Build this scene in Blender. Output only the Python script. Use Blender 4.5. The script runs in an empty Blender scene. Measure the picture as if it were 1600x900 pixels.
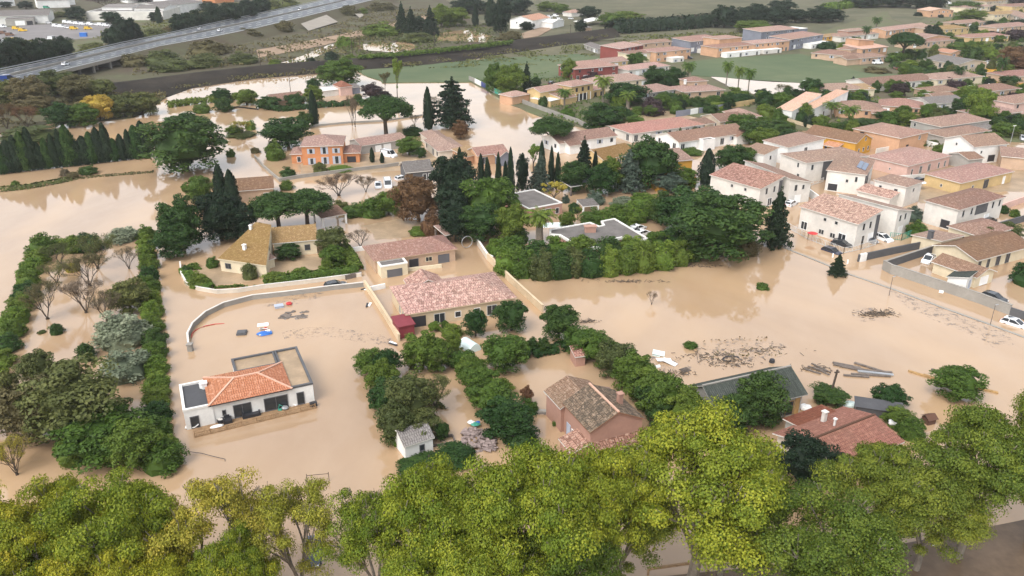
import bpy, bmesh, math, random
import numpy as np
from mathutils import Vector, Matrix, noise

# ------------------------------------------------------------------ camera, sky, sun, exposure
SC = bpy.context.scene
COL = SC.collection
H, F, PITCH = 58.0, 1250.0, math.radians(23.75)
cam = bpy.data.objects.new('camera', bpy.data.cameras.new('camera'))
COL.objects.link(cam)
cam.location = (0, 0, H)
cam.rotation_euler = (math.pi / 2 - PITCH, 0, 0)
cam.data.sensor_width = 36
cam.data.lens = 36 * F / 1600
cam.data.clip_end = 9000
SC.camera = cam

world = bpy.data.worlds.new('World')
SC.world = world
world.use_nodes = True
wn, wl = world.node_tree.nodes, world.node_tree.links
wn.clear()
sky = wn.new('ShaderNodeTexSky')
sky.sky_type = 'NISHITA'
sky.sun_disc = False
SUN_EL, SUN_AZ = math.radians(52), math.radians(215)
sky.sun_elevation = SUN_EL
sky.sun_rotation = SUN_AZ
sky.air_density, sky.dust_density, sky.ozone_density = 1.2, 3.0, 1.0
hs = wn.new('ShaderNodeHueSaturation')
hs.inputs['Saturation'].default_value = 0.3
bg = wn.new('ShaderNodeBackground')
bg.inputs['Strength'].default_value = 0.15
wo = wn.new('ShaderNodeOutputWorld')
wl.new(sky.outputs[0], hs.inputs['Color'])
wl.new(hs.outputs[0], bg.inputs['Color'])
wl.new(bg.outputs[0], wo.inputs['Surface'])

sd = bpy.data.lights.new('sun', 'SUN')
sd.energy, sd.angle, sd.color = 0.7, math.radians(35), (1, 0.95, 0.88)
sun = bpy.data.objects.new('sun', sd)
COL.objects.link(sun)
sv = Vector((math.sin(SUN_AZ) * math.cos(SUN_EL), math.cos(SUN_AZ) * math.cos(SUN_EL), math.sin(SUN_EL)))
sun.rotation_euler = sv.to_track_quat('Z', 'Y').to_euler()

SC.view_settings.view_transform = 'Standard'
SC.view_settings.look = 'None'
SC.view_settings.exposure = 1.1
SC.view_settings.gamma = 1
SC.view_settings.use_curve_mapping = False
SC.render.engine = 'CYCLES'
SC.cycles.max_bounces = 6
SC.cycles.diffuse_bounces = 3
SC.cycles.glossy_bounces = 2
SC.cycles.transmission_bounces = 2
SC.cycles.transparent_max_bounces = 4
SC.cycles.volume_bounces = 1

# ------------------------------------------------------------------ projection helpers
CS, SN = math.cos(PITCH), math.sin(PITCH)
def ray(px, py):
    a, b = (px - 800) / F, (450 - py) / F
    return Vector((a, CS + b * SN, -SN + b * CS))
def P(px, py, z=0.0):
    d = ray(px, py)
    t = (z - H) / d.z
    return Vector((d.x * t, d.y * t, z))
def ppm(p):
    """picture units per metre at a world point"""
    return F / (p.y * CS + (H - p.z) * SN)
def to_px(p):
    q = p - Vector((0, 0, H))
    dz = q.y * CS - q.z * SN
    return 800 + F * q.x / dz, 450 - F * (q.y * SN + q.z * CS) / dz
R = random.Random(7)
HAZE = 0.00008

# ------------------------------------------------------------------ tagging
THINGS = []
def tag(o, cat, desc, zone='', group=None, exact=False):
    """label = desc + zone; look-alikes get told apart at the end by their order"""
    o['category'] = cat
    if group: o['group'] = group
    THINGS.append((o, desc, zone, exact))
    return o
def structure(o):
    o['kind'] = 'structure'
    return o
def empty(name, loc, rz=0.0):
    o = bpy.data.objects.new(name, None)
    COL.objects.link(o)
    o.location = loc
    o.rotation_euler = (0, 0, rz)
    o.empty_display_size = 0.5
    return o
def link(name, me, mats, parent=None):
    o = bpy.data.objects.new(name, me)
    COL.objects.link(o)
    if not me.materials:
        for m in mats: me.materials.append(m)
    if parent: o.parent = parent
    return o
def setmat(o, i, m):
    o.material_slots[i].link = 'OBJECT'
    o.material_slots[i].material = m

class MB:
    """collects polygons; builds ONE mesh object"""
    def __init__(s): s.v, s.f, s.m, s.uv = [], [], [], []
    def poly(s, pts, m=0, uv=None):
        i = len(s.v)
        s.v += [tuple(p) for p in pts]
        s.f.append(tuple(range(i, i + len(pts))))
        s.m.append(m)
        s.uv.append(uv or [(0, 0)] * len(pts))
    def box(s, x0, x1, y0, y1, z0, z1, m=0, bottom=False):
        c = [(x0, y0), (x1, y0), (x1, y1), (x0, y1)]
        for k in range(4):
            a, b = c[k], c[(k + 1) % 4]
            s.poly([(*a, z0), (*b, z0), (*b, z1), (*a, z1)], m)
        s.poly([(*p, z1) for p in c], m)
        if bottom: s.poly([(*p, z0) for p in reversed(c)], m)
    def obox(s, c, ax, ay, az, m=0):
        """oriented box: centre and three half-axis vectors"""
        c, ax, ay, az = Vector(c), Vector(ax), Vector(ay), Vector(az)
        for n, u, w in ((ax, ay, az), (-ax, az, ay), (ay, az, ax), (-ay, ax, az), (az, ax, ay), (-az, ay, ax)):
            s.poly([c + n - u - w, c + n + u - w, c + n + u + w, c + n - u + w], m)
    def bar(s, a, b, w, h, m=0):
        a, b = Vector(a), Vector(b)
        d = b - a
        if d.length < 1e-5: return
        up = Vector((0, 0, 1)) if abs(d.normalized().z) < .95 else Vector((0, 1, 0))
        sx = d.cross(up).normalized() * (w / 2)
        sz = sx.cross(d).normalized() * (h / 2)
        s.obox((a + b) / 2, d / 2, sx, sz, m)
    def tube(s, pts, radii, n=6, m=0, cap=True):
        rings = []
        for k, p in enumerate(pts):
            p = Vector(p)
            d = Vector(pts[min(k + 1, len(pts) - 1)]) - Vector(pts[max(k - 1, 0)])
            d.normalize()
            u = d.cross(Vector((.3, 1, .1)) if abs(d.y) < .9 else Vector((1, 0, 0))).normalized()
            w = d.cross(u)
            i = len(s.v)
            for q in range(n):
                t = 2 * math.pi * q / n
                s.v.append(tuple(p + (u * math.cos(t) + w * math.sin(t)) * radii[k]))
            rings.append(i)
        for k in range(len(rings) - 1):
            for q in range(n):
                a, b = rings[k], rings[k + 1]
                s.f.append((a + q, a + (q + 1) % n, b + (q + 1) % n, b + q)); s.m.append(m); s.uv.append([(0, 0)] * 4)
        if cap:
            s.f.append(tuple(rings[-1] + q for q in range(n))); s.m.append(m); s.uv.append([(0, 0)] * n)
    def ball(s, c, r, m=0, nu=8, nv=5, seed=None, jit=0.0):
        rg = random.Random(seed if seed is not None else 1)
        c = Vector(c)
        r = Vector((r, r, r)) if not hasattr(r, '__len__') else Vector(r)
        i = len(s.v)
        for a in range(nv + 1):
            th = math.pi * a / nv
            for q in range(nu):
                t = 2 * math.pi * q / nu
                j = 1 + rg.uniform(-jit, jit)
                s.v.append((c.x + r.x * j * math.sin(th) * math.cos(t), c.y + r.y * j * math.sin(th) * math.sin(t), c.z + r.z * j * math.cos(th)))
        for a in range(nv):
            for q in range(nu):
                s.f.append((i + a * nu + q, i + (a + 1) * nu + q, i + (a + 1) * nu + (q + 1) % nu, i + a * nu + (q + 1) % nu))
                s.m.append(m); s.uv.append([(0, 0)] * 4)
    def mesh(s, name, mats, smooth=False):
        me = bpy.data.meshes.new(name)
        me.from_pydata(s.v, [], s.f)
        for m in mats: me.materials.append(m)
        me.polygons.foreach_set('material_index', s.m)
        if any(u[0] != u[-1] for u in s.uv[:400]):
            l = me.uv_layers.new(name='UVMap')
            flat = [c for u in s.uv for q in u for c in q]
            l.data.foreach_set('uv', flat)
        if smooth: me.polygons.foreach_set('use_smooth', [True] * len(s.f))
        bm = bmesh.new()
        bm.from_mesh(me)
        bmesh.ops.recalc_face_normals(bm, faces=bm.faces)
        bm.to_mesh(me)
        bm.free()
        me.update()
        return me
    def build(s, name, mats, parent=None, smooth=False):
        mats = mats if isinstance(mats, (list, tuple)) else [mats]
        return link(name, s.mesh(name, mats, smooth), mats, parent)
# ------------------------------------------------------------------ materials
def nodes(name):
    m = bpy.data.materials.new(name)
    m.use_nodes = True
    n, l = m.node_tree.nodes, m.node_tree.links
    b = n['Principled BSDF']
    return m, n, l, b
def mixc(n, l, fac, a, b, mode='MIX'):
    x = n.new('ShaderNodeMix'); x.data_type = 'RGBA'; x.blend_type = mode
    for s, v in ((x.inputs[0], fac), (x.inputs[6], a), (x.inputs[7], b)):
        if isinstance(v, bpy.types.NodeSocket): l.new(v, s)
        elif isinstance(v, (int, float)): s.default_value = v
        else: s.default_value = (*v, 1)
    return x.outputs[2]
def nz(n, l, scale, detail=4, co=None, rough=.6):
    t = n.new('ShaderNodeTexNoise'); t.inputs['Scale'].default_value = scale
    t.inputs['Detail'].default_value = detail; t.inputs['Roughness'].default_value = rough
    if co: l.new(co, t.inputs['Vector'])
    return t.outputs[0]
def ramp(n, l, v, a, b, lo=0., hi=1.):
    r = n.new('ShaderNodeMapRange'); l.new(v, r.inputs[0])
    r.inputs[1].default_value, r.inputs[2].default_value = a, b
    r.inputs[3].default_value, r.inputs[4].default_value = lo, hi
    return r.outputs[0]
def dark(c, k): return tuple(x * k for x in c)
def plain(name, c, rough=.75, var=.18, scale=.6, spec=.3, c2=None, metal=0., bump=0.):
    m, n, l, b = nodes(name)
    co = n.new('ShaderNodeNewGeometry').outputs['Position']
    f = ramp(n, l, nz(n, l, scale, 6, co), .35, .65)
    f2 = ramp(n, l, nz(n, l, scale * 7, 3, co), .3, .7)
    c1 = mixc(n, l, f, dark(c, 1 - var), c2 or dark(c, 1 + var * .6))
    l.new(mixc(n, l, f2, c1, mixc(n, l, .5, c1, dark(c, 1 - var * 1.3))), b.inputs['Base Color'])
    b.inputs['Roughness'].default_value = rough
    b.inputs['Metallic'].default_value = metal
    b.inputs['Specular IOR Level'].default_value = spec
    if bump:
        bp = n.new('ShaderNodeBump'); bp.inputs['Strength'].default_value = bump
        l.new(f2, bp.inputs['Height']); l.new(bp.outputs[0], b.inputs['Normal'])
    return m
def tiles(name, c, c2, c3, stain=.35, stc=(.16, .12, .1), w=.3, h=.42):
    """canal tiles: courses in uv metres, tile to tile colour, weather stains, half-round ribs"""
    m, n, l, b = nodes(name)
    uv = n.new('ShaderNodeUVMap').outputs[0]
    geo = n.new('ShaderNodeNewGeometry').outputs['Position']
    br = n.new('ShaderNodeTexBrick'); l.new(uv, br.inputs['Vector'])
    br.inputs['Scale'].default_value = 1
    br.inputs['Brick Width'].default_value, br.inputs['Row Height'].default_value = w, h
    br.inputs['Mortar Size'].default_value = .035
    br.inputs['Bias'].default_value = -.1
    for k, v in (('Color1', c), ('Color2', c2), ('Mortar', dark(c2, .6))): br.inputs[k].default_value = (*v, 1)
    sp = ramp(n, l, nz(n, l, 1.7, 2, uv, .9), .52, .66)
    a = mixc(n, l, sp, br.outputs[0], c3)
    st = ramp(n, l, nz(n, l, .28, 5, geo), .46, .72, 0, stain)
    hv = n.new('ShaderNodeHueSaturation'); oi = n.new('ShaderNodeObjectInfo')
    l.new(ramp(n, l, oi.outputs['Random'], 0, 1, .76, 1.2), hv.inputs['Value']); l.new(ramp(n, l, oi.outputs['Random'], 1, .2, .9, 1.12), hv.inputs['Saturation'])
    l.new(ramp(n, l, nz(n, l, .02, 1, geo), .35, .65, .494, .512), hv.inputs['Hue'])
    l.new(mixc(n, l, st, a, stc), hv.inputs['Color']); l.new(hv.outputs[0], b.inputs['Base Color'])
    b.inputs['Roughness'].default_value = .85
    b.inputs['Specular IOR Level'].default_value = .15
    wv = n.new('ShaderNodeTexWave'); l.new(uv, wv.inputs['Vector']); wv.inputs['Scale'].default_value = 1.05
    bp = n.new('ShaderNodeBump'); bp.inputs['Strength'].default_value = .7; bp.inputs['Distance'].default_value = .08
    l.new(wv.outputs[0], bp.inputs['Height']); l.new(bp.outputs[0], b.inputs['Normal'])
    return m
def leaf(name, c, c2, c3=None, spread=.3):
    """leaves: random tone per leaf, slower tone per clump, rare leaves of a third colour"""
    m, n, l, b = nodes(name)
    g = n.new('ShaderNodeNewGeometry')
    at = n.new('ShaderNodeAttribute'); at.attribute_name = 'tint'
    oi = n.new('ShaderNodeObjectInfo')
    x = mixc(n, l, at.outputs['Fac'], c, c2)
    ri = g.outputs['Random Per Island']
    x = mixc(n, l, ramp(n, l, ri, 0, 1, 0, spread), x, dark(c2, 1.22))
    x = mixc(n, l, ramp(n, l, ri, .8, .86), x, c3 or dark(c, .85))
    hsv = n.new('ShaderNodeHueSaturation')
    l.new(ramp(n, l, oi.outputs['Random'], 0, 1, .478, .515), hsv.inputs['Hue'])
    l.new(ramp(n, l, oi.outputs['Random'], 1, 0, .78, 1.15), hsv.inputs['Value'])
    l.new(x, hsv.inputs['Color'])
    l.new(hsv.outputs[0], b.inputs['Base Color'])
    b.inputs['Roughness'].default_value = .62
    b.inputs['Specular IOR Level'].default_value = .22
    tr = n.new('ShaderNodeBsdfTranslucent'); l.new(hsv.outputs[0], tr.inputs['Color'])
    ms = n.new('ShaderNodeMixShader'); ms.inputs[0].default_value = .22
    l.new(b.outputs[0], ms.inputs[1]); l.new(tr.outputs[0], ms.inputs[2])
    l.new(ms.outputs[0], n['Material Output'].inputs['Surface'])
    return m

M = {}
W = dict(white=(.78, .77, .74), offwhite=(.66, .63, .58), cream=(.66, .57, .41), pale=(.62, .55, .46), yellow=(.55, .4, .2), ochre=(.56, .30, .05),
         orange=(.54, .23, .105), peach=(.53, .32, .2), pinkw=(.62, .42, .36), redw=(.23, .065, .055), rose=(.4, .235, .18), greyb=(.2, .21, .25), tan=(.48, .34, .24),
         greyw=(.36, .34, .31), darkg=(.11, .11, .115), beige=(.52, .43, .33), concrete=(.30, .28, .25), darkwall=(.10, .10, .105), sand=(.58, .46, .31))
for k, c in W.items(): M[k] = plain('render_' + k, c, .85, .15, .3, .2)
M['pink'] = tiles('tiles_pink', (0.37, 0.228, 0.185), (0.301, 0.172, 0.142), (0.43, 0.301, 0.258), .3)
M['mottled'] = tiles('tiles_mottled', (.43, .245, .195), (.2, .1, .078), (.52, .36, .29), .2, w=.42, h=.62)
M['terra'] = tiles('tiles_terracotta', (.5, .23, .14), (.42, .18, .105), (.57, .31, .21), .25, (.36, .16, .1))
M['salmon'] = tiles('tiles_salmon', (0.533, 0.31, 0.219), (0.473, 0.267, 0.189), (0.568, 0.378, 0.292), .15)
M['redroof'] = tiles('tiles_brick_red', (.37, .18, .14), (.3, .14, .11), (.43, .25, .2), .3)
M['brown'] = tiles('tiles_brown', (0.267, 0.163, 0.112), (0.206, 0.12, 0.086), (0.327, 0.215, 0.155), .3)
M['tan_t'] = tiles('tiles_tan', (0.31, 0.198, 0.0989), (0.258, 0.155, 0.0774), (0.361, 0.249, 0.138), .3, (0.215, 0.146, 0.0602))
M['rosy'] = tiles('tiles_rosy', (0.318, 0.206, 0.163), (0.241, 0.146, 0.116), (0.396, 0.284, 0.232), .35)
M['oldpink'] = tiles('tiles_old_pink', (.33, .22, .165), (.22, .14, .1), (.44, .33, .26), .35, (.18, .14, .105), w=.4, h=.5)
M['oldmix'] = tiles('tiles_old', (.21, .15, .11), (.095, .075, .06), (.35, .26, .2), .5, (.09, .08, .062), w=.4, h=.5)
M['redcor'] = tiles('tiles_red', (.27, .115, .078), (.215, .09, .062), (.31, .15, .105), .45, (.17, .085, .06))
M['greyt'] = tiles('tiles_grey', (0.215, 0.198, 0.189), (0.172, 0.155, 0.146), (0.258, 0.241, 0.224), .3)
M['fibre'] = tiles('fibre_cement', (.05, .058, .05), (.042, .05, .042), (.075, .082, .07), .5, (.034, .038, .03), w=1.1, h=2.4)
M['flatdark'] = plain('roof_membrane', (.075, .075, .08), .6, .2, .3)
M['flatgrey'] = plain('roof_gravel', (.16, .145, .135), .9, .25, .5)
M['coping'] = plain('white_coping', (.74, .72, .68), .7, .08, .5)
M['frame'] = plain('window_frame', (.55, .54, .52), .5, .05)
M['frameg'] = plain('grey_frame', (.12, .12, .13), .5, .05)
M['shutter'] = plain('shutter_paint', (.38, .42, .5), .6, .06)
M['whitep'] = plain('white_paint', (.8, .8, .79), .45, .05)
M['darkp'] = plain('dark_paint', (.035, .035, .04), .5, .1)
M['wood'] = plain('deck_wood', (.33, .21, .115), .8, .3, 2.)
M['oldwood'] = plain('weathered_wood', (.17, .14, .12), .85, .35, 1.5)
M['beam'] = plain('orange_beam', (.42, .26, .11), .7, .25, 1.)
M['metal'] = plain('galvanised_metal', (.42, .43, .44), .4, .1, 1., .5, metal=.5)
M['maroon'] = plain('maroon_sheet', (.2, .035, .045), .6, .15, 1.)
M['tarp'] = plain('pale_tarp', (.66, .78, .76), .5, .06, 1.)
M['blue'] = plain('blue_plastic', (.04, .16, .5), .4, .1, 1.)
M['navy'] = plain('navy_plastic', (.02, .04, .18), .4, .1, 1.)
M['red'] = plain('red_plastic', (.5, .05, .05), .5, .1, 1.)
M['green'] = plain('green_sheet', (.06, .3, .22), .5, .1, 1.)
M['gravel'] = plain('tile_rubble', (.32, .25, .23), .9, .45, 2.5)
M['bark'] = plain('bark', (.085, .065, .05), .9, .3, 2.)
M['barkl'] = plain('pale_bark', (.2, .17, .135), .9, .3, 1.5)
M['asphalt'] = plain('asphalt', (.042, .047, .056), .42, .2, .12, .5)
M['paint'] = plain('road_paint', (.72, .72, .7), .5, .1)
M['brownroad'] = plain('brown_road', (.125, .082, .05), .45, .3, .15, .3, c2=(.17, .115, .072))  # dark brown road surface, tone varies at random
M['soil'] = plain('dark_soil', (.026, .022, .019), .95, .3, .06, .1, c2=(.045, .037, .028))
M['scrub'] = plain('scrub_soil', (.115, .09, .065), .95, .3, .04, .1, c2=(.095, .1, .055))
M['field'] = plain('dry_field', (.115, .118, .072), .95, .3, .03, .1, c2=(.155, .14, .09))
M['meadow'] = plain('green_meadow', (.095, .13, .07), .95, .15, .02, .1, c2=(.125, .145, .08))
M['garden'] = plain('garden_ground', (.17, .145, .1), .95, .3, .07, .1, c2=(.11, .135, .06))
M['yard'] = plain('yard_tarmac', (.2, .185, .18), .8, .2, .05, .2)
M['track'] = plain('dirt_track', (.3, .215, .15), .95, .2, .08, .1)
M['patch'] = plain('concrete_apron', (.3, .27, .23), .9, .12, .1, .1)
M['dirt'] = plain('flood_scum', (.14, .125, .12), .7, .4, .5, .2, c2=(.27, .22, .18))
M['mudfilm'] = plain('wet_mud', (.33, .24, .15), .45, .2, .3, .3, c2=(.42, .3, .19))
M['ridgecap'] = plain('ridge_cap', (.6, .37, .27), .85, .15, 2.)
def scum_mat():
    m, n, l, b = nodes('streaky_scum')
    co = n.new('ShaderNodeNewGeometry').outputs['Position']
    f = nz(n, l, .9, 6, co, .75)
    l.new(mixc(n, l, ramp(n, l, f, .4, .65), (.11, .1, .1), (.3, .25, .21)), b.inputs['Base Color'])
    b.inputs['Roughness'].default_value = .5
    t = n.new('ShaderNodeBsdfTransparent'); x = n.new('ShaderNodeMixShader')
    l.new(ramp(n, l, nz(n, l, .8, 8, co, .85), .53, .62, 0, .85), x.inputs[0])
    l.new(t.outputs[0], x.inputs[1]); l.new(b.outputs[0], x.inputs[2]); l.new(x.outputs[0], n['Material Output'].inputs['Surface'])
    return m
M['scum'] = scum_mat()
M['brush'] = plain('drift_brush', (.13, .1, .075), .9, .4, 2.)

def glass_mat():
    m, n, l, b = nodes('window_glass')
    b.inputs['Base Color'].default_value = (.03, .035, .04, 1)
    b.inputs['Roughness'].default_value = .08
    b.inputs['Specular IOR Level'].default_value = .6
    return m
M['glass'] = glass_mat()
def car_paint(name, c):
    m, n, l, b = nodes('car_paint_' + name)
    b.inputs['Base Color'].default_value = (*c, 1)
    b.inputs['Roughness'].default_value = .28
    b.inputs['Coat Weight'].default_value = .5
    b.inputs['Coat Roughness'].default_value = .08
    return m
for k, c in dict(white=(.78, .79, .8), black=(.02, .022, .026), grey=(.14, .145, .16), yellow=(.65, .4, .02), red=(.3, .03, .03), brown=(.16, .08, .05), blue=(.03, .07, .3),
                 navy=(.015, .025, .06), silver=(.5, .5, .52), green=(.03, .25, .16)).items():
    M['car_' + k] = car_paint(k, c)

def water_mat():
    m, n, l, b = nodes('flood_water')
    co = n.new('ShaderNodeNewGeometry').outputs['Position']
    mp = n.new('ShaderNodeMapping'); mp.inputs['Scale'].default_value = (1, .55, 1); mp.inputs['Rotation'].default_value = (0, 0, .5)
    l.new(co, mp.inputs[0])
    tn = n.new('ShaderNodeTexNoise'); tn.inputs['Scale'].default_value = .03; tn.inputs['Detail'].default_value = 6; tn.inputs['Distortion'].default_value = 1.6; l.new(mp.outputs[0], tn.inputs['Vector'])
    f = ramp(n, l, tn.outputs[0], .36, .66)
    f2 = ramp(n, l, nz(n, l, .16, 5, mp.outputs[0]), .4, .7, 0, .35)
    a = mixc(n, l, f, (.445, .298, .172), (.345, .232, .142))
    l.new(mixc(n, l, f2, a, (.455, .33, .222)), b.inputs['Base Color'])
    l.new(ramp(n, l, nz(n, l, .07, 4, mp.outputs[0]), .4, .68, .03, .11), b.inputs['Roughness'])
    b.inputs['IOR'].default_value = 1.75
    bp = n.new('ShaderNodeBump'); bp.inputs['Strength'].default_value = .1; bp.inputs['Distance'].default_value = .05
    l.new(nz(n, l, 1.1, 3, co), bp.inputs['Height']); l.new(bp.outputs[0], b.inputs['Normal'])
    return m
M['water'] = water_mat()

L = {}
L['dark'] = leaf('leaves_dark', (0.021, 0.0552, 0.0115), (0.0434, 0.09, 0.0161))
L['deep'] = leaf('leaves_deep', (0.00984, 0.0246, 0.0115), (0.0197, 0.041, 0.0164))
L['mid'] = leaf('leaves_mid', (0.055, 0.101, 0.0126), (0.105, 0.163, 0.0221))
L['bright'] = leaf('leaves_bright', (.08, .145, .018), (.135, .2, .026))
L['plane'] = leaf('leaves_plane', (0.102, 0.162, 0.0138), (0.258, 0.291, 0.0253))
L['planel'] = leaf('leaves_plane_light', (0.18, 0.224, 0.0149), (0.396, 0.364, 0.0299))
L['planey'] = leaf('leaves_plane_yellow', (0.216, 0.23, 0.0253), (0.408, 0.364, 0.0517))
L['planeg'] = leaf('leaves_plane_green', (0.072, 0.118, 0.0149), (0.18, 0.218, 0.0253))
L['olive'] = leaf('leaves_olive', (.07, .088, .024), (.12, .135, .04))
L['silver'] = leaf('leaves_silver', (.13, .165, .1), (.24, .27, .18))
L['bluegreen'] = leaf('leaves_blue_green', (.055, .085, .06), (.11, .145, .105))
L['autumn'] = leaf('leaves_autumn', (.11, .06, .03), (.18, .1, .045))
L['yellow'] = leaf('leaves_yellow', (.3, .25, .03), (.42, .34, .06))
L['purple'] = leaf('leaves_purple', (.035, .022, .024), (.06, .038, .038))
L['scrubl'] = leaf('leaves_scrub', (.095, .085, .035), (.15, .13, .055))
L['dry'] = leaf('leaves_dry', (.13, .1, .06), (.19, .15, .095))
# ------------------------------------------------------------------ buildings
def roof_faces(x0, x1, y0, y1, z, kind, rise, ov):
    """corner polygons of a roof's upper side (metres, local) plus gable triangles for the wall"""
    X0, X1, Y0, Y1 = x0 - ov, x1 + ov, y0 - ov, y1 + ov
    w, d = X1 - X0, Y1 - Y0
    gab, k = [], kind
    if k == 'hip':
        if w >= d:
            a, b = (X0 + d / 2 * .95, (Y0 + Y1) / 2, z + rise), (X1 - d / 2 * .95, (Y0 + Y1) / 2, z + rise)
            fs = [[(X0, Y0, z), (X1, Y0, z), b, a], [(X1, Y1, z), (X0, Y1, z), a, b], [(X0, Y1, z), (X0, Y0, z), a], [(X1, Y0, z), (X1, Y1, z), b]]
            rl = [(a, b), ((X0, Y0, z), a), ((X0, Y1, z), a), ((X1, Y0, z), b), ((X1, Y1, z), b)]
        else:
            a, b = ((X0 + X1) / 2, Y0 + w / 2 * .95, z + rise), ((X0 + X1) / 2, Y1 - w / 2 * .95, z + rise)
            fs = [[(X0, Y1, z), (X0, Y0, z), a, b], [(X1, Y0, z), (X1, Y1, z), b, a], [(X0, Y0, z), (X1, Y0, z), a], [(X1, Y1, z), (X0, Y1, z), b]]
            rl = [(a, b), ((X0, Y0, z), a), ((X1, Y0, z), a), ((X0, Y1, z), b), ((X1, Y1, z), b)]
    elif k == 'gx':
        ym = (Y0 + Y1) / 2
        fs = [[(X0, Y0, z), (X1, Y0, z), (X1, ym, z + rise), (X0, ym, z + rise)], [(X1, Y1, z), (X0, Y1, z), (X0, ym, z + rise), (X1, ym, z + rise)]]
        gz = z + rise * (1 - ov / (d / 2))
        gab = [[(x, y0, z), (x, y1, z), (x, ym, gz + rise * ov / (d / 2) - .1)] for x in (x0, x1)]
        rl = [((X0, ym, z + rise), (X1, ym, z + rise))]
    elif k == 'gy':
        xm = (X0 + X1) / 2
        fs = [[(X0, Y1, z), (X0, Y0, z), (xm, Y0, z + rise), (xm, Y1, z + rise)], [(X1, Y0, z), (X1, Y1, z), (xm, Y1, z + rise), (xm, Y0, z + rise)]]
        gab = [[(x0, y, z), (x1, y, z), (xm, y, z + rise - .1)] for y in (y0, y1)]
        rl = [((xm, Y0, z + rise), (xm, Y1, z + rise))]
    else:  # single slope: low side F, B, L or R
        hi = {'F': (0, 0, 1, 1), 'B': (1, 1, 0, 0), 'L': (0, 1, 1, 0), 'R': (1, 0, 0, 1)}[k[1]]
        c = [(X0, Y0), (X1, Y0), (X1, Y1), (X0, Y1)]
        p = [(*q, z + rise * t) for q, t in zip(c, hi)]
        fs = [{'F': p, 'B': [p[2], p[3], p[0], p[1]], 'L': [p[3], p[0], p[1], p[2]], 'R': [p[1], p[2], p[3], p[0]]}[k[1]]]
        rl = []
        e = .12
        q = [((x0, x1, x1, x0)[i], (y0, y0, y1, y1)[i]) for i in range(4)]
        for i in range(4):
            j = (i + 1) % 4
            if hi[i] or hi[j]:
                gab.append([(*q[i], z), (*q[j], z)] + ([(*q[j], z + rise - e)] if hi[j] else []) + ([(*q[i], z + rise - e)] if hi[i] else []))
    return fs, gab, rl

def add_roof(mb, fs, t=.16):
    for f in fs:
        p = [Vector(q) for q in f]
        u = (p[1] - p[0]).normalized()
        nrm = u.cross(p[2] - p[0]).normalized()
        v = nrm.cross(u)
        mb.poly(p, 0, [((q - p[0]).dot(u) + p[0].x * .7, (q - p[0]).dot(v)) for q in p])
        lo = [q - Vector((0, 0, t)) for q in p]
        mb.poly(list(reversed(lo)), 1)
    edges = {}
    for f in fs:
        for i in range(len(f)):
            a, b = f[i], f[(i + 1) % len(f)]
            key = tuple(sorted((tuple(round(c, 3) for c in a), tuple(round(c, 3) for c in b))))
            edges.setdefault(key, []).append((a, b))
    for e in edges.values():
        if len(e) == 1:
            a, b = Vector(e[0][0]), Vector(e[0][1])
            d = Vector((0, 0, t))
            mb.poly([a - d, b - d, b, a], 1)

def face_frame(r, face):
    x0, x1, y0, y1 = r
    return {'F': (Vector((x0, y0, 0)), Vector((1, 0, 0)), Vector((0, -1, 0)), x1 - x0),
            'B': (Vector((x1, y1, 0)), Vector((-1, 0, 0)), Vector((0, 1, 0)), x1 - x0),
            'L': (Vector((x0, y1, 0)), Vector((0, -1, 0)), Vector((-1, 0, 0)), y1 - y0),
            'R': (Vector((x1, y0, 0)), Vector((0, 1, 0)), Vector((1, 0, 0)), y1 - y0)}[face]

def window(root, r, face, u, z, w, h, kind='win', fm=None):
    """frame part with its glass (or leaf) as sub-part, standing on a wall face; u = fraction along the face"""
    o, ux, nn, ln = face_frame(r, face)
    c = o + ux * (u * ln)
    up = Vector((0, 0, 1))
    def bx(mb, du, dz, hw, hh, n0, n1):
        mb.obox(c + ux * du + up * (z + dz) + nn * ((n0 + n1) / 2), ux * hw, up * hh, nn * ((n1 - n0) / 2))
    if kind == 'panel':
        mb = MB(); bx(mb, 0, h / 2, w / 2, h / 2, -.02, .05)
        return mb.build('wall_panel', fm or M['darkg'], root)
    fr = MB()
    t = .09
    nm = {'win': 'window', 'door': 'door', 'garage': 'garage_door', 'slide': 'window', 'shut': 'window', 'open': 'porch_opening'}[kind]
    for sx in (-1, 1): bx(fr, sx * (w / 2 - t / 2), h / 2, t / 2, h / 2, -.01, .07)
    bx(fr, 0, h - t / 2, w / 2 - t, t / 2, -.01, .07)
    if kind != 'open': bx(fr, 0, t / 2, w / 2 - t, t / 2, -.01, .09)
    if kind in ('slide', 'win') and w > 1.1: bx(fr, 0, h / 2, t / 2.5, h / 2 - t, -.01, .06)
    fo = fr.build(nm, fm or M['frame'], root)
    pn = MB(); bx(pn, 0, h / 2, w / 2 - t, h / 2 - t, -.01, .025)
    if kind in ('garage', 'door'): pn.build('leaf', fm or M['frame'], fo)
    elif kind == 'open': pn.build('interior_shade', M['darkp'], fo)  # flat dark panel on the uncut wall, painted in for the shade inside
    else: pn.build('pane', M['glass'], fo)
    if kind == 'shut':
        for sx in (-1, 1):
            sh = MB(); bx(sh, sx * (w * .5 + w * .27), h / 2, w * .25, h / 2, .0, .07)
            sh.build('shutter', M['shutter'], fo)
    return fo

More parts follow.
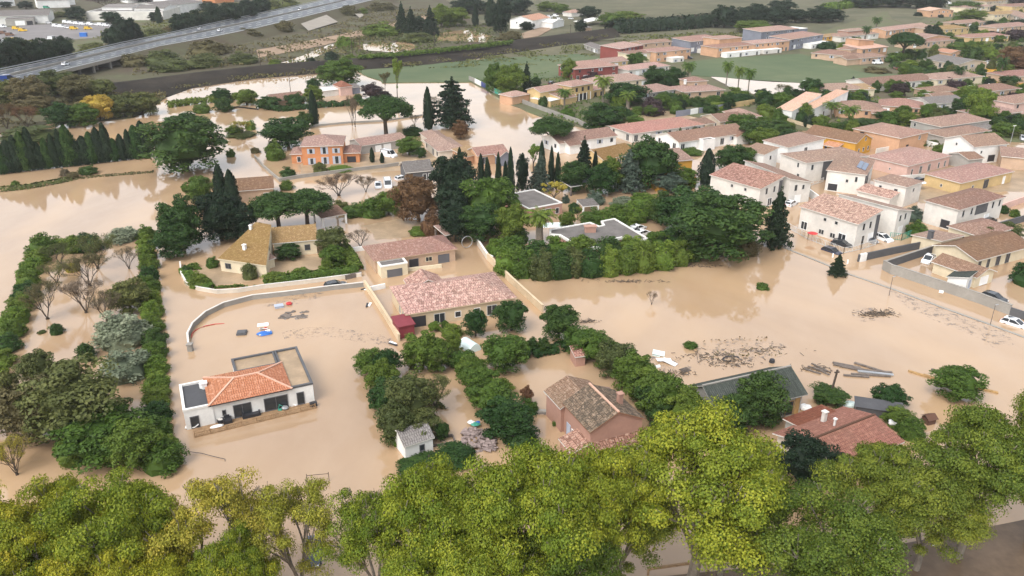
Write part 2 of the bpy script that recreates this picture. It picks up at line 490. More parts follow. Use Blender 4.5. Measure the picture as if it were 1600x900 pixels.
def house(name, cat, label, A, B, D, vols, wins=(), chim=(), z=0., shift=0.):
    """A, B: left and right foot of the wall that faces the camera (picture points on the water plane),
    D: depth in metres or a picture point on the rear wall. vols: (x0,x1,y0,y1 as fractions, wall height, roof, rise, wall, roof material)"""
    a, b = (q if isinstance(q, Vector) else P(*q, z) for q in (A, B))
    d = b - a
    d.z = 0
    Ln, ang = d.length, math.atan2(d.y, d.x)
    if not isinstance(D, (int, float)):
        c = P(*D, z) - a
        D = abs(-math.sin(ang) * c.x + math.cos(ang) * c.y)
    a.z = 0
    root = empty(name, a, ang)
    tag(root, cat, label, exact=True)
    rects = []
    for vi, v in enumerate(vols):
        fx0, fx1, fy0, fy1, h, rk, rise, wm, rm = v[:9]
        opt = v[9] if len(v) > 9 else {}
        x0, x1, y0, y1 = fx0 * Ln, fx1 * Ln, fy0 * D, fy1 * D
        e = vi * .004
        x0, x1, y0, y1 = x0 + e, x1 - e, y0 + e, y1 - e
        rects.append((x0, x1, y0, y1))
        zb = opt.get('zb', -.9)
        wl_ = MB()
        rf = MB()
        ov = opt.get('ov', .4)
        if rk == 'flat':
            t, ph = .28, rise
            wl_.box(x0, x1, y0, y1, zb, h)
            if rm:
                rf.poly([(x0 + t, y0 + t, h + .03), (x1 - t, y0 + t, h + .03), (x1 - t, y1 - t, h + .03), (x0 + t, y1 - t, h + .03)], 0)
                ro = rf.build('roof', [M[rm]], root)
                cp = MB()
                q = .06
                cp.box(x0 - q, x1 + q, y0 - q, y0 + t, h + .004, h + ph); cp.box(x0 - q, x1 + q, y1 - t, y1 + q, h + .004, h + ph)
                cp.box(x0 - q, x0 + t, y0 + t, y1 - t, h + .004, h + ph); cp.box(x1 - t, x1 + q, y0 + t, y1 - t, h + .004, h + ph)
                cp.build('parapet', [M[opt.get('cop', 'coping')]], ro)
        else:
            fs, gab, rl = roof_faces(x0, x1, y0, y1, h, rk, rise, ov)
            c = [(x0, y0), (x1, y0), (x1, y1), (x0, y1)]
            if not opt.get('posts'):
                for k in range(4):
                    p, q = c[k], c[(k + 1) % 4]
                    wl_.poly([(*p, zb), (*q, zb), (*q, h), (*p, h)])
                for g in gab: wl_.poly(g)
            add_roof(rf, fs)
            ro = rf.build('roof', [M[rm], M[opt.get('fascia', 'offwhite')]], root)
            if opt.get('ridge') and rl:
                rg = MB()
                for p, q in rl: rg.bar(Vector(p) + Vector((0, 0, .03)), Vector(q) + Vector((0, 0, .03)), .26, .14)
                rg.build('ridge_tiles', [M[opt['ridge']]], ro)
            if opt.get('posts'):
                for p in c:
                    pm = MB(); s_ = .18
                    pm.box(p[0] - s_, p[0] + s_, p[1] - s_, p[1] + s_, zb, h - .1)
                    pm.build('post', [M[wm]], root)
        if wl_.f: wl_.build('wall', [M[wm]], root)
        if opt.get('auto'):
            st = max(1, int((h + .6) / 2.6))
            for face in opt['auto']:
                ln = face_frame(rects[-1], face)[3]
                n = max(1, int(ln / 3.6))
                for s_ in range(st):
                    for k in range(n):
                        rr = (hash_(A, k, s_, face)) % 10
                        zz = h - 1.75 - (st - 1 - s_) * 2.6
                        u = (k + .5) / n + (rr - 5) * .006
                        if rr < 2: continue
                        if rr < 4 and s_ == 0: window(root, rects[-1], face, u, max(.02, zz - .9), 1.5, 2., 'slide')
                        elif rr in (5, 6): window(root, rects[-1], face, u, max(.1, zz), 1., 1.2, 'shut')
                        elif rr == 4 and s_ == 0: window(root, rects[-1], face, u, max(.02, zz - .9), 2.3, 2., 'garage', M['whitep'])
                        else: window(root, rects[-1], face, u, max(.1, zz), 1., 1.15, 'win', M['frame'] if rr < 8 else M['frameg'])
    for w_ in wins:
        vi, face, u, zz, ww, hh = w_[:6]
        window(root, rects[vi], face, u, zz, ww, hh, *(w_[6:7] or ('win',)), fm=M[w_[7]] if len(w_) > 7 else None)
    for c_ in chim:
        fx, fy, zt, s_ = c_[:4]
        m_ = c_[4] if len(c_) > 4 else 'offwhite'
        cm = MB()
        x, y = fx * Ln, fy * D
        cm.box(x - s_, x + s_, y - s_, y + s_, zt - 1.6, zt)
        cm.box(x - s_ - .1, x + s_ + .1, y - s_ - .1, y + s_ + .1, zt + .02, zt + .16, bottom=True)
        cm.build('chimney', [M[m_]], root)
    root['dims'] = None
    del root['dims']
    return root, Ln, D, rects
def poly_house(name, cat, label, pts, h, wm, rm, cop='coping'):
    q = [P(*p, h) for p in pts]
    o = sum(q, Vector()) / len(q); o.z = 0
    q = [p - o for p in q]
    root = empty(name, o); tag(root, cat, label, exact=True)
    wl_, ro, cp = MB(), MB(), MB()
    n = len(q)
    for i in range(n):
        a, b = q[i], q[(i + 1) % n]
        wl_.poly([(a.x, a.y, -.9), (b.x, b.y, -.9), b - Vector((0, 0, .3)), a - Vector((0, 0, .3))])
        d = (b - a).normalized() * .12
        cp.bar(a - d + Vector((0, 0, .003 * (i % 3))), b + d + Vector((0, 0, .003 * (i % 3))), .36, .5)
    wl_.build('wall', [M[wm]], root)
    ro.poly([p + Vector((0, 0, .06)) for p in q])
    r_ = ro.build('roof', [M[rm]], root)
    cp.build('parapet', [M[cop]], r_)
    return root
def skillion(name, cat, label, eL, eR, rR, rL, z1, z2, wm, rm, wins=(), chim=()):
    """one big slope from a long eave up to a short high ridge; corners as picture points at heights z1 and z2"""
    q = [P(*eL, z1), P(*eR, z1), P(*rR, z2), P(*rL, z2)]
    d = q[1] - q[0]
    ang = math.atan2(d.y, d.x)
    o = Vector((q[0].x, q[0].y, 0))
    inv = Matrix.Rotation(-ang, 3, 'Z')
    q = [inv @ (p - o) for p in q]
    root = empty(name, o, ang); tag(root, cat, label, exact=True)
    rf = MB(); add_roof(rf, [[tuple(p) for p in q]], .2); rf.build('roof', [M[rm], M[wm]], root)
    ce = sum(q, Vector()) / 4
    w_ = [p + (Vector((ce.x, ce.y, p.z)) - p).normalized() * .35 - Vector((0, 0, .15)) for p in q]
    mb = MB()
    for i in range(4):
        a, b = w_[i], w_[(i + 1) % 4]
        mb.poly([(a.x, a.y, -.9), (b.x, b.y, -.9), b, a])
    mb.build('wall', [M[wm]], root)
    L_ = w_[1].x - w_[0].x
    r_ = (w_[0].x, w_[1].x, w_[0].y, w_[2].y)
    for w in wins:
        if w[0] == 'R':
            a, b = w_[1], w_[2]; dd = (b - a); dd.z = 0; ln = dd.length; dd.normalize(); nn = Vector((dd.y, -dd.x, 0))
            mb = MB(); cc = Vector((a.x, a.y, 0)) + dd * ln * w[1] + Vector((0, 0, w[2] + w[4] / 2))
            mb.obox(cc, dd * w[3] / 2, Vector((0, 0, w[4] / 2)), nn * .06); fo = mb.build('window', [M['frameg']], root)
            mb = MB(); mb.obox(cc + nn * .07, dd * (w[3] / 2 - .1), Vector((0, 0, w[4] / 2 - .1)), nn * .01); mb.build('pane', [M['glass']], fo)
        else: window(root, r_, *w[:6], fm=M[w[6]])
    for x, y, z, s in chim:
        p = q[0].lerp(q[1], x).lerp(q[3].lerp(q[2], x), y)
        mb = MB(); mb.box(p.x - s, p.x + s, p.y - s, p.y + s, p.z - .6, p.z + z); mb.box(p.x - s - .08, p.x + s + .08, p.y - s - .08, p.y + s + .08, p.z + z, p.z + z + .12); mb.build('chimney', [M['white']], root)
    return root
def hash_(*a):
    h = 17
    for x in str(a): h = (h * 31 + ord(x)) % 1000003
    return h

# ------------------------------------------------------------------ foliage
def np_leaves(C, N, S, rng, asp=.62, jit=.4):
    n = len(C)
    r = rng.normal(size=(n, 3))
    N = N + rng.normal(size=(n, 3)) * jit
    N /= np.linalg.norm(N, axis=1)[:, None] + 1e-9
    T = np.cross(N, r); T /= np.linalg.norm(T, axis=1)[:, None] + 1e-9
    Bt = np.cross(N, T)
    S = S[:, None]
    V = np.stack([C + T * S, C + Bt * S * asp + N * S * .12, C - T * S, C - Bt * S * asp + N * S * .12], 1)
    return V.reshape(-1, 3)
def dirs(n, rng, up=0.):
    d = rng.normal(size=(n, 3)); d[:, 2] += up
    return d / np.linalg.norm(d, axis=1)[:, None]
def crown_mesh(name, leaves, cores=()):
    """leaves: list of (V, tint array per leaf). cores: list of (centre, radii) inner masses of the same leaf material in a darker tint"""
    V = [l[0] for l in leaves]
    n = sum(len(v) for v in V)
    V = np.concatenate(V)
    Fq = np.arange(n).reshape(-1, 4).tolist()
    tint = np.concatenate([l[1] for l in leaves]).tolist()
    verts = V.tolist()
    rg = random.Random(5)
    for c, r in cores:
        mb = MB(); mb.ball(c, r, 0, 9, 6, rg.randrange(99), .12)
        i = len(verts)
        verts += mb.v
        Fq += [[q + i for q in f] for f in mb.f]
        tint += [.2] * len(mb.f)  # darker tint paints shade into the crown's inner masses
    me = bpy.data.meshes.new(name)
    me.from_pydata(verts, [], Fq)
    at = me.attributes.new('tint', 'FLOAT', 'FACE')
    at.data.foreach_set('value', tint)
    me.update()
    return me
def clump_leaves(clumps, per, size, rng, up=.35, asp=.62, lo=.62, hi=1.08):
    out = []
    for c, r in clumps:
        k = max(12, int(per))
        d = dirs(k, rng, up)
        rr = np.array(r if hasattr(r, '__len__') else (r, r, r))
        C = np.array(c) + d * rr * rng.uniform(lo, hi, size=(k, 1))
        S = size * rng.uniform(.6, 1.35, size=k)
        out.append((np_leaves(C, d, S, rng, asp), np.clip(np.full(k, rng.uniform(0, 1)) + rng.normal(size=k) * .12, 0, 1)))
    return out

LIB = {}
def lump(d, seed, f=1.7):
    return noise.noise(Vector((d[0] * f + seed * 3.1, d[1] * f, d[2] * f)))
def lib_round(seed, base=.06, per=115, nc=64, size=.021, flat=1.):
    rng = np.random.default_rng(seed)
    cl = []
    for i in range(nc):
        d = dirs(1, rng, .3)[0]
        k = rng.uniform(.27, .38) * (1 + .38 * lump(d, seed))
        zc = base + (1 - base) * .47
        r = rng.uniform(.06, .125)
        cl.append(((d[0] * k, d[1] * k, zc + d[2] * k * (1 - base) * 1.08), (r, r, r * .8)))
    for i in range(8):
        t = rng.uniform(0, 6.283)
        cl.append(((.26 * math.cos(t), .26 * math.sin(t), base + .08), (.11, .11, .1)))
    zc = base + (1 - base) * .45
    me = crown_mesh('crown', clump_leaves(cl, per, size, rng), [((0, 0, zc), (.27, .27, .34 * (1 - base)))])
    tb = MB(); tb.tube([(0, 0, -.08), (.01, 0, .2), (0, .01, zc)], [.035, .028, .012])
    for a in range(4):
        t = a * 1.6 + seed
        tb.tube([(0, 0, .15), (.2 * math.cos(t), .2 * math.sin(t), zc)], [.018, .008], 5)
    return me, tb.mesh('trunk', [M['bark']])
def lib_bush(seed):
    rng = np.random.default_rng(seed)
    cl = []
    for i in range(40):
        d = dirs(1, rng, .4)[0]
        d[2] = abs(d[2])
        k = rng.uniform(.24, .36) * (1 + .35 * lump(d, seed))
        r = rng.uniform(.08, .14)
        cl.append(((d[0] * k, d[1] * k, .1 + d[2] * k * 1.85), (r, r, r * 1.2)))
    me = crown_mesh('foliage', clump_leaves(cl, 105, .027, rng), [((0, 0, .22), (.33, .33, .42))])
    tb = MB()
    for a in range(5):
        t = a * 1.3 + seed
        tb.tube([(0, 0, -.3), (.1 * math.cos(t), .1 * math.sin(t), .1), (.24 * math.cos(t), .24 * math.sin(t), .6)], [.03, .025, .01], 5)
    return me, tb.mesh('stem', [M['bark']])
def lib_pine(seed):
    rng = np.random.default_rng(seed)
    cl = []
    for i in range(60):
        r0, t = math.sqrt(rng.uniform(0, 1)) * .41, rng.uniform(0, 6.283)
        z = .66 + .24 * (1 - (r0 / .43) ** 2) + rng.uniform(-.05, .03)
        r = rng.uniform(.075, .13)
        cl.append(((r0 * math.cos(t), r0 * math.sin(t), z), (r, r, r * .8)))
    for i in range(22):
        t = rng.uniform(0, 6.283)
        cl.append(((.38 * math.cos(t), .38 * math.sin(t), rng.uniform(.55, .66)), (.1, .1, .07)))
    me = crown_mesh('crown', clump_leaves(cl, 130, .019, rng, .5), [((0, 0, .72), (.38, .38, .13))])
    tb = MB(); tb.tube([(0, 0, -.1), (.015, 0, .3), (0, .01, .62)], [.04, .033, .025], 7)
    for a in range(6):
        t = a * 1.05 + seed
        tb.tube([(0, 0, .38), (.14 * math.cos(t), .14 * math.sin(t), .56), (.3 * math.cos(t), .3 * math.sin(t), .66)], [.022, .017, .01], 5)
    return me, tb.mesh('trunk', [M['bark']])
def lib_cyp(seed):
    rng = np.random.default_rng(seed)
    n = 2600
    z = rng.uniform(0, 1, n)
    prof = .46 * np.sqrt(np.clip(1 - z, 0, 1)) * np.clip(.55 + z * 1.6, 0, 1)
    t = rng.uniform(0, 6.283, n)
    lob = 1 + .16 * np.sin(3 * t + seed + 9 * z) + .1 * np.sin(7 * t + 15 * z)
    r = prof * lob * rng.uniform(.8, 1.06, n)
    C = np.stack([r * np.cos(t), r * np.sin(t), .03 + z * .97], 1)
    N = np.stack([np.cos(t), np.sin(t), np.full(n, .5)], 1)
    V = np_leaves(C, N, .045 * rng.uniform(.6, 1.3, n), rng, .45)
    tint = np.clip(.5 + .45 * np.sin(3 * t + 20 * z) + rng.normal(size=n) * .2, 0, 1)
    me = crown_mesh('crown', [(V, tint)], [((0, 0, .36), (.33, .33, .34)), ((0, 0, .66), (.18, .18, .28))])
    tb = MB(); tb.tube([(0, 0, -.06), (0, 0, .3)], [.09, .06])
    return me, tb.mesh('trunk', [M['bark']])
def lib_conif(seed, tiers=13, flat=False):
    rng = np.random.default_rng(seed)
    cl = []
    for k in range(tiers):
        z = .08 + .88 * k / tiers
        rad = .47 * (1 - z) ** (.62 if flat else .85)
        nb = max(3, int(9 * (1 - z) + 3))
        for q in range(nb):
            t = 6.283 * (q + rng.uniform(-.3, .3)) / nb + k
            rr = rad * rng.uniform(.55, 1.08)
            for g in (.45, .78, 1.):
                s = (.1 if flat else .085) * (1.1 - z * .75) * (1.1 if g < .9 else .8)
                cl.append(((rr * g * math.cos(t), rr * g * math.sin(t), z + .03 - g * (.0 if flat else .05)), (s, s, s * (.32 if flat else .55))))
    cl.append(((0, 0, .965), (.025, .025, .06)))
    me = crown_mesh('crown', clump_leaves(cl, 24, .028, rng, .25, .45), [((0, 0, .3), (.17, .17, .3)), ((0, 0, .6), (.09, .09, .3))])
    tb = MB(); tb.tube([(0, 0, -.05), (0, 0, .9)], [.03, .006])
    return me, tb.mesh('trunk', [M['bark']])
def lib_palm(seed, fat=False):
    rng = random.Random(seed)
    lv, z0 = [], .72
    mb = MB()
    nf = 34
    for k in range(nf):
        t = k * 2.399
        el = 1.25 - 1.9 * (k / nf)
        ln = .46
        pts = []
        p = Vector((0, 0, z0))
        for s in range(7):
            e = el - s * .26
            pts.append(p.copy())
            p = p + Vector((math.cos(t) * math.cos(e), math.sin(t) * math.cos(e), math.sin(e) * .62)) * (ln / 6)
        sd = Vector((-math.sin(t), math.cos(t), 0))
        for s in range(6):
            for sg in (-1, 1):
                w0, w1 = .075 * (1 - abs(s - 2) / 7), .075 * (1 - abs(s - 1) / 7)
                for h in (0, .5):
                    a = pts[s].lerp(pts[s + 1], h); b = pts[s].lerp(pts[s + 1], h + .34)
                    dn = Vector((0, 0, -.035))
                    mb.poly([a, b, b + sd * sg * w1 + dn + (b - a) * .5, a + sd * sg * w0 + dn + (b - a) * .5])
    me = bpy.data.meshes.new('fronds')
    me.from_pydata(mb.v, [], mb.f)
    at = me.attributes.new('tint', 'FLOAT', 'FACE')
    at.data.foreach_set('value', [rng.random() for _ in mb.f])
    me.update()
    tb = MB(); tb.tube([(0, 0, -.05), (.01, 0, .35), (0, 0, z0)], [.05, .036, .045] if not fat else [.1, .085, .1], 7)
    return me, tb.mesh('trunk', [M['barkl']])
def branches(mb, rng, p, d, ln, r, depth, tips, spread=.55, up=.15):
    q = p + d * ln * .55 + Vector((rng.uniform(-1, 1), rng.uniform(-1, 1), 0)) * ln * .05
    e = p + d * ln
    mb.tube([p, q, e], [r, r * .85, r * .68], 5 if r > .008 else 3, cap=False)
    tips.append(e)
    if depth == 0: return
    for k in range(3 if depth > 1 else 3):
        v = (d + Vector((rng.uniform(-1, 1), rng.uniform(-1, 1), rng.uniform(-.5, 1) * .6 + up)) * spread * 1.3).normalized()
        branches(mb, rng, e, v, ln * rng.uniform(.62, .82), r * .6, depth - 1, tips, spread, up)
def norm_unit(mb_list, tips):
    vs = [v for mb in mb_list for v in mb.v]
    mx = max(max(abs(v[0]), abs(v[1])) for v in vs) / .47
    mz = max(v[2] for v in vs) / .97
    for mb in mb_list: mb.v = [(v[0] / mx, v[1] / mx, v[2] / mz) for v in mb.v]
    return [Vector((t.x / mx, t.y / mx, t.z / mz)) for t in tips]
def lib_bare(seed, leaves=3):
    rng, nr = random.Random(seed), np.random.default_rng(seed)
    mb, tips = MB(), []
    for k in range(4):
        t = k * 1.57 + seed
        branches(mb, rng, Vector((0, 0, .0)), Vector((math.cos(t) * .5, math.sin(t) * .5, 1)).normalized(), .3, .016, 4, tips, .6)
    tips = norm_unit([mb], tips)
    mb.tube([(0, 0, -.12), (0, 0, .03)], [.04, .035])
    cl = [((t.x, t.y, t.z), .05) for t in tips[::1] if t.z > .25]
    rng.shuffle(cl)
    me = crown_mesh('twigs', clump_leaves(cl[:int(len(cl) * .5)], leaves, .014, nr, 0, .3))
    return me, mb.mesh('trunk', [M['bark']])
def lib_plane(seed, per=640, dens=.7, size=.0066):
    """tall street plane: forked trunk, leaf clumps round the branch ends, open gaps"""
    rng, nr = random.Random(seed), np.random.default_rng(seed)
    mb, tips = MB(), []
    mb.tube([(0, 0, -.12), (.01, 0, .12), (.0, .01, .25)], [.034, .028, .026], 7, cap=False)
    for k in range(4):
        t = k * 1.57 + rng.uniform(-.4, .4)
        branches(mb, rng, Vector((0, .01, .23)), Vector((math.cos(t) * .55, math.sin(t) * .55, 1)).normalized(), .26, .017, 3, tips, .5, .2)
    tips = norm_unit([mb], tips)
    cl = []
    for t in tips:
        if t.z < .36 or rng.random() > dens: continue
        r = rng.uniform(.045, .095)
        cl.append(((t.x + rng.uniform(-.06, .06), t.y + rng.uniform(-.06, .06), t.z - .04), (r * 1.2, r * 1.2, r * .55)))
    for k in range(int(34 * dens)):
        d = dirs(1, nr, .4)[0]
        r = rng.uniform(.05, .1)
        cl.append(((d[0] * .37, d[1] * .37, .6 + d[2] * .31), (r * 1.15, r * 1.15, r * .5)))
    me = crown_mesh('crown', clump_leaves(cl, per, size, nr, .55, .75, .5, 1.2))
    return me, mb.mesh('trunk', [M['barkl']])
def lib_loose(seed, nc=20):
    """slim loose tree with see-through crown"""
    rng, nr = random.Random(seed), np.random.default_rng(seed)
    mb, tips = MB(), []
    branches(mb, rng, Vector((0, 0, 0)), Vector((.05, 0, 1)).normalized(), .3, .02, 4, tips, .5, .45)
    tips = norm_unit([mb], tips)
    cl = [((t.x, t.y, t.z), rng.uniform(.04, .08)) for t in tips if t.z > .2]
    rng.shuffle(cl)
    me = crown_mesh('crown', clump_leaves(cl[:nc * 3], 34, .026, nr, .2))
    return me, mb.mesh('trunk', [M['bark']])
GEN = dict(round=(lib_round, 5), bush=(lib_bush, 4), pine=(lib_pine, 3), cyp=(lib_cyp, 3), conif=(lib_conif, 2), cedar=(lambda s: lib_conif(s, 11, True), 2),
           palm=(lib_palm, 2), fatpalm=(lambda s: lib_palm(s, True), 1), bare=(lib_bare, 3), plane=(lib_plane, 5), planethin=(lambda s: lib_plane(s + 40, 420, .42, .0066), 3), loose=(lib_loose, 3),
           twiggy=(lambda s: lib_bare(s, 26), 3), tree=(lambda s: lib_round(s, .1, 115, 70, .02), 4))
def lib(kind, k):
    f, n = GEN[kind]
    k %= n
    if (kind, k) not in LIB:
        me, tr = LIB[kind, k] = f(11 + k * 7)
        n = len(me.vertices)
        co = np.empty(n * 3); me.vertices.foreach_get('co', co); co = co.reshape(-1, 3)
        sx, sz = .5 / np.percentile(np.abs(co[:, :2]).max(1), 95), 1 / np.percentile(co[:, 2], 99.6)
        for q in (me, tr):
            v = np.empty(len(q.vertices) * 3); q.vertices.foreach_get('co', v); v = v.reshape(-1, 3) * np.array((sx, sx, sz))
            q.vertices.foreach_set('co', v.ravel()); q.update()
    return LIB[kind, k]
DEFMAT = dict(round='dark', bush='mid', pine='dark', cyp='deep', conif='deep', cedar='deep', palm='mid', fatpalm='mid', bare='dry', plane='plane', planethin='planey', loose='bright', twiggy='scrubl', tree='mid')
NAMES = dict(round='broadleaf_tree', bush='bush', pine='umbrella_pine', cyp='cypress', conif='conifer', cedar='cedar', palm='palm_tree', fatpalm='palm_tree', bare='bare_tree', plane='plane_tree',
             planethin='plane_tree', loose='slender_tree', twiggy='twiggy_shrub', tree='broadleaf_tree')
TONE = dict(dark='dark green', deep='very dark green', mid='green', bright='light green', plane='yellow-green', planel='bright yellow-green', planey='sparse yellowing', planeg='deep yellow-green', olive='olive green', silver='silver-grey',
            bluegreen='blue-green', autumn='rust brown', yellow='bright yellow', purple='dark purple', scrubl='brownish', dry='leafless brown')
SHAPE = dict(round='round dense tree', bush='bush', pine='umbrella pine', cyp='slim cypress', conif='pointed conifer', cedar='tiered cedar', palm='tall palm', fatpalm='short thick palm', bare='bare-branched tree',
             plane='plane tree', planethin='plane tree', loose='slender loose tree', twiggy='twiggy shrub', tree='leafy tree')
CATS = dict(bush='bush', twiggy='shrub')
BLOB = {'round': .75, 'bush': .85, 'cyp': .4, 'tree': .35, 'twiggy': .5, 'conif': .5, 'cedar': .5}
TN = [0]
def tree(kind, x0, y0, x1, y1, mat=None, zone='', label=None, group=None, z0=0.):
    """picture box of one tree; y1 is where its foot (or the near rim of its foliage) meets the ground"""
    mat = mat or DEFMAT[kind]
    cx = (x0 + x1) / 2
    g = P(cx, y1, z0)
    w = (x1 - x0) / ppm(g)
    k = BLOB.get(kind, 0)
    dxy = Vector((g.x, g.y, 0))
    u = dxy.normalized()
    c = g + u * (w / 2 * k)
    w = (x1 - x0) / ppm(c + Vector((0, 0, 2)))
    dist = Vector((c.x, c.y)).length
    r = ray(cx, y0)
    m = r.z / Vector((r.x, r.y)).length
    zt = H + m * dist - z0
    h = zt - (m * w / 2) ** 2 / max(zt, .5) * (.8 if kind in ('round', 'bush', 'pine') else .35)
    if kind[:5] == 'plane': h *= .89
    h = max(h, zt * .45, .4)
    TN[0] += 1
    me, tr = lib(kind, TN[0])
    root = empty(NAMES[kind], c, R.uniform(0, 6.28))
    root.scale = (w, w, h)
    cr = link(me.name.split('.')[0], me, [L[mat]], root)
    setmat(cr, 0, L[mat])
    link(tr.name.split('.')[0], tr, [M['bark']], root)
    tag(root, CATS.get(kind, 'tree'), label or f'{TONE[mat]} {SHAPE[kind]}', '' if label else zone, group or (zone and f'{SHAPE[kind]}s {zone}'), exact=bool(label))
    return root
def trees(zone, *rows, **kw):
    for r in rows: tree(*r, zone=zone, **kw)
HN = [0]
def hedge(pts, w, h, mat, label, dens=16, size=.3, name='hedge', z0=0., wob=.3, solid=True):
    """clipped or wild hedge along picture points: leaves through the rounded section, uneven top"""
    HN[0] += 1
    rng = np.random.default_rng(HN[0])
    q = [P(*p, z0) for p in pts]
    c0 = q[0].copy()
    Ls, Cs, core = [], [], MB()
    for a, b in zip(q[:-1], q[1:]):
        ln = (b - a).length
        d = (b - a).normalized()
        nrm = Vector((-d.y, d.x, 0))
        n = int(ln * (w + 2 * h) * dens)
        s = rng.uniform(0, ln, n)
        th = rng.uniform(0, math.pi, n)
        wv = np.array([noise.noise(Vector((a.x * .1 + x * .35, HN[0], 0))) for x in s]) * wob + np.array([noise.noise(Vector((x * 1.3, HN[0] * 3, a.y))) for x in s]) * wob * .7
        cc, ss = np.cos(th), np.sin(th)
        cy = np.sign(cc) * np.abs(cc) ** .55 * w / 2 * (1 + wv * .4)
        cz = np.abs(ss) ** .6 * h * (1 + wv * .6)
        C = np.stack([a.x - c0.x + d.x * s + nrm.x * cy, a.y - c0.y + d.y * s + nrm.y * cy, cz * rng.uniform(.85, 1.05, n)], 1)
        N = np.stack([nrm.x * cc, nrm.y * cc, ss + .25], 1)
        tn = np.clip(.5 + .5 * np.array([noise.noise(Vector((x * .5, HN[0] * 5., 1))) for x in s]) * 2 + rng.normal(size=n) * .15, 0, 1)
        Ls.append((np_leaves(C, N, size * rng.uniform(.6, 1.3, n), rng), tn))
        Cs += [(tuple(a - c0 + d * (ln * (k + .5) / max(1, int(ln / (w * .8)))) + Vector((0, 0, h * .42))), (w * .42, w * .42, h * .45)) for k in range(max(1, int(ln / (w * .8))))]
    me = crown_mesh(name, Ls, Cs if solid else ())
    o = link(name, me, [L[mat]])
    o.location = c0
    tag(o, 'hedge', label, exact=True)
    return o

def undergrowth(name, pts, n, mat, size=.5, hmax=1.2, z0=0., thr=-.05):
    """low tangled ground cover nobody could count: one object"""
    HN[0] += 1
    rng = np.random.default_rng(HN[0] + 400)
    q = [P(*p, z0) for p in pts]
    x0, x1, y0, y1 = min(p.x for p in q), max(p.x for p in q), min(p.y for p in q), max(p.y for p in q)
    C, T = [], []
    tries = 0
    while len(C) < n and tries < n * 12:
        tries += 1
        x, y = rng.uniform(x0, x1), rng.uniform(y0, y1)
        ins = False
        for i in range(len(q)):
            a, b = q[i], q[i - 1]
            if (a.y > y) != (b.y > y) and x < (b.x - a.x) * (y - a.y) / (b.y - a.y) + a.x: ins = not ins
        f = noise.noise(Vector((x * .07, y * .07, HN[0]))) + noise.noise(Vector((x * .3, y * .3, HN[0]))) * .5
        if not ins or f < thr: continue
        C.append((x - q[0].x, y - q[0].y, rng.uniform(0, 1) * hmax * min(1, .3 + (f - thr) * 1.6)))
        T.append(min(1, max(0, .5 + f)))
    C = np.array(C)
    N = dirs(len(C), rng, 1.4)
    me = crown_mesh(name, [(np_leaves(C, N, size * rng.uniform(.5, 1.4, len(C)), rng), np.array(T))])
    o = link(name, me, [L[mat]])
    o.location = q[0]
    o['kind'] = 'stuff'
    return o

# ------------------------------------------------------------------ walls, land, strips
def wall(pts, h, t, mat, label, name='garden_wall', cap=None, z0=-.8, cat='wall', zb=0.):
    q = [P(*p, zb) for p in pts]
    root = empty(name, q[0])
    body, cp = MB(), MB()
    for i, (a, b) in enumerate(zip(q[:-1], q[1:])):
        d = (b - a).normalized()
        n = Vector((-d.y, d.x, 0)) * t / 2
        a_, b_ = a - q[0] - d * (t * .5 if i else 0), b - q[0]
        e = .003 * (i % 2)
        up = Vector((0, 0, 1))
        body.obox((a_ + b_) / 2 + up * ((h - e + z0) / 2), (b_ - a_) / 2, n, up * ((h - e - z0) / 2))
        cp.obox((a_ + b_) / 2 + up * (h + .05 - e), (b_ - a_) / 2 + d * .03, n * 1.35, up * .048)
    body.build('wall_body', [M[mat]], root)
    if cap: cp.build('coping', [M[cap]], root)
    tag(root, cat, label, exact=True)
    return root
def land(name, pts, z, mat, jit=.6, step=6., skirt=.5, kind='structure'):
    """ground patch from picture points, wavy outline, small bank at its edge"""
    q = [P(*p, z) for p in pts]
    out = []
    for i, a in enumerate(q):
        b = q[(i + 1) % len(q)]
        n = max(1, int((b - a).length / step))
        d = (b - a) / n
        nr = Vector((-d.y, d.x, 0)).normalized() if d.length > 1e-6 else Vector()
        for k in range(n):
            p = a + d * k
            j = (noise.noise(p * .11) + noise.noise(p * .37) * .5) * jit
            out.append(p + nr * j)
    bm = bmesh.new()
    vs = [bm.verts.new(p) for p in out]
    f = bm.faces.new(vs)
    if f.normal.z < 0: f.normal_flip()
    bm.normal_update()
    lo = [bm.verts.new((p.x, p.y, z - skirt)) for p in out]
    for i in range(len(vs)):
        j = (i + 1) % len(vs)
        bm.faces.new((vs[i], vs[j], lo[j], lo[i]))
    bmesh.ops.triangulate(bm, faces=[f])
    bmesh.ops.recalc_face_normals(bm, faces=bm.faces)
    me = bpy.data.meshes.new(name)
    bm.to_mesh(me); bm.free()
    o = link(name, me, [M[mat]])
    o['kind'] = kind
    return o
def pool(pts, z=.16, jit=1.2):
    o = land('flood_pool', pts, z, 'water', jit, 4., .02)
    return o
def strip(name, top, bot, mat, kind='structure'):
    """ribbon between two rows of world points"""
    mb = MB()
    for i in range(len(top) - 1): mb.poly([bot[i], bot[i + 1], top[i + 1], top[i]])
    o = mb.build(name, [M[mat]])
    o['kind'] = kind
    return o

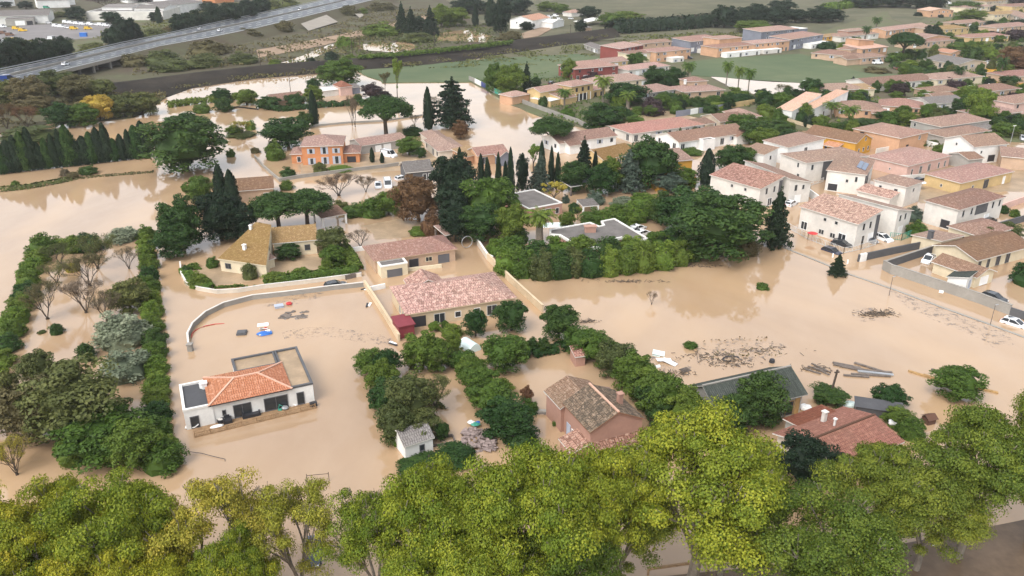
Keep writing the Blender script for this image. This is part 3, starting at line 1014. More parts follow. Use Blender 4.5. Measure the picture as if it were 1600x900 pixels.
# ------------------------------------------------------------------ vehicles
def loft(mb, secs, m=0):
    """secs: (x, half width, z low, z high)"""
    for (x0, w0, a0, b0), (x1, w1, a1, b1) in zip(secs[:-1], secs[1:]):
        for sg in (-1, 1): mb.poly([(x0, sg * w0, a0), (x1, sg * w1, a1), (x1, sg * w1 * .95, b1), (x0, sg * w0 * .95, b0)], m)
        mb.poly([(x0, -w0 * .95, b0), (x1, -w1 * .95, b1), (x1, w1 * .95, b1), (x0, w0 * .95, b0)], m)
        mb.poly([(x0, -w0, a0), (x0, w0, a0), (x1, w1, a1), (x1, -w1, a1)], m)
    for x, w, a, b in (secs[0], secs[-1]): mb.poly([(x, -w, a), (x, w, a), (x, w * .95, b), (x, -w * .95, b)], m)
CARS = {}
def car_lib(kind):
    if kind in CARS: return CARS[kind]
    ps = {}
    if kind == 'van':
        Ln, top, bel, wd = 5.2, 2.15, 1.15, .98
        body = [(-2.6, .93, .35, 1.2), (-2.5, .98, .3, 1.25), (1.5, .98, .3, 1.25), (2.2, .95, .3, 1.1), (2.6, .82, .38, .85)]
        cab = [(-2.58, .88, 1.2, 2.05), (-2.4, .93, 1.2, 2.15), (1.0, .93, 1.2, 2.15), (1.75, .88, 1.2, 1.25)]
    else:
        Ln, top, bel, wd = 4.2, 1.48, .92, .88
        body = [(-2.1, .74, .42, .85), (-2.0, .86, .3, .95), (-1.2, .88, .25, .95), (.9, .88, .25, .94), (1.7, .85, .28, .84), (2.1, .68, .38, .66)]
        cab = [(-2.0, .72, .9, .98), (-1.65, .74, .9, 1.38), (-1.1, .76, .9, 1.48), (.1, .76, .9, 1.47), (1.05, .74, .9, .95)]
    mb = MB(); loft(mb, body); ps['body'] = mb.mesh('body', [M['car_white']])
    mb = MB(); loft(mb, cab); ps['glasshouse'] = mb.mesh('windows', [M['glass']])
    mb = MB()
    r0, r1 = cab[1 if kind == 'van' else 1], cab[2 if kind == 'van' else 3]
    tp = top + .015
    mb.poly([(cab[1][0] - .02, -.7, cab[1][3] + .02), (cab[2][0], -.73, cab[2][3] + .02), (cab[-2][0], -.73, cab[-2][3] + .02), (cab[-2][0], .73, cab[-2][3] + .02), (cab[2][0], .73, cab[2][3] + .02), (cab[1][0] - .02, .7, cab[1][3] + .02)])
    for sg in (-1, 1):
        for i in range(len(cab) - 1):
            if i in (0, len(cab) - 2): mb.bar((cab[i][0], sg * cab[i][1] * .95, cab[i][3] + .01), (cab[i + 1][0], sg * cab[i + 1][1] * .95, cab[i + 1][3] + .01), .09, .06)
        xm = (cab[-2][0] + cab[1][0]) / 2
        mb.bar((xm, sg * .9 * cab[1][1] / .9, bel), (xm, sg * .72 * cab[1][1] / .74, cab[-2][3]), .1, .05)
        if kind == 'van': mb.obox((-1.0, sg * .915, 1.65), (1.3, 0, 0), (0, .012, 0), (0, 0, .42))
    ps['roof'] = mb.mesh('roof', [M['car_white']])
    for k, x in (('wf', Ln * .31), ('wr', -Ln * .31)):
        for sg in (-1, 1):
            mb = MB(); mb.tube([(x, sg * (wd - .2), .33), (x, sg * (wd + .01), .33)], [.33, .33], 12); ps[k + str(sg), 't'] = mb.mesh('tyre', [M['darkp']])
            mb = MB(); mb.tube([(x, sg * (wd + .01), .33), (x, sg * (wd + .03), .33)], [.2, .18], 10); ps[k + str(sg), 'r'] = mb.mesh('rim', [M['metal']])
    for nm, x, m_ in (('headlight', body[-1][0] - .03, 'whitep'), ('tail_light', body[0][0], 'red')):
        for sg in (-1, 1):
            mb = MB(); zc = .62 if nm == 'headlight' else .78
            mb.obox((x, sg * body[-1][1] * .72, zc), (.06, 0, 0), (0, .16, 0), (0, 0, .08)); ps[nm, sg] = mb.mesh(nm, [M[m_]])
    CARS[kind] = ps
    return ps
def car(px, py, heading, colour, label, kind='car', z=-.45, zone='', simple=False, cat=None, tilt=0.):
    """heading: picture point the nose looks at"""
    p = P(px, py, max(z, 0) if z < 1 else z)
    if isinstance(heading, tuple):
        q = P(*heading, p.z)
        a = math.atan2(q.y - p.y, q.x - p.x)
    else: a = math.radians(heading)
    ps = car_lib(kind)
    root = empty('parked_van' if kind == 'van' else 'parked_car', (p.x, p.y, z), a)
    root.rotation_euler.x = tilt
    b = link('body', ps['body'], [], root); setmat(b, 0, M['car_' + colour])
    r_ = link('roof', ps['roof'], [], root); setmat(r_, 0, M['car_' + colour])
    link('windows', ps['glasshouse'], [], root)
    for k in ('wf-1', 'wf1', 'wr-1', 'wr1'):
        w = link('wheel', ps[k, 't'], [], root)
        if not simple: link('rim', ps[k, 'r'], [], w)
    if not simple:
        for nm in ('headlight', 'tail_light'):
            for sg in (-1, 1): link(nm, ps[nm, sg], [], root)
    tag(root, cat or ('van' if kind == 'van' else 'car'), label, zone, f'vehicles {zone}' if zone else None, exact=not zone)
    return root
# ------------------------------------------------------------------ ground, flood, fields, highway
def sheet(name, x0, x1, y0, y1, z, mat):
    mb = MB(); mb.poly([(x0, y0, z), (x1, y0, z), (x1, y1, z), (x0, y1, z)])
    return structure(mb.build(name, [M[mat]]))
sheet('ground', -4500, 4500, -300, 7000, -.35, 'scrub')
land('water', [(-700, 1500), (-900, 120), (140, 120), (400, 108), (800, 88), (1250, 88), (2600, 120), (2600, 1500)], 0, 'water', 0, 400, .1)
# dry land round the flood, from far to near
land('field', [(560, -20), (1250, -20), (1420, 10), (1240, 62), (960, 62), (830, 66), (700, 62), (620, 20)], .1, 'field')
land('field', [(760, 72), (960, 66), (1000, 60), (1245, 62), (1250, 84), (1080, 92), (900, 108), (760, 104)], .2, 'field')
land('meadow', [(556, 110), (640, 103), (760, 92), (900, 84), (960, 92), (900, 118), (800, 126), (730, 128), (600, 129)], .3, 'meadow', 1.5)
land('suburb_ground', [(728, 124), (800, 118), (960, 84), (1250, 60), (1400, 12), (1900, -30), (2100, 215), (1600, 222), (1500, 219), (1330, 212), (1200, 197), (1100, 186), (1040, 172), (960, 166), (926, 203), (850, 184), (800, 164)], .14, 'garden', 1.)
land('meadow', [(1075, 96), (1140, 90), (1250, 84), (1300, 97), (1345, 112), (1440, 118), (1350, 128), (1270, 131), (1180, 126), (1080, 117)], .34, 'meadow', 1.2)
pool([(1110, 119), (1180, 125), (1262, 130), (1272, 146), (1232, 151), (1190, 150), (1140, 136)], .34)
pool([(1272, 131), (1310, 130), (1318, 137), (1270, 139)], .35, .5)
land('meadow', [(1380, 6), (1405, -14), (1600, -20), (1480, 12), (1420, 40), (1395, 30)], .3, 'field')
land('industrial_yard', [(-300, 70), (-300, 20), (60, 18), (180, 26), (300, 22), (330, 8), (560, -14), (590, -8), (400, 26), (250, 62), (100, 98), (-300, 150)], .22, 'garden')
land('parking_lot', [(-200, 68), (-60, 48), (60, 38), (180, 35), (190, 41), (168, 57), (110, 62), (40, 72)], .3, 'yard', .3)
land('scrub_land', [(-200, 150), (100, 124), (200, 124), (262, 148), (236, 170), (205, 184), (150, 188), (95, 186), (60, 198), (0, 208), (-200, 240)], .3, 'scrub', 1.5)
land('far_bank', [(180, 152), (100, 128), (250, 80), (400, 52), (560, 10), (680, -10), (760, 40), (560, 60), (520, 70), (440, 98), (400, 108), (300, 124)], .35, 'scrub', 1.5)
land('dirt_track', [(400, 78), (470, 66), (560, 48), (640, 30), (700, 14), (716, 14), (655, 36), (570, 56), (480, 76), (404, 90)], .5, 'track', 1.)
land('marsh_ground', [(440, 104), (520, 74), (560, 62), (660, 46), (790, 38), (800, 66), (700, 86), (600, 98), (500, 112)], .3, 'scrub', 1.5)
pool([(440, 98), (470, 88), (520, 68), (536, 70), (500, 86), (470, 100)], .45)
pool([(548, 72), (575, 68), (600, 66), (640, 74), (618, 82), (570, 78)], .45)
pool([(600, 70), (630, 64), (655, 72), (640, 80)], .47)
pool([(682, 64), (686, 52), (730, 46), (768, 56), (760, 66), (715, 64)], .45)
land('gravel_drive', [(815, 52), (850, 40), (862, 45), (842, 56), (818, 60)], .5, 'track')
# concrete aprons on the motorway slope
def slope_pt(px, py, z): return P(px, py, z)
for k, q in enumerate(([(470, 37), (510, 23), (528, 34), (482, 48)], [(546, 14), (552, 10), (569, 24), (562, 28)])):
    mb = MB()
    zz = (3.6, 3.9, 1.1, .9)
    top = [P(*p, z) for p, z in zip(q, zz)]
    mb.poly(top)
    o = mb.build('concrete_apron', [M['patch']]); structure(o)

# railway bank: dark earth, crest 3 m up
cr = [(150, 134), (230, 124), (300, 115), (400, 104), (460, 99), (520, 95), (580, 90), (640, 83), (720, 74), (800, 64), (880, 54), (960, 44)]
ft = [(170, 154), (262, 152), (300, 138), (400, 123), (450, 119), (510, 114), (570, 109), (640, 104), (720, 96), (800, 84), (880, 72), (970, 58)]
tp = [P(*p, 3.) for p in cr]
bt = [P(*p, 0.) for p in ft]
sm = lambda pts, n=4: [pts[i].lerp(pts[i + 1], k / n) + Vector((noise.noise(Vector((i, k, 1))) * .5, noise.noise(Vector((i, k, 2))) * 1.2, 0)) for i in range(len(pts) - 1) for k in range(n)] + [pts[-1]]
tp, bt = sm(tp), sm(bt)
mid = [(a * .45 + b * .55) + Vector((0, noise.noise(a * .1) * 1.5, .4 + noise.noise(b * .2) * .4)) for a, b in zip(tp, bt)]
bk = [a + Vector((a.x * .02, 9, -3.2)) for a in tp]
cb = [a + Vector((0, 3.5, .02)) for a in tp]
mb = MB()
for i in range(len(tp) - 1):
    for lo, hi in ((bt, mid), (mid, tp), (tp, cb), (cb, bk)): mb.poly([lo[i], lo[i + 1], hi[i + 1], hi[i]])
structure(mb.build('railway_embankment', [M['soil']]))

# motorway on its embankment
ZH = 5.
near = [(-160, 168), (0, 136), (100, 109), (190, 87), (250, 72), (330, 58), (400, 44), (480, 25), (570, 3), (660, -18), (760, -38)]
far_ = [(-160, 138), (0, 110), (100, 89), (190, 68), (250, 56), (330, 38), (400, 23), (480, 6), (555, -11), (630, -26), (720, -44)]
nb = [P(*p, ZH) for p in near]
fb = [P(*p, ZH) for p in far_]
def lerprow(t, dz=0.): return [a.lerp(b, t) + Vector((0, 0, dz)) for a, b in zip(nb, fb)]
def fine(pts, n=6): return [pts[i].lerp(pts[i + 1], k / n) for i in range(len(pts) - 1) for k in range(n)] + [pts[-1]]
strip('motorway', fb, nb, 'asphalt')
mk = []
for t in (.035, .965, .45, .55):
    a, b = lerprow(t - .006, .008), lerprow(t + .006, .008)
    strip('edge_line', b, a, 'paint')
for t in (.18, .32, .68, .82):
    a, b = fine(lerprow(t - .007, .008), 10), fine(lerprow(t + .007, .008), 10)
    mb = MB()
    for i in range(0, len(a) - 1, 2):
        q = (a[i], a[i].lerp(a[i + 1], .9), b[i].lerp(b[i + 1], .9), b[i]); mb.poly(q)
    structure(mb.build('lane_dashes', [M['paint']]))
for t, nm, lb in ((.5, 'median_barrier', 'pale barrier along the middle of the motorway'), (.0, 'guard_rail', 'grey guard rail on the near side of the motorway'), (1., 'guard_rail', 'grey guard rail on the far side of the motorway')):
    mb = MB()
    r_ = lerprow(t, .5 if nm[0] == 'm' else .62)
    for a, b in zip(r_[:-1], r_[1:]): mb.bar(a, b + (b - a) * .002, .5 if nm[0] == 'm' else .14, 1.0 if nm[0] == 'm' else .36)
    tag(mb.build(nm, [M['concrete' if nm[0] == 'm' else 'metal']]), 'barrier', lb, exact=True)
# slopes; open under the bridge between picture x = 122 and 190
nd = [Vector((-(nb[min(i + 1, len(nb) - 1)] - nb[max(i - 1, 0)]).y, (nb[min(i + 1, len(nb) - 1)] - nb[max(i - 1, 0)]).x, 0)).normalized() for i in range(len(nb))]
def slope(rows, sgn, i0, i1):
    mb = MB()
    for i in range(i0, i1):
        a0, a1 = rows[i], rows[i + 1]
        s0, s1 = a0 + nd[i] * sgn * 1.5 - Vector((0, 0, .25)), a1 + nd[i + 1] * sgn * 1.5 - Vector((0, 0, .25))
        e0, e1 = a0 + nd[i] * sgn * 12 - Vector((0, 0, ZH - .1)), a1 + nd[i + 1] * sgn * 12 - Vector((0, 0, ZH - .1))
        mb.poly([a0, a1, s1, s0]); mb.poly([s0, s1, e1, e0])
    structure(mb.build('motorway_embankment', [M['scrub']]))
slope(nb, -1, 0, 2); slope(nb, -1, 3, len(nb) - 1)
slope(fb, 1, 0, 2); slope(fb, 1, 3, len(nb) - 1)
a, b = nb[2], nb[3]
d = (b - a).normalized(); n_ = nd[2]
br = empty('motorway_bridge', (a + b) / 2 - Vector((0, 0, ZH)))
o_ = (a + b) / 2 - Vector((0, 0, ZH))
mb = MB(); mb.obox((0, 0, ZH - .75), (b - a) / 2 * 1.04, n_ * -.35 + n_ * .0 + n_ * .35 * 2, Vector((0, 0, .7))); mb.build('deck_edge', [M['patch']], br)
mb = MB(); mb.obox(n_ * 9 + Vector((0, 0, ZH - .9)), (b - a) / 2 * 1.04, n_ * 8.5, Vector((0, 0, .5))); mb.build('deck_slab', [M['concrete']], br)
for s in (-1, 1):
    mb = MB(); mb.obox((b - a) / 2 * s * 1.02 + n_ * 9 + Vector((0, 0, 2)), d * .5, n_ * 9.5, Vector((0, 0, 2.4))); mb.build('abutment', [M['concrete']], br)
for t in (.1, .4, .66):
    for dp in (1., 8.):
        mb = MB(); mb.obox((b - a) * (t - .1) + n_ * dp + Vector((0, 0, 1.9)), d * .45, n_ * .45, Vector((0, 0, 2.4))); mb.build('pillar', [M['concrete']], br)
tag(br, 'bridge', 'concrete motorway bridge with pillars over the dark underpass', exact=True)

# near road under the plane trees at the bottom right corner
def nearroad():
    A_ = [(1020, 902), (1200, 884), (1345, 862), (1480, 836), (1600, 812), (1800, 770)]
    B_ = [(1060, 1010), (1240, 985), (1420, 960), (1560, 930), (1700, 900), (1900, 850)]
    q = [P(*p, .035) for p in A_]; r = [P(*p, .035) for p in B_]
    strip('road', q, r, 'brownroad')
nearroad()
# low submerged wall edge and scum on the right-hand flooded field
wall([(1222, 386), (1262, 402), (1330, 430), (1395, 452), (1470, 480), (1540, 505), (1640, 542)], .1, .5, 'concrete', 'low half-drowned kerb wall running beside the flooded field', 'kerb_wall')
for q in ([(1385, 450), (1420, 460), (1470, 480), (1530, 501), (1580, 520), (1588, 540), (1552, 544), (1530, 530), (1500, 518), (1465, 502), (1420, 478)],
          [(420, 470), (470, 458), (505, 455), (500, 464), (470, 474), (440, 482), (416, 478)], [(1340, 486), (1362, 480), (1372, 496), (1350, 504)], [(440, 521), (480, 514), (520, 514), (560, 520), (616, 532), (612, 538), (560, 530), (520, 524), (480, 524), (450, 528)],
          [(1010, 556), (1060, 560), (1090, 584), (1060, 592), (1020, 580)], [(1085, 548), (1150, 530), (1225, 538), (1230, 556), (1160, 572), (1095, 570)]):
    land('floating_scum', q, .025, 'scum', 1.2, 1.2, .01, 'stuff')
for q in ([(292, 420), (340, 412), (400, 424), (392, 440), (330, 444), (296, 436)], [(420, 412), (460, 400), (508, 402), (512, 424), (430, 432)], [(560, 352), (620, 342), (660, 346), (640, 372), (580, 376)],
          [(470, 246), (540, 244), (640, 240), (690, 236), (690, 260), (560, 272), (470, 276)], [(1395, 268), (1480, 262), (1600, 258), (1640, 300), (1560, 300), (1440, 318)], [(940, 196), (1010, 172), (1050, 168), (1060, 182), (960, 200)]):
    land('mud_flat', q, .012, 'mudfilm', 1.5, 2., .03)
# ------------------------------------------------------------------ houses, near ones by hand
def av(**k): return k
AUTO = {'auto': 'FR'}
AUTL = {'auto': 'FL'}
AUTA = {'auto': 'FLR'}
house_deck = house('white_bungalow', 'house', 'white bungalow with orange tiled roof, dark flat annex and a flooded wooden deck', (292, 672), (492, 628), 11.2, [
    (0, .215, 0, .62, 2.7, 'flat', .3, 'white', 'flatdark', {'cop': 'coping'}),
    (.215, .80, .012, .63, 3.0, 'hip', 1.2, 'white', 'terra', {'ridge': 'ridgecap', 'fascia': 'darkp', 'ov': .5}),
    (.80, 1., .0, 1.02, 2.75, 'flat', .28, 'white', 'mudfilm', {'cop': 'darkg'}),
    (.44, .799, .66, 1.02, 2.75, 'flat', .28, 'white', 'mudfilm', {'cop': 'darkg'})],
    [(0, 'F', .32, .05, 1.1, 1.75, 'win', 'frameg'), (1, 'F', .13, .9, .5, .8, 'win', 'frameg'), (1, 'F', .37, .1, 2.3, 1.95, 'slide', 'frameg'), (1, 'F', .82, .1, 3.1, 1.95, 'slide', 'frameg'),
     (2, 'F', .45, .1, 1., 1.9, 'win', 'frameg')], [(.185, .45, 3.5, .3, 'whitep')])
house('pink_roofed_house', 'house', 'large cream house under a broad mottled pink tiled roof', (636, 490), (804, 464), (606, 449), [
    (0, 1, .0, 1, 2.75, 'hip', 2.1, 'sand', 'mottled', {'ov': .35, 'fascia': 'sand'}),
    (.17, .47, .8, 1.2, 2.7, 'gy', 1.6, 'sand', 'mottled', {})],
    [(0, 'F', .1, 0, 2.6, 2.1, 'open', 'sand'), (0, 'F', .29, .1, 1.9, 1.85, 'slide'), (0, 'F', .46, .7, 1.1, 1.1, 'win', 'whitep'), (0, 'F', .64, .75, 1.1, 1.1, 'win', 'whitep'), (0, 'F', .78, .1, 1.8, 1.85, 'slide'), (0, 'F', .93, 0, 2., 2.1, 'open', 'sand'),
     (0, 'L', .55, .5, .8, 1.6, 'win'), (0, 'L', .75, .5, .8, 1.6, 'win')], z=2.75)
house('garage_house', 'house', 'long tan bungalow with smooth pink roof and two dark garage doors', (586, 407), (711, 388), 8., [
    (.0, 1, 0, 1, 2.6, 'hip', 1.7, 'tan', 'pink', {'ov': .4, 'fascia': 'tan'}),
    (.02, .34, -.36, .0, 2.2, 'flat', .25, 'cream', 'flatgrey', {})],
    [(1, 'F', .5, 0, 2.9, 1.5, 'garage', 'frameg'), (0, 'F', .47, 0, 1.9, 1.75, 'open', 'frameg'), (0, 'F', .66, .75, 1.4, 1., 'win', 'cream'), (0, 'F', .85, 0, 2.3, 1.75, 'garage', 'frameg')], z=2.6)
skillion('cream_farmhouse', 'house', 'cream house with one steep ochre-brown roof slope and white chimneys', (340, 404), (416, 415), (424, 351), (400, 347), 2.6, 6.2, 'cream', 'tan_t',
    [('F', .17, .7, 1.3, 1.1, 'win', 'frameg'), ('F', .6, .2, 3., 1.8, 'open', 'cream'), ('R', .5, .4, 1., 1.7), ('R', .55, 3., 1., 1.2)], [(.4, .3, .9, .28), (.1, .8, .8, .22)])
house('porch', 'porch', 'low tiled porch attached to the front of the cream farmhouse', (398, 428), (430, 417), 4., [(0, 1, 0, 1, 1.9, 'mF', 1., 'cream', 'rosy', {'ov': .3})], [(0, 'F', .3, 0, 1.8, 1.5, 'open', 'cream'), (0, 'R', .5, .2, 1.4, 1.4, 'open', 'cream')])
house('farmhouse_wing', 'house', 'low cream wing with tan tiled roof and one dark window', (430, 402), (496, 396), 8., [
    (0, 1, 0, 1, 3., 'gx', 1.9, 'cream', 'tan_t', {'ov': .3})], [(0, 'F', .78, .9, 1.1, 1.2, 'win', 'frameg'), (0, 'F', .15, .1, 1., 1.9, 'door', 'frameg')])
house('orange_house', 'house', 'square orange two-storey house with blue-grey shutters and a balcony', (474, 258), (537, 256), 11., [
    (0, 1, 0, 1, 5.3, 'hip', 1.9, 'orange', 'rosy', {'ov': .4}),
    (-.3, 0, .2, .8, 2.7, 'hip', .9, 'orange', 'rosy', {}),
    (1, 1.4, .1, .8, 2.8, 'hip', 1., 'orange', 'rosy', {})],
    [(0, 'F', .22, 3.1, 1., 1.4, 'shut'), (0, 'F', .55, 2.9, 1., 2., 'shut'), (0, 'F', .84, 3.1, 1., 1.4, 'shut'), (0, 'F', .22, .1, 1., 1.8, 'shut'), (0, 'F', .55, .1, 1., 2., 'shut'), (0, 'F', .84, .1, 1.1, 2.2, 'shut'), (1, 'F', .6, .3, 1.1, 1.6, 'win', 'whitep'), (2, 'F', .5, 0, 2.6, 1.9, 'open', 'orange')])
house('long_low_house', 'house', 'long low stone house with brown roof and two white garage doors', (566, 241), (622, 232), 8., [
    (0, 1.25, 0, 1, 2.5, 'gx', 1.3, 'greyw', 'rosy', {'ov': .3})], [(0, 'F', .36, 0, 2., 1.9, 'garage', 'whitep'), (0, 'F', .56, 0, 2.4, 1.9, 'garage', 'whitep')])
house('courtyard_house', 'house', 'low pale house with brown hipped roof behind the orange house', (664, 232), (686, 250), (716, 238), [
    (0, 1, 0, 1, 2.6, 'hip', 1.5, 'pale', 'rosy', AUTO), (-.7, .3, .2, .9, 2.5, 'hip', 1.3, 'pale', 'rosy', {})])
house('small_house', 'house', 'small house with red-brown roof half hidden behind dark trees', (352, 318), (428, 312), 9., [
    (0, 1, 0, 1, 2.9, 'gx', 1.8, 'tan', 'brown', {'ov': .4})], [(0, 'F', .86, .5, 1.3, 1.4, 'win', 'whitep')])
house('carport', 'carport', 'open carport with brown roof on white posts beside the big pines', (505, 356), (541, 349), 5., [(0, 1, 0, 1, 2.3, 'mF', .6, 'white', 'brown', {'posts': 1, 'ov': .3})])
house('carport', 'carport', 'small brown-roofed shelter right of the long tan bungalow', (697, 384), (722, 378), 4., [(0, 1, 0, 1, 2.4, 'mF', .8, 'oldwood', 'rosy', {'posts': 1, 'ov': .3})])
house('garden_shed', 'shed', 'maroon metal shed beside the cream boundary wall', (624, 530), (648, 525), 3.2, [(0, 1, 0, 1, 2.2, 'mF', .35, 'maroon', 'maroon', {'ov': .2, 'fascia': 'maroon'})])
house('parked_caravan_house', 'house', 'dark-walled cottage with grey roof partly behind the rust brown tree', (636, 286), (676, 282), 7., [(0, 1, 0, 1, 2.8, 'gx', 2., 'darkg', 'greyt', {})], [(0, 'F', .7, .4, 1., 1.6, 'win', 'whitep'), (0, 'F', .9, .4, .8, 1.6, 'win', 'whitep')])
# bottom: old brick house, fibre-cement barn, red roofed house, garden hut
house('old_brick_house', 'house', 'old pink brick house with patched grey and ochre tiled roofs', (923, 674), (1004, 653), (886, 629), [
    (0, 1, 0, 1., 4.2, 'gy', 1.9, 'rose', 'oldmix', {'ov': .25, 'fascia': 'salmon', 'ridge': 'ridgecap'}),
    (-.06, .8, 1., 1.62, 3.7, 'gy', 1.5, 'rose', 'oldpink', {'ov': .3}),
    (.8, 1.12, .75, 1.4, 2.9, 'mR', 1.1, 'rose', 'rosy', {'ov': .25}),
    (-.34, 0, .0, .45, 1.9, 'mL', .8, 'rose', 'mottled', {'ov': .2}),
    (.05, 1.1, -.24, .0, 1.7, 'mF', .9, 'rose', 'mottled', {'ov': .2})],
    [(0, 'L', .4, .2, 1.1, 1.6, 'win', 'whitep'), (0, 'L', .2, .1, 1., 1.9, 'door', 'shutter')], [(.78, .42, 6.4, .3, 'rose')], z=4.2)
house('barn', 'barn', 'large barn with dark grey-green fibre-cement roof', (1124, 645), (1254, 614), (1203, 577), [
    (0, 1, 0, 1, 3.1, 'gx', 2.2, 'greyw', 'fibre', {'ov': .5, 'fascia': 'greyw', 'ridge': 'concrete'})],
    [(0, 'F', .86, .1, 1.3, 2.2, 'open', 'beam'), (0, 'F', .95, .1, .8, 2.4, 'door', 'beam')], z=3.1)
bl = P(1216, 678, 2.8); dx = Vector((.875, .484, 0)); dn = Vector((-.484, .875, 0))
house('red_roofed_house', 'house', 'low house with wide red-brown ribbed roof and a pale chimney', bl - dn * 8., bl - dn * 8. + dx * 11.5, 8., [
    (0, 1, 0, 1, 2.8, 'gx', 1.3, 'pale', 'redcor', {'ov': .5, 'ridge': 'brown'}),
    (.3, .85, .99, 1.25, 2.7, 'mB', .3, 'greyw', 'redcor', {'ov': .3})],
    [(0, 'F', .3, .4, 1., 1.3, 'win', 'whitep'), (0, 'F', .7, .4, 1.1, 1.3, 'win', 'whitep'), (0, 'L', .5, .6, 1.2, 1.2, 'win', 'whitep')], [(.55, .85, 4.6, .24, 'offwhite'), (.52, .62, 4.7, .1, 'white')])
house('garden_hut', 'shed', 'small white garden hut with grey slate roof', (634, 718), (677, 704), 4., [(0, 1, 0, 1, 2., 'gx', 1.1, 'white', 'greyt', {'ov': .2})], [(0, 'F', .6, .5, .7, .9, 'win', 'frameg')])
house('brick_kiln', 'outhouse', 'tiny brick outhouse with tiled top in the hedge corner', (899, 573), (914, 571), 2.4, [(0, 1, 0, 1, 1.7, 'mF', .5, 'rose', 'mottled', {'ov': .15})])
# middle: two flat roofed villas among the trees
fv = poly_house('flat_roofed_villa', 'house', 'low brick villa with angular dark flat roof edged in white',
    [(860, 367), (875, 368), (900, 383), (920, 388), (945, 386), (965, 381), (960, 374), (976, 371), (991, 378), (1012, 374), (960, 343), (940, 347), (944, 353), (936, 355), (922, 349), (860, 360)], 2.7, 'rose', 'flatgrey')
mb = MB(); c_ = P(922, 362, 2.8) - fv.location; c_.z = 0
mb.obox(c_ + Vector((0, 0, 3.3)), (1.1, .1, 0), (-.05, .55, 0), (0, 0, .6)); mb.obox(c_ + Vector((0, 0, 4.02)), (1.3, .12, 0), (-.06, .7, 0), (0, 0, .1)); mb.build('chimney', [M['rose']], fv)
house('flat_roofed_house', 'house', 'flat grey gravel-roofed house with brick walls left of the pool', (826, 344), (878, 334), 12., [(0, 1, 0, 1, 2.5, 'flat', .22, 'rose', 'flatgrey', {})], [(0, 'F', .5, 0, 3., 1.9, 'slide'), (0, 'F', .85, .3, 1., 1.4, 'win')])
house('pergola', 'pergola', 'small white pergola with pale blue roof beside the garden pool', (911, 336), (934, 334), 4., [(0, 1, 0, 1, 2.1, 'mF', .35, 'white', 'greyt', {'posts': 1, 'ov': .2, 'fascia': 'white'})])
house('pool_house', 'shelter', 'long narrow white-roofed shelter under the conifers', (892, 306), (926, 300), 4., [(0, 1, 0, 1, 2.4, 'mF', .4, 'oldwood', 'flatdark', {'posts': 1, 'ov': .3, 'fascia': 'white'})])
house('ochre_block', 'house', 'ochre stepped house with three brown roofs beside the blue-green cedar', (1020, 295), (1062, 291), 13., [
    (.0, .75, 0, .55, 4.6, 'mF', 1., 'ochre', 'rosy', {'ov': .3}), (-.02, .3, -.25, 0, 2.8, 'mF', .8, 'ochre', 'rosy', {}), (.85, 1.75, .35, .95, 5.4, 'mF', 1.1, 'ochre', 'rosy', {}), (.8, 1.6, .0, .35, 2.4, 'mF', .8, 'ochre', 'rosy', {})], [(0, 'R', .4, 1.2, 1., 1.2, 'win')])
house('yellow_gable_house', 'house', 'pale yellow house with tan gabled roof behind the tall conifers', (942, 268), (992, 256), 9., [(0, 1, 0, 1, 3.2, 'gx', 1.9, 'yellow', 'tan_t', {'ov': .3, 'auto': 'FR'})])
house('pink_tiled_house', 'house', 'house with pink tiled roof and blue-grey gable behind the cypresses', (752, 262), (800, 256), 9., [(0, .95, .25, 1, 2.9, 'gx', 1.5, 'peach', 'pink', {'auto': 'F'}), (.55, .95, -.1, .3, 2.6, 'gy', 1.5, 'greyb', 'pink', {})])
house('tan_annex', 'annex', 'small tan-roofed annex left of the pink tiled house', (730, 258), (754, 252), 6., [(0, 1, 0, 1, 2.5, 'mF', 1., 'peach', 'tan_t', {})])

# ------------------------------------------------------------------ the white estate on the right
def semi(label, A, B, C, h, rise, wm='offwhite', rm='rosy', wins=(), nm='semi_detached_house', rk='mF', extra=(), **o):
    return house(nm, 'house', label, A, B, C, [(0, 1, 0, 1, h, rk, rise, wm, rm, dict(ov=.35, **o))] + list(extra), wins)
semi('white house with mottled pink roof, blue parasol fence and parked cars at its foot'.replace('blue parasol fence', 'grey railing'), (1247, 357), (1334, 386), (1362, 373), 5., 1.6, wins=[(0, 'F', .1, .2, 1.6, 1.8, 'slide', 'whitep'), (0, 'F', .42, .4, 1.3, 1.1), (0, 'F', .62, .4, 1.3, 1.1), (0, 'F', .78, .2, 1.8, 1.8, 'slide', 'whitep'), (0, 'F', .45, 3.4, .8, .8), (0, 'F', .65, 3.4, .8, .8), (0, 'R', .3, 3.1, .9, 1.6), (0, 'R', .6, 3.1, .9, 1.6), (0, 'R', .35, .1, 1., 1.9), (0, 'R', .7, .1, 1.8, 1.9, 'garage', 'whitep'), (0, 'R', .92, 0, 1.2, 5.6, 'panel')], rm='mottled')
semi('white house with high plain flank wall joined behind the grey-railed one', (1304, 345), (1395, 371), (1418, 362), 4.8, 1.5, rk='mB', wins=[(0, 'R', .25, 3.2, .9, 1.5), (0, 'R', .6, 3.2, .9, 1.5), (0, 'R', .4, .1, 1.8, 1.9, 'garage', 'whitep')], rm='rosy')
semi('white house with mottled roof behind the pair of big pines', (1108, 304), (1184, 327), (1208, 314), 5., 1.6, wins=[(0, 'F', .45, 3.4, .8, .8), (0, 'F', .72, 3.4, .8, .8), (0, 'R', .3, 3.1, .9, 1.6), (0, 'R', .65, 3.1, .9, 1.6), (0, 'R', .5, .1, 1.6, 1.9, 'slide', 'whitep'), (0, 'R', .93, 0, 1.2, 5.6, 'panel')], rm='mottled')
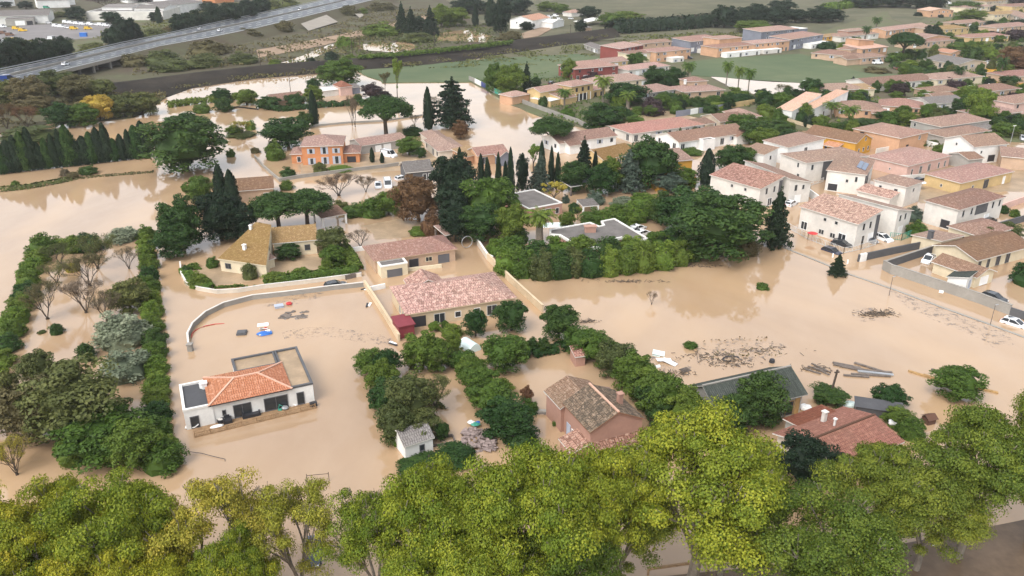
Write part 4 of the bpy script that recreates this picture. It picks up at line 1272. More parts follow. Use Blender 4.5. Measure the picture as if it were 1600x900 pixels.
semi('white house with a long sloping parapet behind the spiky conifer', (1160, 288), (1230, 319), (1254, 311), 4.8, 1.5, rk='mB', wins=[(0, 'R', .3, 3., .9, 1.6), (0, 'R', .65, 3.2, .8, 1.2), (0, 'R', .45, .1, 1.8, 1.9, 'garage', 'whitep')])
semi('white house with grey recessed centre facing a small railed garden', (1217, 270), (1256, 285), (1322, 263), 5.2, 1.3, rk='hip', wins=[(0, 'F', .7, 3.2, .8, 1.3), (0, 'F', .75, .3, 1., 1.4), (0, 'R', .42, 0, 6., 4.9, 'panel'), (0, 'R', .1, 3., .9, 1.5), (0, 'R', .8, 3., .9, 1.4), (0, 'R', .8, .1, 1.8, 1.9, 'slide', 'whitep')])
sh = semi('white house carrying blue solar panels on its pink roof', (1288, 297), (1347, 305), (1398, 285), 5.2, 1.3, rk='hip', wins=[(0, 'F', .2, .1, 2.4, 1.9, 'open', 'whitep'), (0, 'F', .78, 3., .7, 1.4), (0, 'F', .55, 2.6, .7, .9), (0, 'R', .25, 0, 7., 4.9, 'panel'), (0, 'R', .18, 2.9, 1., 1.3), (0, 'R', .4, 2.9, 1., 1.3), (0, 'R', .62, 2.9, .9, 1.5), (0, 'R', .85, 2.9, .9, 1.5)])
semi('small white two-storey house with low hip roof in the middle of the estate', (1362, 312), (1410, 324), (1428, 313), 5., 1., rk='hip', wins=[(0, 'F', .2, 3.2, .8, .8), (0, 'F', .7, 2.9, 1., 1.1), (0, 'F', .5, .2, 1.6, 1.7), (0, 'R', .5, 3., .9, 1.)], extra=[(-.25, .8, -.5, 0, 2.6, 'mF', .9, 'offwhite', 'mottled', {})])
semi('white house with long window front and grey recess beside the drowned lane', (1440, 347), (1490, 362), (1563, 341), 5., 1.4, rk='hip', wins=[(0, 'F', .7, .1, 2., 1.9, 'open', 'frameg'), (0, 'R', .12, 2.9, .9, 1.6), (0, 'R', .3, 2.9, .9, 1.6), (0, 'R', .52, 2.5, 4.6, 2.3, 'panel'), (0, 'R', .77, 2.9, .9, 1.6), (0, 'R', .92, 2.9, .9, 1.6), (0, 'R', .1, .5, 1., .6), (0, 'R', .3, .5, 1., .6), (0, 'R', .47, .5, 1., .6), (0, 'R', .68, .1, 1.9, 1.8, 'garage', 'whitep')])
semi('yellow bungalow with pink hipped roof and a walled yard', (1497, 304), (1578, 285), 9.5, 3., 1.5, 'yellow', 'pink', [(0, 'L', .5, .7, .6, .8), (0, 'F', .25, .6, .8, 1.), (0, 'F', .5, .1, 1.9, 2.2, 'slide', 'frameg'), (0, 'F', .85, .1, 1., 2., 'door', 'whitep')], 'bungalow', 'hip')
semi('pale pink bungalow with pink roof and two dark round loungers outside', (1415, 277), (1481, 260), 12., 3.1, 1.6, 'pinkw', 'pink', [(0, 'F', .12, .2, .8, 1.7), (0, 'F', .32, .1, 1.2, 2., 'slide'), (0, 'F', .52, .1, 1.2, 2., 'slide'), (0, 'F', .75, .2, .8, 1.7), (0, 'F', .9, .2, .8, 1.7), (0, 'L', .6, .9, .5, .6)], 'bungalow', 'hip')
semi('white gabled house with dark brown roof and dark-framed porch', (1471, 243), (1516, 257), (1557, 249), 5., 2., 'white', 'brown', [(0, 'F', .42, 4., .7, .8), (0, 'R', .25, 2.8, .7, .9), (0, 'R', .6, .2, 2.4, 2., 'open', 'frameg'), (0, 'R', .88, .2, 1., 1.6)], 'gabled_house', 'gy')
semi('small grey-walled garage with brown gable beside the white gabled house', (1479, 256), (1510, 266), (1526, 262), 3., 1., 'greyw', 'brown', [], 'garage', 'gy')
semi('ochre house with brown gabled roof and orange porch awning', (1256, 229), (1334, 245), (1367, 239), 4., 2., 'ochre', 'brown', [(0, 'F', .18, .1, 2.2, 1.9, 'open', 'ochre'), (0, 'F', .42, .1, 1.8, 1.9, 'open', 'ochre'), (0, 'R', .25, .8, .9, 1.2), (0, 'R', .55, .8, .9, 1.2), (0, 'R', .85, .8, .9, 1.2), (0, 'R', .6, 3.8, .9, 1.1)], 'ochre_house', 'gx', [(.5, .75, -.35, 0, 2.5, 'mF', .8, 'ochre', 'terra', {'posts': 1})])
semi('pink-walled house with broad salmon roof and a covered balcony', (1330, 224), (1402, 240), (1430, 226), 4.6, 1.7, 'peach', 'pink', [(0, 'F', .35, 2.4, .7, .9), (0, 'F', .2, 2.2, 1.6, 2., 'open', 'peach'), (0, 'R', .3, .2, 1.6, 2., 'open', 'peach'), (0, 'R', .7, 2.8, 1.2, 1.2)], 'pink_house', 'hip')
semi('large grey-walled house with rosy hip roof and lower tiled wing', (1420, 208), (1466, 219), (1520, 203), 4.2, 1.8, 'greyw', 'rosy', [(0, 'F', .15, 2.4, .9, 1.2), (0, 'F', .5, .2, 1.4, 1.7, 'win', 'whitep'), (0, 'F', .85, .2, 1.2, 1.6, 'win', 'whitep')], 'grey_house', 'hip', [(.7, 1.5, -.2, .7, 2.6, 'hip', 1.2, 'greyw', 'rosy', {})])
house('greenhouse', 'greenhouse', 'pale green glazed conservatory right of the large grey-walled house', (1518, 216), (1548, 210), 6., [(0, 1, 0, 1, 2.4, 'gx', 1., 'white', 'greyt', {'auto': 'FR'})])
ww = house('modern_house', 'house', 'tall white modern house with two salmon sloping roofs', (1212, 185), (1236, 189), (1262, 174), [
    (0, 1, 0, 1, 3.4, 'mF', 3.4, 'white', 'salmon', {'ov': .2}), (1.0, 1.75, .35, 1.6, 4., 'mF', 3., 'white', 'salmon', {'ov': .2}), (-.35, .4, .55, 1.3, 3.2, 'mF', 1.2, 'white', 'salmon', {})],
    [(0, 'F', .3, .8, .8, 1.4), (0, 'R', .2, .4, 1.8, 2., 'slide', 'frameg'), (1, 'R', .3, .3, 1., 1.8), (1, 'R', .6, 3.2, .9, .8)])
# ------------------------------------------------------------------ suburb behind, from a table
def sub(label, A, B, C, h, rk, rise, wm, rm, extra=(), nm='suburban_house', cat='house'):
    return house(nm, cat, label, A, B, C, [(0, 1, 0, 1, h, rk, rise, wm, rm, {'auto': 'FR', 'ov': .4})] + list(extra), z=.14)
house('white_villa', 'house', 'white bungalow with long brown roof in front of the round bay pine', (874, 240), (962, 227), 9.5, [(0, 1, 0, 1, 3., 'gx', 1.7, 'white', 'rosy', {'auto': 'FL', 'ov': .4}), (.1, .3, -.25, 0, 2.6, 'mF', .9, 'white', 'rosy', {})], chim=[(.35, .7, 5.6, .4, 'white')])
house('long_red_house', 'house', 'long white bungalow under a wide red hipped roof', (987, 223), (1098, 208), 12., [(0, 1, 0, 1, 2.9, 'hip', 1.8, 'offwhite', 'redroof', {'auto': 'FL', 'ov': .5}), (.9, 1.2, .1, .5, 2.6, 'mF', .8, 'offwhite', 'rosy', {'posts': 1})])
house('white_villa', 'house', 'white house with olive-brown roof left of the dark bushy trees', (1060, 238), (1165, 222), 11., [(0, 1, 0, 1, 3., 'gx', 1.8, 'white', 'brown', {'auto': 'FL', 'ov': .4}), (.28, .45, -.2, 0, 3., 'flat', .2, 'white', 'flatgrey', {}), (.8, 1., -.15, 0, 2.6, 'gy', 1., 'white', 'brown', {})])
house('cube_house', 'house', 'small white cube house with low brown roof behind the sloping parapet', (1157, 262), (1190, 270), (1205, 262), [(0, 1, 0, 1, 5., 'mF', .9, 'white', 'brown', {'ov': .3})], [(0, 'R', .5, 3., .9, 1.2), (0, 'F', .6, .2, 1.2, 1.8)])
house('cube_house', 'house', 'white two-storey house with mottled roof beside a navy parked car', (1190, 246), (1228, 258), (1262, 243), [(0, 1, 0, 1, 5., 'mF', 1., 'white', 'rosy', {'ov': .3}), (-.25, .3, -.55, 0, 2.6, 'mF', .9, 'white', 'rosy', {})], [(0, 'R', .5, 3., 1.2, 1.3)])
house('house', 'house', 'pale house with rosy roof above the blue and yellow garden wall', (1124, 204), (1190, 197), 10., [(0, .6, 0, 1, 2.9, 'gx', 1.6, 'beige', 'rosy', {'auto': 'FL'}), (.6, 1, .1, 1.2, 3.2, 'hip', 1.6, 'beige', 'rosy', {}), (.3, .7, -.5, 0, 2.4, 'gx', .8, 'cream', 'tan_t', {})])
vil = house('arcaded_villa', 'villa', 'yellow villa with arched upper gallery and white columns', (893, 160), (926, 154), 9., [
    (0, 1, 0, 1, 6., 'hip', 1.3, 'yellow', 'pink', {'ov': .5}), (-1., 0, .55, 1.35, 4.6, 'gx', 1.4, 'yellow', 'pink', {'ov': .5}), (-.6, 0, -.25, .55, 2.6, 'mF', 1.2, 'yellow', 'rosy', {}), (1, 1.7, .1, 1., 3., 'hip', 1., 'yellow', 'pink', {}), (-1.75, -1.02, 1.2, 2., 3.2, 'hip', 1.3, 'peach', 'pink', {})],
    [(0, 'F', .22, 3.5, 1.4, 1.7, 'open', 'yellow'), (0, 'F', .5, 3.5, 1.4, 1.7, 'open', 'yellow'), (0, 'F', .78, 3.5, 1.4, 1.7, 'open', 'yellow'), (0, 'F', .5, .1, 6., 2.7, 'open', 'yellow'), (3, 'F', .3, .2, 1.6, 1.9, 'open', 'yellow'), (3, 'F', .72, .2, 1.6, 1.9, 'open', 'yellow')])
for k in range(5):
    mb = MB(); x = vil[1] * (.14 + .18 * k); mb.tube([(x, -.3, 0), (x, -.3, 3.)], [.17, .15], 8); mb.build('column', [M['white']], vil[0])
house('yellow_annex', 'annex', 'yellow annex with white flat roof left of the arcaded villa', (829, 163), (860, 168), 7., [(0, 1, 0, 1, 2.2, 'flat', .2, 'yellow', 'coping', {})])
house('red_walled_house', 'house', 'house with dark red front wall and wide pink roof', (898, 126), (965, 120), 14., [(0, 1, 0, 1, 5., 'hip', 2.2, 'redw', 'pink', {'auto': 'FL', 'ov': .5})])
sub('yellow house with pink roof behind the red-walled one', (945, 112), (980, 108), 9., 4.2, 'gx', 1.4, 'yellow', 'rosy')
sub('cream house with wide rosy hip roof right of the arcaded villa', (936, 144), (1012, 136), 12., 3.6, 'hip', 2., 'cream', 'rosy')
sub('low house with pink roof behind the tall dark garden trees', (982, 120), (1045, 112), 10., 3., 'hip', 1.5, 'offwhite', 'pink')
sub('grey-walled house with large tan-rosy hip roof', (1004, 158), (1058, 150), 12., 3., 'hip', 1.8, 'greyw', 'rosy')
tw = house('tower_house', 'house', 'tan house with small square upper storey and white porch pillars', (1068, 156), (1130, 152), 12., [(0, 1, 0, 1, 3., 'hip', 1.7, 'tan', 'rosy', {'auto': 'F', 'ov': .6}), (.25, .72, .4, 1., 6., 'hip', 1.2, 'tan', 'rosy', {})], [(1, 'F', .4, 4., 1., 1.2, 'win', 'whitep')], [(.2, .5, 6.4, .4, 'white')])
sub('deep red block at the left end of the coloured terrace', (968, 95), (1004, 88), 12., 6., 'mF', .8, 'redw', 'pink')
sub('brown-roofed terrace house behind the deep red block', (1003, 86), (1048, 82), 10., 6., 'gx', 1., 'tan', 'rosy')
sub('cream terrace house with a tan roof beside the deep red block', (982, 99), (1022, 96), 10., 4.6, 'hip', 1., 'cream', 'rosy')
sub('orange terrace house with white garages, left of the grey one', (1024, 98), (1078, 92), 12., 5.2, 'hip', 1., 'peach', 'pink', [(.3, .62, -.4, 0, 2.1, 'flat', .2, 'offwhite', 'coping', {'auto': 'F'})])
sub('blue-grey terrace block with red roof and white ground floor', (1078, 84), (1130, 78), 14., 6.4, 'mF', .8, 'greyb', 'pink', [(.2, .62, -.4, 0, 2.1, 'flat', .2, 'offwhite', 'coping', {'auto': 'F'})])
sub('orange terrace house with tall upper storey right of the blue-grey block', (1120, 90), (1178, 84), 12., 5., 'hip', 1., 'peach', 'pink', [(.3, .9, .6, 1.6, 8.2, 'hip', 1., 'peach', 'pink', {}), (.1, 1., -.35, 0, 2.4, 'flat', .2, 'white', 'coping', {'auto': 'F'})])
sub('orange terrace house with white bays, second from the terrace end', (1178, 84), (1232, 79), 12., 5.4, 'hip', 1., 'peach', 'pink', [(.1, .62, -.35, 0, 2.1, 'flat', .2, 'offwhite', 'coping', {'auto': 'F'})])
sub('grey terrace block with long red roof behind the orange ones', (1188, 66), (1246, 60), 14., 6., 'mF', .8, 'greyb', 'pink', [(1., 1.25, 0, .8, 5.5, 'flat', .3, 'greyb', 'coping', {})])
sub('blue-grey house with red roof at the right end of the terrace', (1233, 79), (1284, 70), 13., 6., 'mF', .8, 'greyb', 'pink', [(.4, 1., -.4, 0, 2.4, 'flat', .2, 'white', 'coping', {'auto': 'F'})])
sub('small orange house just right of the coloured terrace', (1285, 66), (1312, 63), 9., 3.2, 'gx', .9, 'ochre', 'tan_t')
sub('sprawling brown-roofed house with dark glazed front at the lawn edge', (1267, 92), (1330, 98), 13., 3.2, 'hip', 1.7, 'tan', 'rosy', [(.5, .85, .45, 1.1, 5.6, 'hip', 1., 'tan', 'rosy', {})])
sub('low house with red roof and two white garage doors at the lawn edge', (1345, 101), (1384, 97), 10., 3.2, 'hip', 1.3, 'tan', 'rosy', [(-.5, 0, .1, .9, 3., 'gx', 1.2, 'tan', 'rosy', {})])
sub('three-level peach house with bright salmon roofs', (1345, 89), (1385, 85), 12., 4.2, 'mF', 1., 'peach', 'salmon', [(.2, .8, .5, 1.2, 7., 'mR', 1.2, 'peach', 'salmon', {})])
sub('brown-roofed house beneath the two tall palms', (1313, 66), (1372, 60), 12., 3.2, 'hip', 1.6, 'offwhite', 'rosy', [(.3, .8, .3, .9, 5.5, 'hip', 1., 'rose', 'rosy', {})])
sub('long house with salmon roof at the edge of the brown field', (1383, 60), (1450, 51), 12., 4.6, 'gx', 1.4, 'peach', 'pink')
sub('orange gabled house on the far field edge', (1451, 27), (1488, 26), 14., 5., 'gy', 1.6, 'peach', 'salmon')
sub('tan house with two roofs right of a dark round tree', (1462, 57), (1512, 53), 13., 4., 'hip', 1.6, 'yellow', 'tan_t', [(-.1, .5, .5, 1.5, 4.5, 'hip', 1.5, 'tan', 'rosy', {})])
sub('house with brown gable roofs right of the wide umbrella pine', (1425, 77), (1490, 72), 12., 3.6, 'hip', 1.7, 'tan', 'rosy', [(.4, 1., .3, 1.2, 5., 'gy', 1.5, 'peach', 'rosy', {})])
sub('low olive-roofed house behind the hedge corner', (1495, 45), (1540, 42), 12., 3.5, 'hip', 1.6, 'tan', 'brown')
sub('pink-red roofed house beside a white canopy', (1515, 68), (1575, 64), 12., 3.4, 'hip', 1.4, 'yellow', 'pink')
sub('plain house with tan roof behind the pink-red one', (1555, 55), (1610, 50), 12., 4.6, 'hip', 1.7, 'tan', 'rosy')
sub('pale yellow house on the far right skyline of roofs', (1552, 33), (1595, 30), 14., 4.6, 'hip', 1.6, 'cream', 'tan_t')
sub('cream house with low roof near the top right corner', (1508, 20), (1550, 17), 14., 4., 'hip', 1.6, 'cream', 'rosy')
sub('tall beige house near the top right corner', (1540, 14), (1572, 11), 14., 6., 'hip', 1.6, 'beige', 'tan_t')
sub('yellow house at the top right corner', (1580, 20), (1640, 16), 14., 5., 'hip', 1.6, 'yellow', 'rosy')
sub('small beige house hidden among far right trees', (1565, 27), (1600, 40), 12., 4.5, 'hip', 1.6, 'beige', 'rosy')
sub('large grey-roofed gabled house behind the clipped hedge', (1442, 105), (1495, 114), (1512, 106), 4., 'gx', 1.8, 'beige', 'greyt')
sub('peach house in front of dark round trees, salmon roof', (1484, 94), (1504, 92), 9., 3.6, 'gy', 1.2, 'peach', 'salmon')
sub('pale house with pink roof and curved white garden wall', (1462, 137), (1533, 131), 12., 3.4, 'hip', 1.7, 'cream', 'rosy')
sub('long brown-roofed house at the lower lawn edge', (1355, 144), (1455, 135), 12., 3., 'gx', 1.8, 'offwhite', 'rosy')
sub('brown-roofed house left of the long lawn-edge house', (1283, 153), (1352, 150), 12., 3., 'hip', 1.6, 'tan', 'rosy', [(.85, 1.15, -.1, .5, 3., 'mF', 1., 'cream', 'tan_t', {})])
sub('tan house with rosy hip roof behind the bushy palm garden', (1305, 183), (1378, 187), 13., 3.2, 'hip', 2., 'peach', 'rosy', [(.75, 1.05, -.25, .1, 2.8, 'mF', .8, 'peach', 'pink', {})])
sub('peach house with pinkish-red hip roof and white awning', (1372, 178), (1440, 183), 12., 3.2, 'hip', 2., 'peach', 'pink')
sub('pale grey roofed house with red garden wall', (1452, 175), (1506, 171), 11., 3., 'gx', 1.5, 'offwhite', 'greyt', [(.5, 1.1, .5, 1.3, 3.4, 'gx', 1.4, 'tan', 'rosy', {})])
sub('low house with tan roof behind the leafy street trees', (1460, 156), (1500, 152), 10., 3., 'hip', 1.4, 'tan', 'rosy')
sub('house with wide brown roof beside the ochre forecourt', (1535, 156), (1592, 150), 11., 3.2, 'hip', 1.6, 'tan', 'rosy')
sub('mauve-roofed house right of the ochre forecourt', (1575, 132), (1640, 128), 12., 3.4, 'hip', 1.6, 'tan', 'pink')
sub('brown-roofed house behind the right-hand street lamp', (1540, 196), (1592, 188), 11., 3.2, 'hip', 1.5, 'tan', 'rosy')
sub('pink-walled house cut by the right edge of the view', (1580, 182), (1650, 172), 11., 4.6, 'hip', 1.6, 'pinkw', 'rosy')
sub('tan flat-fronted house with white window at the right edge', (1562, 262), (1650, 270), 12., 3.4, 'gx', 1.4, 'tan', 'rosy')
# right foreground compound
house('brown_bungalow', 'house', 'long cream bungalow with brown roof and dark windows inside the grey boundary wall', (1521, 425), (1594, 405), 8.5, [
    (.0, 1.15, .0, 1, 2.5, 'gx', 1.5, 'cream', 'brown', {'ov': .5}), (.1, .55, 1., 1.75, 2.4, 'mB', .9, 'cream', 'rosy', {'ov': .3}), (.85, 1.6, .9, 1.7, 2.7, 'hip', 1.4, 'cream', 'rosy', {})],
    [(0, 'F', .08, .2, .8, 1.7, 'win', 'frameg'), (0, 'F', .24, .2, .8, 1.7, 'win', 'frameg'), (0, 'F', .42, .1, 1.2, 1.9, 'win', 'frameg'), (0, 'F', .6, .1, 1.2, 1.9, 'win', 'frameg')], [(.1, 1.3, 4.4, .4, 'darkg')])
house('garage_wing', 'house', 'low cream garage wing with brown gabled roof before the long bungalow', (1456, 426), (1521, 450), (1546, 440), [(0, 1, 0, 1, 2.2, 'gx', 1.2, 'cream', 'brown', {'ov': .4})], [(0, 'R', .5, .1, 2.4, 1.7, 'garage', 'whitep')])
house('garden_shed', 'shed', 'pale blue-white shed with dark green roof against the grey boundary wall', (1478, 448), (1507, 456), (1521, 446), [(0, 1, 0, 1, 2., 'mL', .9, 'white', 'fibre', {'ov': .25})], [(0, 'R', .4, .1, .9, 1.7, 'door', 'shutter')])
# industrial estate and far houses
house('warehouse', 'warehouse', 'long grey-roofed warehouse with white fascia at the top left', (-40, 40), (77, 36), 40., [(0, 1, 0, 1, 6., 'gx', 2.5, 'white', 'greyt', {'ov': 1., 'fascia': 'white'}), (.45, .82, -.25, 0, 4.4, 'mF', .4, 'greyw', 'greyt', {'ov': .2})], [(1, 'F', .5, 0, 6., 3.4, 'garage', 'whitep'), (1, 'F', .85, 0, 4., 3.2, 'open', 'greyw')], z=.3)
house('warehouse', 'warehouse', 'wide pinkish-white warehouse with low roofs behind the parked vans', (136, 32), (256, 31), 45., [(0, 1, 0, 1, 6., 'flat', .6, 'offwhite', 'flatgrey', {}), (.1, .5, .4, 1.1, 8., 'gx', 1.5, 'white', 'greyt', {}), (.55, .95, .3, 1., 7.5, 'gx', 1.5, 'white', 'greyt', {})], z=.3)
house('warehouse', 'warehouse', 'white shed with grey roof right of the pinkish-white warehouse', (254, 23), (318, 16), 36., [(0, 1, 0, 1, 7., 'gx', 2., 'white', 'greyt', {'ov': .6})], z=.3)
for lb, a_, b_, hh, wm_, rm_ in (('low white shed in the far industrial estate', (60, 12), (110, 10), 6, 'white', 'greyt'), ('small red-roofed far shed behind the grey warehouse', (92, 8), (118, 6), 6, 'white', 'redcor'), ('pale far shed with blue-white roof', (200, 4), (262, 1), 7, 'white', 'coping'),
                                 ('white far unit with dark roof edge', (262, 6), (318, 2), 7, 'white', 'greyt'), ('far orange house beside the motorway trees', (336, 4), (366, 2), 6, 'orange', 'rosy'), ('far white unit at the top left edge', (-30, 12), (24, 8), 7, 'white', 'coping')):
    house('far_shed', 'shed', lb, a_, b_, 22., [(0, 1, 0, 1, hh, 'gx', 1.4, wm_, rm_, {})], z=.3)
house('white_farm_house', 'house', 'white gabled house with orange roof beside the far caravans', (797, 44), (832, 46), (850, 40), [(0, 1, 0, 1, 6., 'gy', 2.6, 'white', 'salmon', {'ov': .4}), (.6, 1.5, .5, 1.2, 4., 'gx', 1.4, 'white', 'coping', {})], [(0, 'F', .3, 3.5, 1., 1.2)], z=.3)
house('far_house', 'house', 'far low house with pink roof behind the caravans', (893, 26), (918, 24), 10., [(0, 1, 0, 1, 3., 'hip', 2., 'offwhite', 'pink', {})], z=.3)
house('open_barn', 'shelter', 'long white-roofed open shelter by the far drive', (913, 42), (942, 36), 8., [(0, 1, 0, 1, 3.2, 'mF', .5, 'oldwood', 'coping', {'posts': 1, 'fascia': 'white'})], z=.3)
house('field_barn', 'barn', 'small grey derelict barn alone in the field', (913, 76), (934, 84), (944, 80), [(0, 1, 0, 1, 2.6, 'gx', 1.2, 'greyw', 'greyt', {'auto': 'F'})], z=.2)
house('far_brick_hut', 'hut', 'tan hut by the far shelter', (912, 50), (924, 49), 5., [(0, 1, 0, 1, 3., 'mF', .4, 'tan', 'greyt', {})], z=.3)
house('bungalow', 'house', 'pinkish cottage with red roof and glazed lean-tos on the flooded island', (533, 150), (551, 148), 7., [(0, 1, 0, 1, 3.4, 'hip', 1.8, 'pinkw', 'redcor', {'auto': 'F'}), (-1.6, 0, .3, .9, 2.4, 'mF', .4, 'offwhite', 'coping', {}), (1, 1.8, .2, .9, 2.6, 'mF', .6, 'greyb', 'greyt', {})])
house('bungalow', 'house', 'low house with long red-brown roof behind clipped shrubs', (428, 168), (476, 162), 8., [(0, 1, 0, 1, 2.4, 'gx', 1.8, 'tan', 'rosy', {'ov': .5})])
# ------------------------------------------------------------------ trees and bushes, zone by zone
trees('behind the motorway beside the parking lot',
      ('tree', -22, 60, 26, 118, 'deep'), ('tree', 12, 58, 52, 114, 'deep'), ('tree', 42, 60, 78, 110, 'deep'), ('tree', 66, 60, 98, 106, 'deep'), ('tree', 86, 56, 120, 102, 'deep'),
      ('tree', 166, 44, 198, 80, 'deep'), ('tree', 182, 26, 222, 76, 'deep'), ('round', 205, 40, 226, 72, 'deep'))
trees('among the far warehouses', ('tree', 105, 10, 136, 34, 'deep'), ('tree', 161, 18, 188, 38, 'deep'), ('cyp', 244, 10, 255, 37), ('round', 234, 19, 249, 35, 'deep'), ('round', 30, 1, 52, 14, 'deep'), ('round', 2, 2, 20, 12, 'deep'),
      ('twiggy', 140, -6, 200, 14, 'purple'), ('round', 84, 18, 106, 28, 'olive'), ('round', 205, -8, 240, 4, 'deep'), ('round', 255, 2, 268, 10, 'deep'))
trees('along the far side of the motorway', ('tree', 270, 20, 306, 56, 'deep'), ('tree', 296, 14, 330, 50, 'deep'), ('tree', 322, 8, 354, 46, 'deep'), ('tree', 346, 4, 380, 42, 'deep'), ('tree', 372, -2, 404, 36, 'deep'), ('tree', 396, -8, 424, 28, 'deep'),
      ('round', 316, 2, 340, 18, 'deep'), ('bush', 126, 66, 166, 86, 'olive'), ('bush', 222, 42, 262, 62, 'olive'), ('bush', 420, -6, 470, 18, 'olive'), ('bush', 255, 40, 276, 54, 'scrubl'))
trees('in the scrub below the motorway', ('tree', -8, 124, 44, 166, 'olive'), ('tree', 22, 118, 74, 170, 'scrubl'), ('tree', 62, 108, 118, 152, 'olive'), ('tree', 98, 116, 150, 160, 'scrubl'), ('tree', 138, 124, 180, 158, 'olive'), ('round', 36, 150, 80, 180, 'scrubl'),
      ('round', 78, 160, 122, 202, 'dark'), ('round', 112, 162, 154, 200, 'mid'), ('tree', 138, 148, 178, 190, 'yellow'), ('round', 168, 146, 210, 186, 'olive'), ('round', 200, 143, 248, 182, 'olive'), ('twiggy', -8, 162, 32, 204, 'autumn'), ('twiggy', 22, 166, 66, 202, 'autumn'), ('bush', 50, 158, 74, 180, 'bright'),
      ('bush', 10, 196, 92, 224, 'olive'), ('twiggy', 62, 150, 90, 176, 'scrubl'))
trees('on the motorway slope above the dark bank', ('bush', 190, 84, 235, 106, 'scrubl'), ('bush', 226, 76, 280, 104, 'olive'), ('bush', 240, 92, 300, 114, 'olive'), ('bush', 300, 62, 352, 88, 'scrubl'), ('bush', 290, 84, 350, 108, 'olive'), ('bush', 360, 80, 402, 102, 'olive'), ('bush', 370, 44, 410, 62, 'scrubl'), ('bush', 428, 32, 460, 52, 'scrubl'),
      ('bush', 530, 8, 562, 26, 'scrubl'), ('bush', 575, 2, 620, 18, 'scrubl'), ('bush', 420, 92, 440, 104, 'mid'), ('bush', 560, 12, 576, 22, 'mid'))
trees('in the far marsh', ('bush', 526, 56, 552, 76, 'bright'), ('bush', 566, 34, 622, 58, 'mid'), ('bush', 620, 50, 676, 68, 'olive'), ('conif', 618, 6, 640, 54), ('conif', 632, 14, 654, 56), ('conif', 660, 12, 686, 58), ('round', 640, 24, 668, 50, 'deep'), ('tree', 676, 6, 704, 44, 'mid'), ('tree', 690, 12, 730, 42, 'mid'), ('tree', 704, -4, 760, 22, 'deep'),
      ('cyp', 738, 8, 748, 42), ('cyp', 758, -6, 776, 42), ('tree', 770, 0, 796, 56, 'deep'), ('tree', 782, -6, 830, 24, 'deep'), ('round', 812, 34, 834, 48, 'deep'), ('bush', 508, 80, 528, 96, 'deep'), ('bush', 478, 90, 494, 100, 'deep'), ('bush', 536, 84, 560, 96, 'mid'), ('tree', 840, 2, 870, 18, 'mid'), ('bush', 780, 48, 816, 64, 'scrubl'))
trees('near the far caravans', ('tree', 904, 10, 936, 30, 'deep'), ('tree', 936, 20, 980, 42, 'mid'), ('tree', 898, 30, 916, 52, 'deep'), ('tree', 866, 6, 890, 22, 'mid'), ('tree', 950, 18, 1000, 40, 'mid'))
hedge([(958, 52), (1010, 48), (1060, 45), (1115, 40)], 16, 7.5, 'deep', 'long dark belt of trees running across the far fields', 1.6, 1.1, 'tree_belt', .1, .5)
hedge([(1290, 16), (1330, 11), (1380, 6)], 12, 5, 'bright', 'light green reed hedge in the far fields', 1.6, 1.1, 'tree_belt', .1, .4)
hedge([(560, 92), (620, 88), (680, 82), (740, 76), (800, 68)], 3, 1.8, 'mid', 'ragged hedge along the crest of the dark railway bank', 3, .7, 'hedge', 3., .6)
trees('in the far dark grove', ('tree', 1112, 8, 1150, 44, 'deep'), ('tree', 1134, 12, 1172, 44, 'deep'), ('tree', 1160, 6, 1200, 42, 'deep'), ('tree', 1190, 12, 1232, 40, 'deep'), ('tree', 1222, 14, 1262, 36, 'deep'), ('tree', 1258, 10, 1300, 36, 'deep'), ('tree', 1285, 14, 1318, 34, 'deep'), ('tree', 1150, 32, 1200, 52, 'mid'), ('tree', 1200, 0, 1240, 20, 'deep'), ('tree', 1320, -8, 1370, 12, 'deep'), ('tree', 1368, -12, 1420, 12, 'deep'), ('tree', 1412, -10, 1450, 14, 'deep'), ('tree', 1436, -14, 1476, 16, 'deep'))
# flooded left side
z = 'in the left flooded row'
for i in range(21):
    x, b = -4 + i * 11.6, 273 - i * 1.3
    w_ = 7.6 + (i * 53 % 9) * .75
    tree('cyp', x - w_, b - 42 - (i * 37 % 31) + i * .5, x + w_, b, ('deep', 'dark', 'deep')[i % 3], zone=z, group='cypresses in the dark row')
tree('tree', 234, 184, 350, 272, 'dark', label='huge round dark tree at the end of the cypress row')
tree('round', 262, 176, 320, 212, 'dark', label='dark tree peeping over the huge round one')
tree('twiggy', 364, 188, 392, 214, 'yellow', label='yellow-green shrub right of the huge round tree')
trees('on the drowned dyke in front of the cypress row', ('bush', 126, 258, 152, 274, 'dark'), ('bush', 106, 268, 124, 280, 'scrubl'), ('bush', 18, 282, 32, 292, 'mid'), ('bush', 96, 262, 110, 276, 'dry'))
hedge([(0, 298), (40, 294), (80, 287), (110, 281)], 3, .8, 'olive', 'grassy dyke edge sticking out of the flood on the left', 9, .35, 'grass_ridge', 0, .5, False)
hedge([(110, 281), (150, 276), (190, 273), (240, 269)], 1.5, .3, 'scrubl', 'thin line of drowned grass continuing the left dyke', 9, .3, 'grass_ridge', 0, .7, False)
